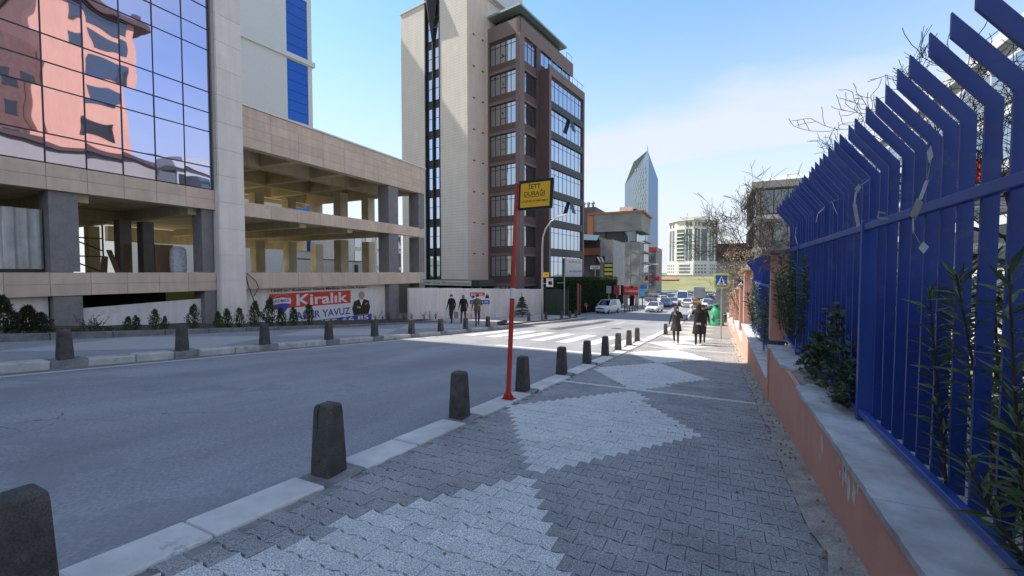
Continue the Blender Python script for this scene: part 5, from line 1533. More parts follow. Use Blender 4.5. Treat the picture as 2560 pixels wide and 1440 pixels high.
def oleander(root, stems, rg, single, leafL=.16, leafW=.026, box=None, m=None, prefer=None):
    """upright stems with whorls of long narrow leaves; the leaves nearest the eye are objects of their own"""
    m = m or M['oleander']
    stem = MB(); allv = []
    for (x, y, z, h, lx, ly) in stems:
        p0 = Vector((x, y, z)); p1 = p0 + Vector((lx, ly, h)); pm_ = (p0 + p1) / 2 + Vector((lx * .1, ly * .1, h * .05))
        pts = [p0, pm_, p1]; stem.tube(pts, [.009, .007, .004], 5)
        n = int(h / .045)
        for k in range(n):
            t = .12 + .88 * (k / n)
            p = p0.lerp(pm_, t * 2) if t < .5 else pm_.lerp(p1, t * 2 - 1)
            for j in range(3):
                a = k * 1.1 + j * 2.09 + rg.uniform(-.4, .4)
                d = Vector((math.cos(a), math.sin(a), rg.uniform(.1, 1.0) + (1.2 if t > .93 else 0)))
                s = rg.uniform(.7, 1.15)
                allv.append((p, d, leafL * s, leafW * s))
    allv.sort(key=lambda e: (e[0] - Vector((0, 0, CAMZ))).length)
    lm = leaf_mesh('leaf', leafL, leafW, m)
    rest = MB()
    from mathutils import Quaternion
    for k, (p, d, l, w_) in enumerate(allv):
        if k < single:
            q = Vector(d).normalized().to_track_quat('Y', 'Z') @ Quaternion((0, 1, 0), rg.uniform(-1, 1))
            inst('leaf', lm, root, p, scale=(l / leafL,) * 3, local=False, rot=q.to_euler())
        else: add_leaf(rest, p, d, l, w_, rg)
    stem.build('stems', M['bark'], root)['kind'] = 'stuff'
    if rest.v: rest.build('foliage', m, root)['kind'] = 'stuff'
rg = random.Random(21)
o1 = thing('oleander', 'oleander with long narrow leaves pushing through the nearest fence blades', 'shrub', (1.55, 2.3, .2), group='shrubs behind the blue fence')
oleander(o1, [(1.14 + rg.uniform(-.03, .3), (1.45 + rg.uniform(0, .85)) if k < 36 else 2.3 + rg.uniform(0, .9), .22, rg.uniform(.30, .85) if k < 36 else rg.uniform(.8, 1.3), rg.uniform(-.25, .12), rg.uniform(-.3, .3)) for k in range(41)], rg, 190, .145, .024)
o2 = thing('oleander', 'leafy oleander by the pillar at the end of the blue fence', 'shrub', (1.1, 8.2, .2), group='shrubs behind the blue fence')
oleander(o2, [(1.02 + rg.uniform(-.08, .4), 7.2 + rg.uniform(0, 1.5), .5, rg.uniform(.5, 1.3), rg.uniform(-.25, .1), rg.uniform(-.3, .3)) for k in range(30)], rg, 60, .15, .027)
o3 = thing('oleander', 'oleander between the fence blades beyond the round-leaved shrub', 'shrub', (1.6, 4.0, .2), group='shrubs behind the blue fence')
oleander(o3, [(1.42 + rg.uniform(0, .4), 2.9 + rg.uniform(0, 1.6), .2, rg.uniform(.8, 1.6), rg.uniform(-.2, .1), rg.uniform(-.3, .3)) for k in range(18)], rg, 40, .14, .024)
o4 = thing('oleander', 'dark oleander behind the lower second fence', 'shrub', (1.4, 12, -.3), group='shrubs behind the blue fence')
oleander(o4, [(1.0 + rg.uniform(-.05, .5), 9.8 + rg.uniform(0, 5), -.3, rg.uniform(.8, 1.6), rg.uniform(-.25, .1), rg.uniform(-.3, .3)) for k in range(22)], rg, 0, .18, .032)
rs_ = thing('round_leaved_shrub', 'round-leaved shrub spilling out through the fence over the coping', 'shrub', (1.1, 5.4, .27), group='shrubs behind the blue fence')
lm = leaf_mesh('leaf', .075, .05, M['roundleaf']); rest = MB(); cand = []
for k in range(1900):
    t = rg.random(); y = 4.55 + 2.0 * rg.random(); hmax = .28 + .62 * math.exp(-((y - 5.35) / .62) ** 2)
    z = .28 + hmax * rg.random(); x = 1.12 - .19 * rg.random() * (1.2 - (z - .28) / 1.1) + .25 * rg.random()
    if mnoise.noise(Vector((x * 4, y * 4, z * 4))) < -.3: continue
    cand.append((Vector((x, y, z)), Vector((rg.uniform(-1.3, .2), rg.uniform(-1.1, .5), rg.uniform(-.2, .9)))))
cand.sort(key=lambda e: (e[0] - Vector((0, 0, CAMZ))).length)
from mathutils import Quaternion
for k, (p, d) in enumerate(cand):
    s = rg.uniform(.7, 1.25)
    if k < 110:
        inst('leaf', lm, rs_, p, scale=(s,) * 3, local=False, rot=(d.normalized().to_track_quat('Y', 'Z') @ Quaternion((0, 1, 0), rg.uniform(-.8, .8))).to_euler())
    else: add_leaf(rest, p, d, .075 * s, .05 * s, rg)
rest.build('foliage', M['roundleaf'], rs_)['kind'] = 'stuff'
# thick evergreen growth behind the fence
gv = thing('evergreen_hedge', 'dark evergreen growth filling the gaps behind the tall blue fence', 'hedge', (2.0, 4.5, -.3))
mb = MB(); rq = random.Random(61)
for k in range(5500):
    y = rq.uniform(.4, 9.6); top_ = 1.55 + .35 * mnoise.noise(Vector((y * .9, 5, 0))) - .25 * max(0, (y - 6) / 4)
    z = -.3 + (top_ + .3) * rq.random(); x = 1.45 + .9 * rq.random() ** 1.5 + .12 * mnoise.noise(Vector((y * 2, z * 2, 0)))
    add_leaf(mb, (x, y, z), (rq.uniform(-1.2, .3), rq.uniform(-1, .6), rq.uniform(-.2, 1)), rq.uniform(.08, .16), rq.uniform(.025, .05), rq)
mb.build('foliage', leafmat('evergreen_leaf', (.028, .05, .022), (.085, .13, .05), .5), gv)['kind'] = 'stuff'
# weed growing at the foot of the post, and fallen leaves on the pillar caps
wd = thing('weed', 'small broad-leaved weed on the coping at the foot of a fence post', 'plant', (1.03, 4.75, .27))
mb = MB()
for k in range(12): add_leaf(mb, (1.03 + rg.uniform(-.04, .04), 4.75 + rg.uniform(-.06, .06), .28 + rg.uniform(0, .06)), (rg.uniform(-1, .3), rg.uniform(-1, 1), rg.uniform(.1, .8)), .08, .05, rg)
mb.build('foliage', M['roundleaf'], wd)
for (y_, zt_, l) in ((9.0, 1.92, 'dry leaves and tendrils heaped on the first pink pillar'), (17.6, 1.62, 'dry leaves and tendrils heaped on the second pink pillar')):
    mb = MB()
    for k in range(260):
        p = Vector((.95 + rg.gauss(0, .13), y_ + rg.gauss(0, .2), zt_ + rg.uniform(-.32, .16)))
        add_leaf(mb, p, (rg.uniform(-1, 1), rg.uniform(-1, 1), rg.uniform(-1.4, .3)), rg.uniform(.08, .2), .03, rg)
    tag(mb.build('dry_creeper', M['dryleaf']), l, 'creeper', 'dry creepers on the pillars')

def bare_tree(root, base, h, r0, rg, spread=.55, depth=5, lean=(0, 0), first=.35, nb=3, rmin=.006):
    tr = MB(); br = MB()
    def grow(p, d, L_, r, lev):
        n = 4
        pts = [p]; 
        for k in range(n):
            d = (d + sway(rg) * (.10 if lev == 0 else .16) + Vector((0, 0, .05 if lev else .0))).normalized()
            pts.append(pts[-1] + d * L_ / n)
        r1 = max(rmin * .6, r * (.62 if lev < depth else .4))
        rad = [max(rmin, r + (r1 - r) * k / n) for k in range(n + 1)]
        (tr if lev == 0 else br).tube(pts, rad, 7 if lev == 0 else (5 if lev < 3 else 3), caps=lev < 2)
        if lev >= depth: return
        m_ = nb if lev else nb + 2
        for j in range(m_):
            t = rg.uniform(first if lev == 0 else .3, 1.0) if j else 1.0
            k = min(n - 1, int(t * n)); pp = pts[k].lerp(pts[k + 1], t * n - k)
            ax = sway(rg); ax = (ax - d * ax.dot(d)).normalized()
            nd = (d * (1 - spread) + ax * spread * rg.uniform(.7, 1.2)).normalized()
            grow(pp, nd, L_ * rg.uniform(.55, .78), max(rmin, r1 * rg.uniform(.6, .85)), lev + 1)
    grow(Vector(base), Vector((lean[0], lean[1], 1)).normalized(), h * .42, r0, 0)
    tr.build('trunk', M['bark'], root, smooth=True)
    br.build('branches', M['twig'], root)['kind'] = 'stuff'
t1 = thing('bare_tree', 'leafless tree reaching over the tall blue fence at top right', 'tree', (5.7, 10.9, -.9), group='leafless trees')
bare_tree(t1, (5.7, 10.9, -.9), 7.8, .085, random.Random(5), .50, 6, (-.09, -.03), .6, 3, .005)
t1b = thing('bare_tree', 'second leafless tree behind the fence at the right edge', 'tree', (7.4, 12.4, -1.2), group='leafless trees')
bare_tree(t1b, (7.4, 12.4, -1.2), 9, .10, random.Random(9), .5, 5, (-.10, 0), .6, 3, .006)
t2 = thing('bare_tree', 'leafless tree in front of the pale corner block', 'tree', (3.0, 40, -3), group='leafless trees')
bare_tree(t2, (3.0, 40, -3), 11, .16, random.Random(14), .50, 6, (-.05, 0), .45, 3, .012)
t3 = thing('bare_tree', 'thin leafless sapling against the pale corner block roof', 'tree', (4.6, 36, -2.8), group='leafless trees')
bare_tree(t3, (4.6, 36, -2.8), 12, .10, random.Random(17), .40, 5, (.0, 0), .4, 3, .014)
for (x, y, h, l, s_) in ((1.25, 27, 5.0, 'tall dry tan shrub right of the crossing sign', 3), (1.4, 32, 6.2, 'taller dry tan shrub behind the crossing sign', 4), (1.3, 22.5, 3.6, 'dry tan shrub over the sunlit wall by the third pillar', 5)):
    r_ = thing('dry_shrub', l, 'shrub', (x, y, G(y)), group='dry shrubs along the sunlit wall')
    rq = random.Random(s_); st = MB(); mb = MB()
    for k in range(24):
        p = Vector((x + rq.uniform(-.3, .35), y + rq.uniform(-1.2, 1.2), G(y) + .6)); d = Vector((rq.uniform(-.35, .3), rq.uniform(-.3, .3), 1))
        pts = [p]
        for j in range(5):
            d = (d + sway(rq) * .14).normalized(); pts.append(pts[-1] + d * h * .16)
        st.tube(pts, [.018, .015, .012, .009, .006, .004], 4)
        for j in range(48): 
            pp = pts[rq.randint(1, 5)] + sway(rq) * .2
            add_leaf(mb, pp, sway(rq), rq.uniform(.1, .24), .035, rq)
    st.build('stems', M['bark'], r_)['kind'] = 'stuff'; mb.build('foliage', M['dryleaf'], r_)['kind'] = 'stuff'

# ---- shrubs in the bed across the street
def cyp_mesh(seed, n=700, h=1.0, rad=.31, up=1.4, m='cypress', L_=.11, fork=1):
    rq = random.Random(seed); mb = MB()
    tops = [(rq.uniform(-.12, .12), rq.uniform(-.12, .12), rq.uniform(.72, 1.0)) for _ in range(fork)]
    for k in range(n):
        tx, ty, th = tops[k % fork]
        t = rq.random() ** .8 * th
        prof = (.55 + .6 * min(1, t * 3.2)) * (1 - (t / th) ** 2.0) * rad + .015
        a = rq.uniform(0, 6.283); r_ = prof * (rq.random() ** .4) * (1 + .7 * mnoise.noise(Vector((math.cos(a) * 1.5, math.sin(a) * 1.5 + seed, t * 3))))
        p = Vector((tx * t + r_ * math.cos(a), ty * t + r_ * math.sin(a), t * h))
        add_leaf(mb, p, (math.cos(a) + rq.gauss(0, .4), math.sin(a) + rq.gauss(0, .4), up + rq.gauss(0, .5)), L_ * rq.uniform(.6, 1.3), L_ * .42, rq)
    return mb.mesh('foliage', M[m])
cm = [cyp_mesh(31 + k, fork=1 + k % 3) for k in range(5)]
stem_me = MB().tube([(0, 0, 0), (0, 0, .5)], [.03, .015], 6).mesh('stem', M['bark'])
px_list = [(312, 40, 'first'), (342, 38, 'second'), (386, 48, 'third'), (416, 32, 'fourth'), (484, 54, 'fifth'), (545, 44, 'sixth'), (574, 46, 'seventh'), (603, 44, 'eighth'), (635, 58, 'ninth'), (676, 62, 'tenth'), (706, 48, 'eleventh'), (737, 44, 'twelfth'), (767, 48, 'thirteenth')]
for k, (px, hp_, nm) in enumerate(px_list):
    p = atX(px, 800, -17.35); dep = (p - Vector((0, 0, CAMZ))).dot(_f); h = hp_ / 1060 * dep
    zb_ = G(p.y) + .10
    r_ = thing('small_cypress', '%s small dark cypress from the left in the far planter bed' % nm, 'shrub', (p.x + rg.uniform(-.15, .15), p.y, zb_), rg.uniform(0, 6), 'small cypresses in the planter bed')
    inst('foliage', cm[k % 5], r_, scale=(h * .8, h * .8, h * 1.15)); inst('stem', stem_me, r_, scale=(1, 1, h))
big = cyp_mesh(77, 1500, 1, .34, .8, 'conifer', .10, 1)
for (px, top_y, wd_, l) in ((8, 722, .95, 'largest dark conifer at the left edge of the planter bed'), (64, 752, .75, 'middle dark conifer near the left edge of the planter bed'), (104, 772, .65, 'smaller leaning dark conifer left of the grey pillar')):
    p = atX(px, 800, -17.5); dep = (p - Vector((0, 0, CAMZ))).dot(_f); zt_ = 1.5 - (top_y - 681) / 1060 * dep; zb_ = G(p.y) + .1
    r_ = thing('conifer', l, 'shrub', (p.x, p.y, zb_), rg.uniform(0, 6), 'dark conifers at the left of the bed')
    inst('foliage', big, r_, scale=(wd_ * 1.1, wd_ * 1.1, (zt_ - zb_) * 1.05)); inst('stem', stem_me, r_)
tw_ = MB()
for px in (215, 232, 245, 940, 955, 975, 1010, 1030, 1060, 1075, 1090):
    p = atX(px, 800, -17.6); z0 = G(p.y) + .12
    tw_ = MB()
    for k in range(7):
        d = Vector((rg.uniform(-.4, .4), rg.uniform(-.5, .5), 1)).normalized(); L_ = rg.uniform(.3, .62)
        q = [Vector((p.x, p.y, z0)), Vector((p.x, p.y, z0)) + d * L_ * .5 + sway(rg) * .03, Vector((p.x, p.y, z0)) + d * L_ + sway(rg) * .05]
        tw_.tube(q, [.012, .009, .005], 4)
        for j in range(5): add_leaf(tw_, q[1].lerp(q[2], rg.random()), sway(rg) + Vector((0, 0, .6)), .07, .03, rg)
    tag(tw_.build('twiggy_shrub', M['bark']), '%s low twiggy plant from the left at the foot of the walls across the street' % ordinal([215, 232, 245, 940, 955, 975, 1010, 1030, 1060, 1075, 1090].index(px)), 'shrub', 'twiggy plants in the planter bed')
# ground cover at the left end of the bed
mb = MB()
for k in range(2600):
    y = rg.uniform(2.2, 8.2); x = rg.uniform(-18.6, -16.9)
    if mnoise.noise(Vector((x, y, 3))) < -.1 + .12 * (y - 4): continue
    add_leaf(mb, (x, y, G(y) + .15), (rg.gauss(0, .5), rg.gauss(0, .5), 1), rg.uniform(.06, .2), .035, rg)
tag(mb.build('ground_cover', leafmat('ground_cover_leaf', (.06, .07, .025), (.13, .13, .05), .9)), kind='stuff')
tag(bpy.data.objects['ground_cover'], 'low grass and weeds in the planter bed', 'grass')
# small fir on the far pavement, with the stone edging round it
fx, fy = atX(1305, 770, -16.6).xy
fr_ = thing('fir_tree', 'small fir tree before the pale site wall', 'tree', (fx, fy, G(fy)))
mb = MB(); rq = random.Random(2)
dep = (Vector((fx, fy, 0)) - Vector((0, 0, CAMZ))).dot(_f); zt_ = 1.5 - (733 - 681) / 1060 * dep; zb_ = G(fy) + .12; H_ = zt_ - zb_
for k in range(15):
    t = k / 15; z = zb_ + .12 + (H_ - .3) * t; R_ = .72 * (1 - t) + .06
    for j in range(11):
        a = j * .571 + k * 1.3 + rq.uniform(-.2, .2); z += rq.uniform(-.03, .03); 
        tip = Vector((fx + R_ * math.cos(a), fy + R_ * math.sin(a), z - .06 + R_ * .05)); c_ = Vector((fx, fy, z + .05))
        for i in range(8):
            p = c_.lerp(tip, (i + 1) / 8)
            for s_ in (-1, 1): add_leaf(mb, p, ((tip - c_).normalized() + Vector((-math.sin(a), math.cos(a), .1)) * s_ * .8) + Vector((0, 0, rq.uniform(-.3, .3))), .16, .055, rq)
for i in range(40): add_leaf(mb, (fx, fy, zt_ - rq.uniform(0, .3)), (rq.uniform(-.5, .5), rq.uniform(-.5, .5), 1), .12, .03, rq)
mb.build('crown', M['fir'], fr_)['kind'] = 'stuff'
MB().tube([(fx, fy, G(fy)), (fx, fy, zt_ - .1)], [.05, .01], 6).build('trunk', M['bark'], fr_)
sb = thing('tree_bed', 'low stone edging round the small fir tree', 'planter', (fx, fy, G(fy)))
for k in range(8):
    MB().box(fx + 1.15, fx + 1.35, fy - 2.4 + k * .6, fy - 1.82 + k * .6, G(fy) - .1, G(fy) + .16).build('edging_stone', M['kerb_left'], sb, bevel=.02)
    MB().box(fx - .9 + .26 * k, fx - .66 + .26 * k, fy - 2.62, fy - 2.42, G(fy) - .1, G(fy) + .18).build('edging_stone', M['kerb_left'], sb, bevel=.02)
# hedge of clipped cypress
hg = thing('hedge', 'tall clipped dark green hedge behind the parked white van', 'hedge', (-16.3, 52, G(52)))
mb = MB(); rq = random.Random(8)
ha, hb_ = Vector((-17.6, 46.2, 0)), Vector((-14.6, 66, 0)); hd = (hb_ - ha).normalized(); hn = Vector((hd.y, -hd.x, 0))
for k in range(9000):
    t = rq.random(); p = ha.lerp(hb_, t); zb_ = G(p.y); zt_ = hit(hg, 1470, 700, 'x', 0).z + G(52) if False else .70 - .006 * (p.y - 46)
    f_ = rq.random()
    if f_ < .72: q = p + hn * (.7 + .14 * mnoise.noise(Vector((p.y * 1.5, rq.random(), 0))) - .12 * rq.random()); z = zb_ + (zt_ - zb_) * rq.random(); d = hn + Vector((0, 0, .8)) + sway(rq) * .5
    else: q = p + hn * rq.uniform(-.7, .7); z = zt_ + .10 * mnoise.noise(Vector((p.y * 1.3, 2, 0))) + rq.uniform(-.05, .1); d = Vector((0, 0, 1)) + sway(rq) * .5
    add_leaf(mb, (q.x, q.y, z), d, rq.uniform(.16, .32), .1, rq)
# end face towards the camera
for k in range(1500):
    q = ha + hn * rq.uniform(-.75, .75) - hd * rq.uniform(-.05, .12); z = G(46) + (.70 - G(46)) * rq.random()
    add_leaf(mb, (q.x, q.y, z), -hd + Vector((0, 0, .8)) + sway(rq) * .5, rq.uniform(.16, .32), .1, rq)
mb.build('foliage', leafmat('hedge_leaf', (.022, .045, .012), (.055, .10, .028), .8), hg)['kind'] = 'stuff'
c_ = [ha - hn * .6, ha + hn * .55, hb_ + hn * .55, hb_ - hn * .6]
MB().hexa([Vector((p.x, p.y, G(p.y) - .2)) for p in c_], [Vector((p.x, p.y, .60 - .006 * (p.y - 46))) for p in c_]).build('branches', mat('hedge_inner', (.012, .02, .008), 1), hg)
# ================================================================== PEOPLE
M['skin'] = plain('skin', (.46, .27, .20), .6); M['clothblack'] = mat('black_cloth', (.030, .027, .027), .9, var=.25, scale=8)
M['clothdark'] = mat('dark_jeans', (.045, .050, .068), .9, var=.25, scale=8); M['olive'] = mat('olive_cloth', (.12, .098, .058), .9, var=.2, scale=8)
M['charcoal'] = mat('charcoal_cloth', (.048, .041, .039), .9, var=.2, scale=6); M['shoe'] = plain('shoe', (.02, .018, .017), .6); M['shoe_pale'] = plain('pale_shoe', (.42, .36, .28), .7)
M['hair'] = plain('dark_hair', (.022, .016, .013), .7); M['hair_grey'] = plain('grey_hair', (.22, .20, .19), .7); M['mask'] = plain('face_mask', (.66, .68, .70), .8)
M['babywhite'] = plain('baby_white', (.72, .70, .68), .9); M['bagwhite'] = mat('carrier_bag', (.66, .66, .66), .5, var=.1, scale=9, bump=.5, bscale=14); M['bagred'] = mat('carrier_bag_red', (.55, .06, .05), .5, c2=(.68, .64, .62), scale=5)
M['scarf'] = mat('head_scarf', (.085, .075, .075), .9, var=.3, scale=10)

def person(label, loc, rz, h, arms, legs, mats, coat=None, head_turn=0, hood=None, hair=None, mask=True, group=None, lean=0.0):
    """skinned figure facing +y in its own space. arms/legs: joint positions for a 1.7 m body"""
    k = h / 1.7
    root = thing('person', label, 'person', loc, rz, group)
    V = []; E = []; Rr = []; Rg = []      # joints, bones, radii, region of each bone
    def jt(p, r): V.append(Vector(p) * k); Rr.append(r * k); return len(V) - 1
    def bone(a, b, reg): E.append((a, b)); Rg.append(reg)
    ly = lean
    pel = jt((0, 0, .94), .125); sp_ = jt((0, .01 + ly * .3, 1.12), .118); ch = jt((0, .0 + ly * .7, 1.32), .135); nk = jt((0, .0 + ly, 1.46), .055); hd = jt((0, .02 + ly * 1.1, 1.56), .078); ht_ = jt((0, .015 + ly * 1.15, 1.655), .068)
    bone(pel, sp_, 'coat'); bone(sp_, ch, 'coat'); bone(ch, nk, 'coat'); bone(nk, hd, 'skin'); bone(hd, ht_, 'skin')
    for s, lg in zip((-1, 1), legs):
        hip = jt((s * .085, 0, .88), .088); kn = jt(lg[0], .060); an = jt(lg[1], .042); toe = jt(lg[2], .034)
        bone(pel, hip, 'leg'); bone(hip, kn, 'leg'); bone(kn, an, 'leg'); bone(an, toe, 'shoe')
    for s, am in zip((-1, 1), arms):
        sh = jt((s * .165, ly * .8, 1.40), .062); el = jt(am[0], .046); wr = jt(am[1], .032)
        bone(ch, sh, 'coat'); bone(sh, el, 'coat'); bone(el, wr, 'coat')
        d = (Vector(am[1]) - Vector(am[0])).normalized(); pm_ = Vector(am[1]) + d * .055; pa = jt(pm_, .030); bone(wr, pa, 'skin')
        ax = d.cross(Vector((0, 1, .2))).normalized() if abs(d.y) < .9 else Vector((1, 0, 0))
        curl = d.cross(ax).normalized()
        for f_ in range(4):
            o_ = ax * (.024 - .016 * f_); L_ = (.072, .082, .078, .06)[f_]
            a_ = jt(pm_ + o_ + d * L_ * .55 + curl * .006, .0095); b_ = jt(pm_ + o_ + d * L_ * .9 + curl * .028, .008); bone(pa, a_, 'skin'); bone(a_, b_, 'skin')
        a_ = jt(pm_ + ax * .042 + d * .004 + curl * .012, .010); b_ = jt(pm_ + ax * .05 + d * .04 + curl * .02, .0085); bone(pa, a_, 'skin'); bone(a_, b_, 'skin')
    me = bpy.data.meshes.new('body'); me.from_pydata([tuple(v) for v in V], E, [])
    o = bpy.data.objects.new('body', me); col.objects.link(o)
    md = o.modifiers.new('skin', 'SKIN'); md.use_smooth_shade = True
    for i, sv in enumerate(me.skin_vertices[0].data):
        sv.radius = (Rr[i], Rr[i] * (.82 if i in (pel, sp_, ch) else 1)); sv.use_root = (i == pel)
    ss = o.modifiers.new('sub', 'SUBSURF'); ss.levels = 1; ss.render_levels = 1
    dg = bpy.context.evaluated_depsgraph_get()
    m2 = bpy.data.meshes.new_from_object(o.evaluated_get(dg)); m2.name = 'body'
    bpy.data.objects.remove(o)
    m2.materials.clear()
    regs = ['coat', 'skin', 'leg', 'shoe']
    for r_ in regs: m2.materials.append(mats[r_])
    for p in m2.polygons:
        c = p.center; best = 9; bi = 0
        for bi_, (a, b) in enumerate(E):
            A = V[a]; B = V[b]; ab = B - A; t = max(0, min(1, (c - A).dot(ab) / max(1e-6, ab.length_squared)))
            dd = (A + ab * t - c).length - .6 * (Rr[a] + (Rr[b] - Rr[a]) * t)
            if dd < best: best = dd; bi = bi_
        p.material_index = regs.index(Rg[bi]); p.use_smooth = True
    bo = bpy.data.objects.new('body', m2); col.objects.link(bo); bo.parent = root
    hc = Vector((0, .02 + ly * 1.12, 1.60)) * k
    ct, st = math.cos(head_turn), math.sin(head_turn)
    def hp_(x, y, z): return hc + Vector((x * ct - y * st, x * st + y * ct, z)) * k
    # face: brow, nose, eyes, ears
    f = MB()
    f.ball(hp_(0, .088, -.022), .016 * k, 8, 5); f.build('nose', mats['skin'], root, local=True, smooth=True)
    for s in (-1, 1):
        MB().ball(hp_(s * .03, .078, .005), .011 * k, 8, 5).build('eye', M['hair'], root, local=True, smooth=True)
        MB().ball(hp_(s * .078, .0, -.005), .022 * k, 8, 5, sc=(.4, .7, 1.1)).build('ear', mats['skin'], root, local=True, smooth=True)
    if mask:
        mm = MB(); n = 8
        prs = []
        for j in range(n + 1):
            a = -1.15 + 2.3 * j / n
            prs.append((math.sin(a) * .082, math.cos(a) * .090))
        for (xa, ya), (xb, yb) in zip(prs, prs[1:]):
            mm.face([hp_(xa, ya, -.085), hp_(xb, yb, -.085), hp_(xb, yb * 1.05, -.045), hp_(xa, ya * 1.05, -.045)])
            mm.face([hp_(xa, ya * 1.05, -.045), hp_(xb, yb * 1.05, -.045), hp_(xb, yb, -.012), hp_(xa, ya, -.012)])
        mm.build('face_mask', M['mask'], root, local=True, smooth=True)
    if hair is not None:
        hm = MB(); n = 12
        for zz0, zz1, r0, r1, in ((-.02, .04, .092, .094), (.04, .085, .094, .075), (.085, .108, .075, .02)):
            for j in range(n):
                a0 = 2 * math.pi * j / n; a1 = 2 * math.pi * (j + 1) / n
                if zz0 < 0 and math.sin((a0 + a1) / 2) > .35: continue
                hm.face([hp_(math.cos(a0) * r0 * .92, math.sin(a0) * r0, zz0), hp_(math.cos(a1) * r0 * .92, math.sin(a1) * r0, zz0), hp_(math.cos(a1) * r1 * .92, math.sin(a1) * r1, zz1), hp_(math.cos(a0) * r1 * .92, math.sin(a0) * r1, zz1)])
        hm.build('hair', hair, root, local=True, smooth=True, merge=True)
    if hood is not None:
        hm = MB(); n = 14
        rings = [(-.20, .17, .11, False), (-.13, .12, .10, True), (-.06, .105, .112, True), (.02, .105, .115, True), (.08, .085, .095, True), (.115, .03, .035, False)]
        for (z0, rx0, ry0, op0), (z1, rx1, ry1, op1) in zip(rings, rings[1:]):
            for j in range(n):
                a0 = 2 * math.pi * j / n; a1 = 2 * math.pi * (j + 1) / n
                if -.1 < (z0 + z1) / 2 < .06 and math.sin((a0 + a1) / 2) > .72: continue
                hm.face([hp_(math.cos(a0) * rx0, math.sin(a0) * ry0 - .01, z0), hp_(math.cos(a1) * rx0, math.sin(a1) * ry0 - .01, z0), hp_(math.cos(a1) * rx1, math.sin(a1) * ry1 - .01, z1), hp_(math.cos(a0) * rx1, math.sin(a0) * ry1 - .01, z1)])
        hm.build('head_scarf', hood, root, local=True, smooth=True, merge=True)
    if coat:
        cm_ = MB(); n = 16
        hem, flare, mt_ = coat
        rings = [(1.435 , .10, .075), (1.40, .175, .10), (1.30, .185, .125), (1.12, .165, .125), (.96, .172, .135), (hem + .02, .172 + flare, .135 + flare), (hem, .168 + flare, .13 + flare)]
        for (z0, a0_, b0), (z1, a1_, b1) in zip(rings[::-1], rings[::-1][1:]):
            for j in range(n):
                q0 = 2 * math.pi * j / n; q1 = 2 * math.pi * (j + 1) / n
                w0 = 1 + .05 * math.sin(q0 * 3 + z0 * 4) * (z0 < 1); w1 = 1 + .05 * math.sin(q1 * 3 + z0 * 4) * (z0 < 1)
                yy0 = ly * max(0, (z0 - .95) / .5); yy1 = ly * max(0, (z1 - .95) / .5)
                cm_.face([Vector((math.cos(q0) * a0_ * w0, math.sin(q0) * b0 * w0 + yy0, z0)) * k, Vector((math.cos(q1) * a0_ * w1, math.sin(q1) * b0 * w1 + yy0, z0)) * k, Vector((math.cos(q1) * a1_, math.sin(q1) * b1 + yy1, z1)) * k, Vector((math.cos(q0) * a1_, math.sin(q0) * b1 + yy1, z1)) * k])
        cm_.build('coat', mt_, root, local=True, smooth=True, merge=True)
    return root
def legs_walk(f=.16, b=.14):   # left forward, right back
    return (((-.09, .07 + f * .4, .50), (-.09, f, .075), (-.095, f + .14, .035)), ((.09, .03, .50), (.09, -b - .04, .12), (.095, -b + .08, .035)))
def legs_walk2(f=.16, b=.14):
    L_, R_ = legs_walk(f, b)
    return (tuple((-p[0], p[1], p[2]) for p in R_), tuple((-p[0], p[1], p[2]) for p in L_))
ARMS = (((-.24, -.03, 1.13), (-.25, .08, .90)), ((.24, .0, 1.13), (.25, .12, .91)))
black = dict(coat=M['clothblack'], skin=M['skin'], leg=M['clothblack'], shoe=M['shoe'])
jeans = dict(black, leg=M['clothdark'])
# the two women (and one more behind them) on the right-hand footway
y_ = 19.0
w1 = person('woman in a long black tunic and dark scarf walking towards the camera, one arm raised', (-1.55, y_, G(y_)), R(180), 1.60,
            (((-.26, .04, 1.17), (-.02, .22, 1.33)), ((.25, -.02, 1.12), (.29, .06, .89))), legs_walk(), dict(coat=M['charcoal'], skin=M['skin'], leg=M['charcoal'], shoe=M['shoe_pale']),
            (.60, .075, M['charcoal']), head_turn=R(50), hood=M['scarf'], group='people on the near pavement')
y_ = 19.36
w2 = person('woman in a black dress and hood seen from behind, carrying a baby', (-.71, y_, G(y_)), R(4), 1.74,
            (((-.29, .10, 1.16), (-.30, .28, 1.22)), ((.25, -.04, 1.12), (.26, .03, .88))), legs_walk2(.20, .22), black, (.46, .07, M['clothblack']), hood=M['charcoal'], mask=False, group='people on the near pavement')
MB().box(-.12, .12, -.29, -.20, .84, .98).build('belt_bag', M['dark_steel'], w2, local=True, bevel=.02, seg=2)
MB().box(-.09, .09, -.298, -.291, .89, .95).build('belt_bag_pocket', M['mask'], w2, local=True)
bb = thing('person', 'baby in white held at the hooded woman’s shoulder', 'person', (-.98, 19.45, G(19.4) + 1.22), R(10), 'people on the near pavement')
mb = MB().lathe([(.03, -.02), (.085, .02), (.095, .12), (.085, .22), (.05, .28), (.042, .30), (.075, .34), (.085, .39), (.07, .45), (.02, .475)], 12)
mb.tube([(-.07, .0, .22), (-.13, -.06, .16), (-.15, -.10, .08)], [.032, .028, .02], 8); mb.tube([(-.05, .0, .02), (-.12, -.05, -.06), (-.12, -.06, -.16)], [.045, .038, .03], 8); mb.tube([(.07, .0, .22), (.12, -.06, .2), (.14, -.08, .12)], [.032, .028, .02], 8)
mb.build('body', M['babywhite'], bb, local=True, smooth=True)
MB().ball((0, -.07, .385), .03, 8, 5, sc=(1.6, .5, 1.4)).build('face', M['skin'], bb, local=True, smooth=True)
y_ = 20.6
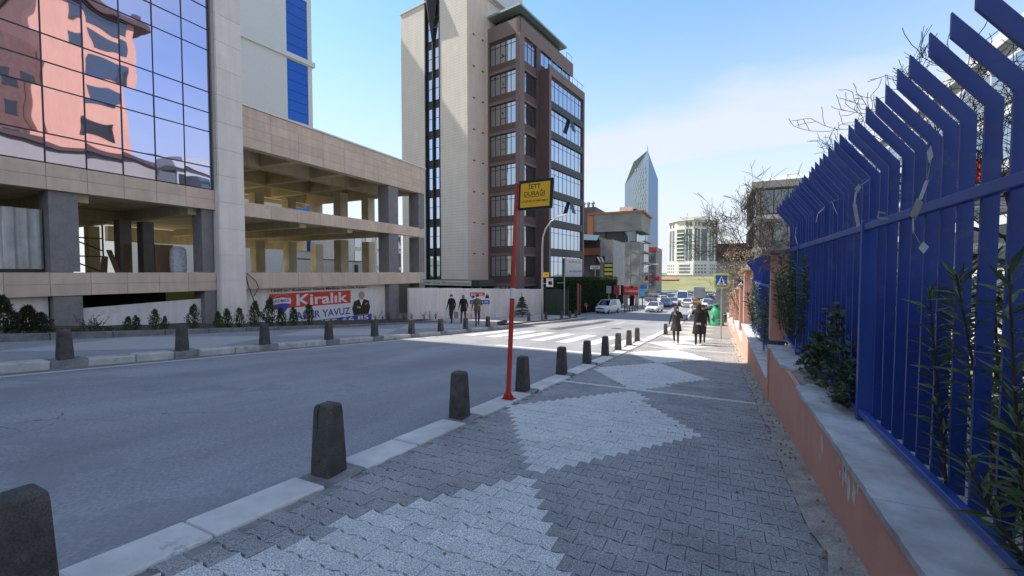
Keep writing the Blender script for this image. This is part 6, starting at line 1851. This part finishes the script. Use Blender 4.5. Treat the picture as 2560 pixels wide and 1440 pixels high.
w3 = person('dark haired person in black half hidden beyond the hooded woman', (-.58, y_, G(y_)), R(-6), 1.70, ARMS, legs_walk(), black, (.80, .02, M['clothblack']), hair=M['hair'], mask=False, group='people on the near pavement')
# three men on the far pavement, coming towards the camera
def man(label, x, y, h, **kw):
    return person(label, (x, y, G(y) + .03), kw.pop('rz', R(170)), h, kw.pop('arms', ARMS), kw.pop('legs', legs_walk()), kw.pop('mats', jeans), kw.pop('coat', (.84, .015, M['clothblack'])), group='men on the far pavement', **kw)
m1 = man('man in a black jacket and white mask holding a pale bag, nearest the open wing', -15.2, 22.5, 1.84, hair=M['hair'], rz=R(186))
m2 = man('grey haired man in a long black coat looking down, middle of the three', -14.75, 23.2, 1.84, hair=M['hair_grey'], legs=legs_walk2(.2, .2), coat=(.72, .03, M['clothblack']), mask=False, head_turn=R(15), rz=R(196), lean=.04)
m3 = man('man in an olive jacket and dark cap striding with a red carrier bag', -12.78, 21.6, 1.86, hair=M['hair'], legs=legs_walk2(.34, .34), mats=dict(jeans, coat=M['olive']), coat=(.82, .02, M['olive']), head_turn=R(20), rz=R(215), lean=.05,
         arms=(((-.25, .05, 1.15), (-.12, .24, 1.15)), ((.26, .05, 1.14), (.30, .22, .95))))
MB().lathe([(.10, 0), (.102, .05), (.08, .10), (.02, .118)], 12, (0, .02 + .05, 1.62 * 1.094)).build('cap', M['hair'], m3, local=True, smooth=True)
MB().box(-.17, .17, -.24, -.14, 1.08, 1.42).build('backpack', M['clothblack'], m3, local=True, bevel=.03, seg=2)
def bag(label, loc, m, w_=.3, hh=.42):
    r_ = thing('carrier_bag', label, 'bag', loc, .6, 'carrier bags')
    MB().hexa([(-w_ * .42, -.07, 0), (w_ * .42, -.07, 0), (w_ * .42, .07, 0), (-w_ * .42, .07, 0)], [(-w_ * .5, -.03, hh * .7), (w_ * .5, -.03, hh * .7), (w_ * .5, .03, hh * .7), (-w_ * .5, .03, hh * .7)]).build('sack', m, r_, local=True, bevel=.02, seg=2)
    MB().tube([(-w_ * .25, 0, hh * .7), (-w_ * .1, 0, hh), (w_ * .1, 0, hh), (w_ * .25, 0, hh * .7)], .008, 5).build('handle', m, r_, local=True)
    return r_
bag('long pale carrier bag in the masked man’s hand', (-15.50, 22.36, G(22.4) + .40), M['bagwhite'], .26, .62)
bag('tan carrier bag between the first two men', (-14.96, 22.66, G(22.7) + .36), mat('tan_bag', (.30, .24, .15), .8, var=.3, scale=8), .3, .60)
bag('red and white carrier bag held by the striding man', (-13.14, 21.30, G(21.3) + .42), M['bagred'], .36, .52)

# ================================================================== VEHICLES
M['tyre'] = plain('tyre', (.015, .015, .016), .85); M['rim'] = plain('rim', (.32, .33, .34), .35, metal=.6); M['car_glass'] = mirror_glass('car_glass', (.5, .56, .62), .03, inner=(.012, .014, .017), weight=.35)
M['lamp_glass'] = plain('lamp_glass', (.55, .57, .60), .15, spec=.8); M['trim'] = plain('black_trim', (.014, .014, .015), .6); M['tail'] = plain('tail_lamp', (.35, .02, .02), .3)
def paint(name, c):
    m = plain(name, c, .28, spec=.6); m.node_tree.nodes['Principled BSDF'].inputs['Coat Weight'].default_value = .6; return m
PNT = {'white': paint('white_car_paint', (.74, .75, .76)), 'silver': paint('silver_car_paint', (.42, .44, .46)), 'grey': paint('grey_car_paint', (.14, .15, .17)), 'blue': paint('blue_car_paint', (.16, .20, .30)), 'black': paint('black_car_paint', (.018, .018, .02)), 'red': paint('red_car_paint', (.36, .03, .03)), 'orange': paint('taxi_paint', (.60, .24, .02))}
SPEC = {
 'sedan': dict(L=4.45, st=[(0, .66, .60), (.08, .78, .70), (.35, .85, .76), (1.25, .885, .92), (2.2, .89, .95), (3.55, .89, .97), (4.25, .86, 1.0), (4.42, .74, .84)], gh=(1.15, 1.95, 3.35, 4.05, .80, .60, 1.45), wh=(.85, 3.45), wr=.31),
 'van': dict(L=4.15, st=[(0, .66, .70), (.08, .80, .84), (.30, .86, .96), (.95, .875, 1.12), (1.6, .88, 1.14), (3.8, .88, 1.14), (4.1, .86, 1.12), (4.15, .8, 1.0)], gh=(.85, 1.55, 3.95, 4.12, .83, .70, 1.76), wh=(.78, 3.30), wr=.31),
 'minibus': dict(L=5.6, st=[(0, .80, .85), (.06, .92, 1.0), (.30, .96, 1.12), (.75, .98, 1.25), (1.5, .99, 1.28), (5.2, .99, 1.28), (5.55, .97, 1.28), (5.6, .9, 1.1)], gh=(.65, 1.35, 5.45, 5.57, .95, .84, 2.45), wh=(.95, 4.35), wr=.35)}
def car(kind, colour, label, loc, rz, group='cars in the street'):
    S = SPEC[kind]; Lh = S['L'] / 2; root = thing(kind if kind != 'sedan' else 'car', label, 'van' if kind == 'van' else ('minibus' if kind == 'minibus' else 'car'), loc, rz, group)
    P_ = PNT[colour]
    mb = MB(); n = None
    for (y, hw, zt) in S['st']:
        sec_ = [(-hw * .90, .20), (-hw, .42), (-hw * .985, zt - .10), (-hw * .88, zt), (hw * .88, zt), (hw * .985, zt - .10), (hw, .42), (hw * .90, .20)]
        mb.v += [(x, y - Lh, z) for x, z in sec_]
    n = 8; m_ = len(S['st'])
    for i in range(m_ - 1):
        for j in range(n):
            a = i * n + j; b = i * n + (j + 1) % n
            mb.f.append((a, a + n, b + n, b)); mb.m.append(0)
    mb.f.append(tuple(range(n))); mb.m.append(0); mb.f.append(tuple(reversed(range((m_ - 1) * n, m_ * n)))); mb.m.append(0)
    body = mb.build('body', P_, root, local=True, bevel=.02)
    y0, y1, y2, y3, hb_, ht_, zr = S['gh']; zb_ = S['st'][4][2] - .04
    def gp_(y, x, z): return Vector((x, y - Lh, z))
    lo = [gp_(y0, -hb_, zb_), gp_(y0, hb_, zb_), gp_(y3, hb_, zb_), gp_(y3, -hb_, zb_)]; hi = [gp_(y1, -ht_, zr - .04), gp_(y1, ht_, zr - .04), gp_(y2, ht_, zr - .04), gp_(y2, -ht_, zr - .04)]
    MB().hexa(lo, hi).build('glazing', M['car_glass'], root, local=True)
    rf = MB().hexa([h + Vector((0, 0, -.015)) for h in hi], [Vector((h.x * .9, h.y * .98, zr + .01)) for h in hi]); rf.build('roof', P_, root, local=True)
    for a, b in zip(lo, hi):
        MB().bar(a, b, .075, .075).build('roof_pillar', P_, root, local=True)
    ym = (y1 + y2) / 2
    for s in (-1, 1):
        MB().bar(gp_(ym, s * (hb_ + .005), zb_), gp_(ym, s * (ht_ + .008), zr - .04), .09, .05).build('roof_pillar', P_ if kind != 'minibus' else M['trim'], root, local=True)
        if kind == 'van':      # blind cargo side behind the door
            MB().hexa([gp_(ym + .3, s * (hb_ + .01), zb_), gp_(y3 - .05, s * (hb_ + .01), zb_), gp_(y2 - .02, s * (ht_ + .012), zr - .05), gp_(ym + .3, s * (ht_ + .012), zr - .05)], [gp_(ym + .3, s * (hb_ - .02), zb_), gp_(y3 - .05, s * (hb_ - .02), zb_), gp_(y2 - .02, s * (ht_ - .02), zr - .05), gp_(ym + .3, s * (ht_ - .02), zr - .05)]).build('side_panel', P_, root, local=True)
        MB().box(s * (hb_ + .04), s * (hb_ + .20), y0 + .12 - Lh, y0 + .22 - Lh, zb_ + .02, zb_ + .15).build('mirror', P_, root, local=True, bevel=.02)
        zl_ = S['st'][1][2]
        MB().hexa([Vector((s * .48, -Lh + .05, zl_ - .13)), Vector((s * .48, -Lh + .1, zl_ - .02)), Vector((s * .82, -Lh + .34, zl_ + .03)), Vector((s * .82, -Lh + .28, zl_ - .10))], [Vector((s * .48, -Lh + .0, zl_ - .13)), Vector((s * .48, -Lh + .03, zl_ - .02)), Vector((s * .84, -Lh + .22, zl_ + .03)), Vector((s * .84, -Lh + .17, zl_ - .10))]).build('headlight', M['lamp_glass'], root, local=True)
        MB().box(s * .55, s * .82, Lh - .12, Lh + .005, .72, .90).build('tail_lamp', M['tail'], root, local=True)
        for yw in S['wh']:
            w_ = MB(); w_.lathe([(S['wr'] * .86, -.10), (S['wr'], -.07), (S['wr'], .07), (S['wr'] * .86, .10)], 20)
            w_.v = [(s * .80 + v[2], yw - Lh + v[0], S['wr'] + v[1]) for v in w_.v]
            wo_ = w_.build('wheel', M['tyre'], root, local=True)
            r_ = MB(); r_.lathe([(S['wr'] * .62, -.012), (S['wr'] * .62, .012), (S['wr'] * .15, .02)], 16); r_.v = [(s * (.905 + v[2] * 1), yw - Lh + v[0], S['wr'] + v[1]) for v in r_.v]; r_.build('rim', M['rim'], wo_, local=True)
    zl_ = S['st'][1][2]
    MB().box(-.44, .44, -Lh - .015, -Lh + .05, zl_ - .18, zl_ - .06).build('grille', M['trim'], root, local=True, bevel=.01)
    MB().box(-.66, .66, -Lh - .02, -Lh + .04, .22, .38).build('bumper', M['trim'], root, local=True, bevel=.02)
    MB().box(-.25, .25, -Lh - .03, -Lh - .021, .40, .50).build('number_plate', M['white_paint'], root, local=True)
    MB().box(-.25, .25, Lh + .002, Lh + .012, .55, .66).build('number_plate', M['white_paint'], root, local=True)
    return root
def road_at(px, py, off=-.12):
    d = ray(px, py); t = 1.0
    while t < 400:
        p = Vector((0, 0, CAMZ)) + d * t
        if p.z < G(p.y) + off: return p
        t *= 1.004
    return p
def put(kind, colour, label, px, py, rz, zoff=-.12):
    p = road_at(px, py, zoff); return car(kind, colour, label, (p.x, p.y + 1.5, G(p.y + 1.5) + zoff), R(rz))
put('van', 'white', 'small white delivery van parked by the hedge, facing the camera', 1513, 784, -14)
put('sedan', 'white', 'white saloon driving up the street towards the camera', 1632, 781, -5)
put('sedan', 'blue', 'blue grey car behind the white saloon', 1662, 767.5, 8)
put('sedan', 'silver', 'silver car right of the blue grey one in the queue', 1681, 765.5, 3)
put('sedan', 'white', 'white car with a dark windscreen behind the blue grey one', 1656, 759, 18)
put('minibus', 'white', 'white minibus facing the camera in the queue', 1705, 762, 2)
put('sedan', 'white', 'white car in front of the minibus', 1716, 768.5, 184)
put('sedan', 'orange', 'orange taxi between the two women', 1734, 767.5, 95)
put('sedan', 'white', 'white car beyond the hooded woman’s head', 1768, 771, 4)
put('sedan', 'grey', 'grey car left of the green recycling bell', 1784, 775, 0)
put('sedan', 'red', 'red car behind the green recycling bell', 1790, 758, 70)
rg2 = random.Random(40)
for k, (px, py, c_) in enumerate([(1672, 752, 'black'), (1692, 751, 'white'), (1722, 751, 'silver'), (1762, 757, 'silver'), (1776, 752, 'white'), (1640, 757, 'grey'), (1748, 748, 'white'), (1768, 745, 'grey'), (1788, 746, 'white'), (1700, 746, 'white'), (1660, 747, 'grey'), (1728, 744.5, 'white')]):
    put('sedan', c_, '%s of the distant %s cars from the left in the packed lot' % (ordinal(sum(1 for q in [(1672, 752, 'black'), (1692, 751, 'white'), (1722, 751, 'silver'), (1762, 757, 'silver'), (1776, 752, 'white'), (1640, 757, 'grey'), (1748, 748, 'white'), (1768, 745, 'grey'), (1788, 746, 'white'), (1700, 746, 'white'), (1660, 747, 'grey'), (1728, 744.5, 'white')] if q[2] == c_ and q[0] < px)), c_), px, py, rg2.choice((0, 6, 80, 185, 95)))
# box lorry
p = road_at(1746, 757); lo_ = thing('box_lorry', 'white box lorry seen from behind among the parked cars', 'lorry', (p.x, p.y + 3, G(p.y + 3) - .12), R(3))
MB().box(-1.05, 1.05, -3, 1.6, .9, 3.1).build('cargo_box', PNT['silver'], lo_, local=True, bevel=.03)
for s in (-1, 1): MB().box(s * .06 + (.45 if s > 0 else -1.35) * .7, s * .06 + (1.35 if s > 0 else -.45) * .7, -3.03, -3.005, 1.0, 3.0).build('rear_door', M['steel'], lo_, local=True)
MB().box(-.95, .95, 1.7, 3.2, .6, 2.5).build('cab', PNT['white'], lo_, local=True, bevel=.12, seg=2)
MB().box(-1, 1, -2.8, 3, .5, .85).build('chassis', M['trim'], lo_, local=True)
for s in (-1, 1):
    for yw in (-2, 2.3):
        w_ = MB().lathe([(.36, -.13), (.40, -.1), (.40, .1), (.36, .13)], 18); w_.v = [(s * .85 + v[2], yw + v[0], .40 + v[1]) for v in w_.v]; w_.build('wheel', M['tyre'], lo_, local=True)
# motor scooter with a red delivery box
p = road_at(1465, 783, -.10); sc_ = thing('motor_scooter', 'delivery scooter with a red top box beside the hedge', 'scooter', (p.x, p.y, G(p.y) - .1), R(200))
for yw in (-.6, .6):
    w_ = MB(); w_.lathe([(.20, -.05), (.25, -.03), (.25, .03), (.20, .05)], 18); w_.v = [(v[2], yw + v[0], .25 + v[1]) for v in w_.v]; w_.build('wheel', M['tyre'], sc_, local=True)
MB().hexa([(-.13, -.65, .30), (.13, -.65, .30), (.13, .25, .26), (-.13, .25, .26)], [(-.12, -.65, .62), (.12, -.65, .62), (.12, .2, .52), (-.12, .2, .52)]).build('body', PNT['red'], sc_, local=True, bevel=.04, seg=2)
MB().box(-.12, .12, -.55, .12, .63, .74).build('seat', M['trim'], sc_, local=True, bevel=.03, seg=2)
MB().hexa([(-.18, .28, .25), (.18, .28, .25), (.18, .36, .25), (-.18, .36, .25)], [(-.16, .42, .95), (.16, .42, .95), (.16, .50, .95), (-.16, .50, .95)]).build('leg_shield', M['trim'], sc_, local=True, bevel=.02)
MB().tube([(0, .6, .25), (0, .46, .95)], .03, 8).build('fork', M['steel'], sc_, local=True)
MB().tube([(-.32, .36, 1.05), (0, .46, 1.0), (.32, .36, 1.05)], .016, 6).build('handlebar', M['trim'], sc_, local=True)
MB().ball((0, .54, .92), .09, 10, 6).build('headlight', M['lamp_glass'], sc_, local=True, smooth=True)
MB().box(-.24, .24, -.98, -.52, .78, 1.24).build('top_box', M['pr_red'], sc_, local=True, bevel=.03, seg=2)

# ================================================================== STREET FURNITURE
# near street lamp
lx, ly = -13.1, 32.7; zg_ = G(ly)
lp_ = thing('street_lamp', 'tall grey street lamp with a curved arm on the far pavement', 'street lamp', (lx, ly, zg_))
pts = [(lx, ly, zg_), (lx, ly, zg_ + 3), (lx, ly, 3.6), (lx + .06, ly, 4.4), (lx + .30, ly, 5.1), (lx + .75, ly, 5.65), (lx + 1.35, ly, 5.98)]
MB().tube(pts, [.11, .09, .07, .06, .055, .05, .045], 10).build('post', M['steel'], lp_, smooth=True)
MB().hexa([(lx + 1.3, ly - .12, 5.92), (lx + 2.15, ly - .08, 6.12), (lx + 2.15, ly + .08, 6.12), (lx + 1.3, ly + .12, 5.92)], [(lx + 1.3, ly - .10, 6.06), (lx + 2.1, ly - .06, 6.22), (lx + 2.1, ly + .06, 6.22), (lx + 1.3, ly + .1, 6.06)]).build('lantern', M['col_white'], lp_, bevel=.02)
def board(root, name, px0, py0, px1, py1, Y, m, d=.04):
    a = atY(px0, py1, Y); b = atY(px1, py0, Y); return MB().box(a.x, b.x, Y - d, Y, a.z, b.z).build(name, m, root)
ys = thing('sign', 'small yellow plate on the street lamp post', 'sign', atY(1365, 693, 32.5))
board(ys, 'plate', 1358, 681, 1372, 693, 32.5, M['yellow_sign']); board(ys, 'lettering', 1361, 686, 1369, 687.5, 32.45, M['black'], .01)
cs2 = thing('sign', 'white square sign with a camera symbol on a bracket by the street lamp', 'sign', atY(1375, 716, 32.4))
board(cs2, 'plate', 1366, 696, 1383, 717, 32.4, M['pr_white']); board(cs2, 'symbol', 1371, 703, 1380, 712, 32.35, M['black'], .01); board(cs2, 'symbol_bar', 1369, 699, 1381, 700, 32.35, M['black'], .01); board(cs2, 'bracket', 1359, 708, 1366, 710, 32.42, M['steel'], .05)
# far lamp
q = atY(1606, 764, 72); l2 = thing('street_lamp', 'distant street lamp with a curved arm by the patterned block', 'street lamp', (q.x, 72, G(72)))
zt_ = atY(1606, 664, 72).z
MB().tube([(q.x, 72, G(72)), (q.x, 72, zt_ - 1.2), (q.x + .2, 72, zt_ - .5), (q.x + .7, 72, zt_ - .1), (q.x + 1.7, 72, zt_ + .2)], [.1, .08, .07, .06, .05], 8).build('post', M['steel'], l2, smooth=True)
MB().box(q.x + 1.65, q.x + 2.4, 71.9, 72.1, zt_ + .13, zt_ + .26).build('lantern', M['col_white'], l2, bevel=.03)
# pedestrian crossing sign
cx_, cy_ = .18, 23.6
pc_ = thing('crossing_sign', 'blue pedestrian crossing sign with a yellow green border on a grey pole', 'sign', (cx_, cy_, G(cy_)))
a = atY(1784, 720, cy_); b = atY(1823, 684, cy_)
MB().tube([(cx_, cy_, G(cy_)), (cx_, cy_, b.z + .05)], .035, 10).build('pole', M['steel'], pc_)
MB().box(a.x, b.x, cy_ - .07, cy_ - .05, a.z, b.z).build('border', plain('lime_reflective', (.62, .72, .10), .5), pc_, bevel=.006)
e = (b.x - a.x) * .12
MB().box(a.x + e, b.x - e, cy_ - .08, cy_ - .0705, a.z + e, b.z - e).build('blue_field', plain('sign_blue', (.02, .10, .48), .5), pc_)
wd_ = b.x - a.x; hh_ = b.z - a.z
def sg(u, v, l=0): return (a.x + wd_ * u, cy_ - .083 - .003 * l, a.z + hh_ * v)
MB().face([sg(.17, .18), sg(.83, .18), sg(.5, .82)]).build('white_triangle', M['pr_white'], pc_)
MB().face([sg(.47, .62, 1), sg(.53, .62, 1), sg(.54, .68, 1), sg(.5, .71, 1), sg(.46, .68, 1)]).build('walker_head', M['black'], pc_)
MB().face([sg(.38, .24, 1), sg(.43, .24, 1), sg(.49, .40, 1), sg(.57, .24, 1), sg(.62, .24, 1), sg(.56, .42, 1), sg(.62, .46, 1), sg(.6, .5, 1), sg(.53, .52, 1), sg(.52, .61, 1), sg(.46, .61, 1), sg(.45, .45, 1)]).build('walker', M['black'], pc_)
for k in range(3): MB().face([sg(.25 + .2 * k, .19, 1), sg(.34 + .2 * k, .19, 1), sg(.36 + .2 * k, .225, 1), sg(.29 + .2 * k, .225, 1)]).build('stripe', M['black'], pc_)
# green recycling bell
p = road_at(1790, 813, 0); bl = thing('recycling_bell', 'green bell shaped bottle bank on the near pavement', 'recycling bin', (p.x, p.y, G(p.y)))
M['bell'] = mat('green_grp', (.05, .33, .17), .45, var=.12, scale=2.5)
dep = p.dot(_f) - Vector((0, 0, CAMZ)).dot(_f); hb2 = 53 / 1060 * dep; rb2 = 17.5 / 1060 * dep
MB().lathe([(rb2 * 1.0, 0), (rb2 * 1.06, hb2 * .03), (rb2 * 1.06, hb2 * .08), (rb2, hb2 * .10), (rb2 * .98, hb2 * .42), (rb2 * .85, hb2 * .62), (rb2 * .55, hb2 * .78), (rb2 * .42, hb2 * .85), (rb2 * .42, hb2 * .97), (rb2 * .46, hb2 * .98), (rb2 * .46, hb2), (rb2 * .1, hb2 * 1.005)], 28, p).build('shell', M['bell'], bl, smooth=True)
for an in (-2.2, -.9): MB().lathe([(.13, 0), (.13, .02)], 14).build('x', M['black'], bl) if False else None
mb = MB().lathe([(.10, 0), (.10, .05)], 14); mb.v = [(p.x + .05 + v[0], p.y - rb2 * .5 - v[2], p.z + hb2 * .89 + v[1]) for v in mb.v]; mb.build('bottle_hole', M['black'], bl)
MB().box(p.x - rb2 * .72, p.x - rb2 * .42, p.y - rb2 * 1.0, p.y - rb2 * .80, p.z + hb2 * .34, p.z + hb2 * .48).build('sticker', M['pr_white'], bl)
mb = MB(); n = 14
for k in range(n):
    a0 = .7 + 4.6 * k / n; a1 = .7 + 4.6 * (k + 1) / n
    mb.face([(p.x + rb2 * .32 + .14 * math.cos(t) * s_, p.y - rb2 * .985, p.z + hb2 * .24 + .15 * math.sin(t) * s_) for t, s_ in ((a0, 1), (a1, 1), (a1, .72), (a0, .72))])
mb.build('emblem', plain('pale_green', (.42, .60, .45), .6), bl)
# green sheet gate, posts and the black and white bollard by the hedge
ga = thing('sheet_gate', 'dark green sheet gate between the site wall and the hedge', 'gate', (-16.6, 43.5, G(43.5)))
M['gate'] = mat('gate_green', (.045, .058, .042), .7, var=.12)
a = atY(1363, 786, 43.2); b = atY(1419, 724, 43.2)
for k in range(4):
    xa = a.x + (b.x - a.x) * k / 4; xb = a.x + (b.x - a.x) * (k + 1) / 4
    MB().box(xa + .01, xb - .01, 43.15, 43.2, G(43.2), b.z).build('leaf_panel', M['gate'], ga)
for x_ in (a.x - .05, b.x + .05): MB().box(x_ - .06, x_ + .06, 43.1, 43.25, G(43.2) - .1, b.z + .2).build('post', M['dark_steel'], ga)
gb = thing('entrance_recess', 'dark entrance between the green gate and the hedge', 'entrance', (b.x + 1.5, 47, G(47)))
c_ = atY(1452, 700, 46); MB().box(b.x + .2, c_.x, 45.9, 46.1, G(46), atY(1430, 712, 46).z).build('wall', M['spandrel'], gb)
MB().box(atY(1444, 700, 44).x, atY(1446, 700, 44).x, 44, 44.1, G(44), atY(1445, 708, 44).z).build('barrier_arm', M['pr_red'], gb)
MB().tube([(atY(1411, 700, 43).x, 43, G(43)), (atY(1411, 700, 43).x, 43, atY(1411, 682, 43).z)], .05, 8).build('post', M['steel'], gb)
MB().box(atY(1392, 700, 43).x, atY(1411, 700, 43).x, 43, 43.06, atY(1411, 708, 43).z, atY(1411, 706.5, 43).z).build('arm', M['steel'], gb)
p = road_at(1439, 776, 0); sb2 = thing('striped_bollard', 'slim black and white striped bollard near the scooter', 'bollard', (p.x, p.y, G(p.y)))
for k in range(8): MB().lathe([(.10, 0), (.10, .17)], 12, (p.x, p.y, G(p.y) + .171 * k)).build('band', M['pr_white'] if k % 2 else M['black'], sb2)
# rows of tiny posts along the lower kerb, grey sign on a pole
for k, (px, py) in enumerate([(1562, 781), (1568, 780), (1574, 779), (1581, 778), (1587, 777), (1593, 776)]):
    p = road_at(px, py, -.1)
    tag(MB().lathe([(.09, 0), (.085, .6), (.07, .72), (.02, .78)], 8, (p.x, p.y, G(p.y) - .1)).build('kerb_post', M['bollard'], smooth=True), '%s small dark post from the left before the red shop sign' % ordinal(k), 'bollard', 'small posts before the shops')
gs = thing('sign', 'plain grey sign on a pole above the white van', 'sign', (atY(1522, 760, 58).x, 58, G(58)))
board(gs, 'plate', 1516, 715, 1528, 733, 58, M['steel']); board(gs, 'pole', 1521, 733, 1523, 780, 58.1, M['steel'])
# red flag on a leaning pole, far away; red flag behind the tall fence
fg = thing('flag', 'small red flag on a pole before the clay tiled hall', 'flag', (atY(1650, 720, 120).x, 120, -4.5))
q = atY(1650, 690, 120); MB().tube([(q.x, 120, -4.5), (q.x, 120, q.z + .3)], .06, 6).build('pole', M['steel'], fg)
mb = MB(); 
for k in range(6): mb.face([(q.x - .35 * k, 120 + .1 * (k % 2), q.z - .5 * (k > 2) * .3), (q.x - .35 * (k + 1), 120 + .1 * ((k + 1) % 2), q.z - .4 * (k > 1) * .4), (q.x - .35 * (k + 1) + .2, 120, q.z - 1.3), (q.x - .35 * k + .2, 120, q.z - 1.3)])
mb.build('cloth', plain('flag_red', (.62, .05, .06), .8), fg)
f2_ = thing('flag', 'red flag hanging behind the tall fence blades', 'flag', (10, 24.6, -1))
q = Vector((10.0, 24.4, 0)); zf = atY(2465, 400, 24.4).z; q.x = atY(2480, 400, 24.4).x
MB().tube([(q.x, 24.4, -2), (q.x, 24.4, zf + 1.2)], .04, 6).build('pole', M['steel'], f2_)
mb = MB()
for k in range(5): mb.face([(q.x - .16 * k, 24.4 + .06 * (k % 2), zf + .2 - .05 * k), (q.x - .16 * (k + 1), 24.4 + .06 * ((k + 1) % 2), zf + .15 - .05 * k), (q.x - .16 * (k + 1), 24.4 + .06 * ((k + 1) % 2), zf - .75 - .08 * k), (q.x - .16 * k, 24.4 + .06 * (k % 2), zf - .7 - .08 * k)])
mb.build('cloth', bpy.data.materials['flag_red'], f2_)
# white panel fence at the foot of the green bank
pf = thing('panel_fence', 'row of white panels along the foot of the green bank', 'fence', (-22, 142, -4.5))
for k in range(12):
    a = atY(1676 + 10.5 * k, 740, 142); b = atY(1685 + 10.5 * k, 728, 142)
    MB().box(a.x, b.x, 141.9, 142, -4.5, b.z + rg2.uniform(-.15, .1)).build('panel', M['pr_white'], pf)

# white plastic strips knotted on the fence
M['tape'] = mat('plastic_tape', (.60, .60, .58), .6, var=.12, scale=20)
def strip_on(pts, w_, label):
    mb = MB(); P_ = [atX(px, py, FX - .09 + o_) for px, py, o_ in pts]
    for k in range(len(P_) - 1):
        a, b = P_[k], P_[k + 1]; d = (b - a).normalized(); s_ = Vector((0, 1, 0)); s_ = (s_ - d * s_.dot(d)).normalized(); s_ = (s_ + Vector((.5 * math.sin(k * 1.7), 0, 0))).normalized()
        nx_ = (P_[min(k + 2, len(P_) - 1)] - b)
        mb.face([a - s_ * w_, a + s_ * w_, b + s_ * w_, b - s_ * w_])
    tag(mb.build('plastic_strip', M['tape'], smooth=True), label, 'strip', 'white strips tied to the fence')
strip_on([(2322, 372, .0), (2328, 400, -.02), (2318, 450, .0), (2300, 500, -.03), (2282, 545, -.02), (2284, 580, -.04), (2302, 612, -.03), (2316, 626, -.03)], .022, 'longest white plastic strip, hanging past the middle rail')
strip_on([(2174, 448, 0), (2150, 464, -.02), (2140, 478, 0), (2136, 510, -.02), (2146, 566, 0)], .02, 'white strip knotted at a bent blade left of the longest one')
strip_on([(2214, 533, 0), (2196, 530, -.02), (2194, 546, -.02), (2222, 546, 0)], .010, 'white strip looped in a ring on the middle rail')
strip_on([(2060, 520, 0), (2044, 535, -.02), (2040, 556, -.01)], .022, 'forked white strip on the fence blades, fourth from the right')
strip_on([(2094, 498, 0), (2080, 505, -.02), (2092, 534, -.01)], .024, 'folded white strip on the fence blades, third from the right')
strip_on([(1990, 568, 0), (1988, 590, -.02), (1995, 618, 0)], .018, 'straight white strip above the middle rail near the pillar')
strip_on([(1955, 540, 0), (1960, 565, -.02), (1970, 583, 0)], .02, 'white strip nearest the pillar on the bent blades')

# grit and dead leaves that have blown against the wall and the kerb
mb = MB(); rq = random.Random(91)
for k in range(520):
    y = rq.uniform(1.2, 22); x = .80 - abs(rq.gauss(0, .16)) if k % 3 else rq.uniform(KX1, .7)
    s_ = rq.uniform(.004, .016)
    z = G(y) + .004 + (.02 if x > .6 else 0)
    if k % 4 == 0: add_leaf(mb, (x, y, z + .006), (rq.uniform(-1, 1), rq.uniform(-1, 1), .1), rq.uniform(.03, .06), .018, rq)
    else: mb.hexa([(x - s_, y - s_, z - .004), (x + s_, y - s_ * .6, z - .004), (x + s_ * .7, y + s_, z - .004), (x - s_ * .8, y + s_ * .7, z - .004)], [(x - s_ * .5, y - s_ * .5, z + s_ * .8), (x + s_ * .5, y - s_ * .4, z + s_ * .8), (x + s_ * .4, y + s_ * .5, z + s_ * .7), (x - s_ * .4, y + s_ * .4, z + s_ * .8)])
tag(mb.build('grit', mat('grit', (.30, .25, .19), .95, var=.5, scale=40)), 'grit and dead leaves along the foot of the pink wall', 'litter', kind='stuff')
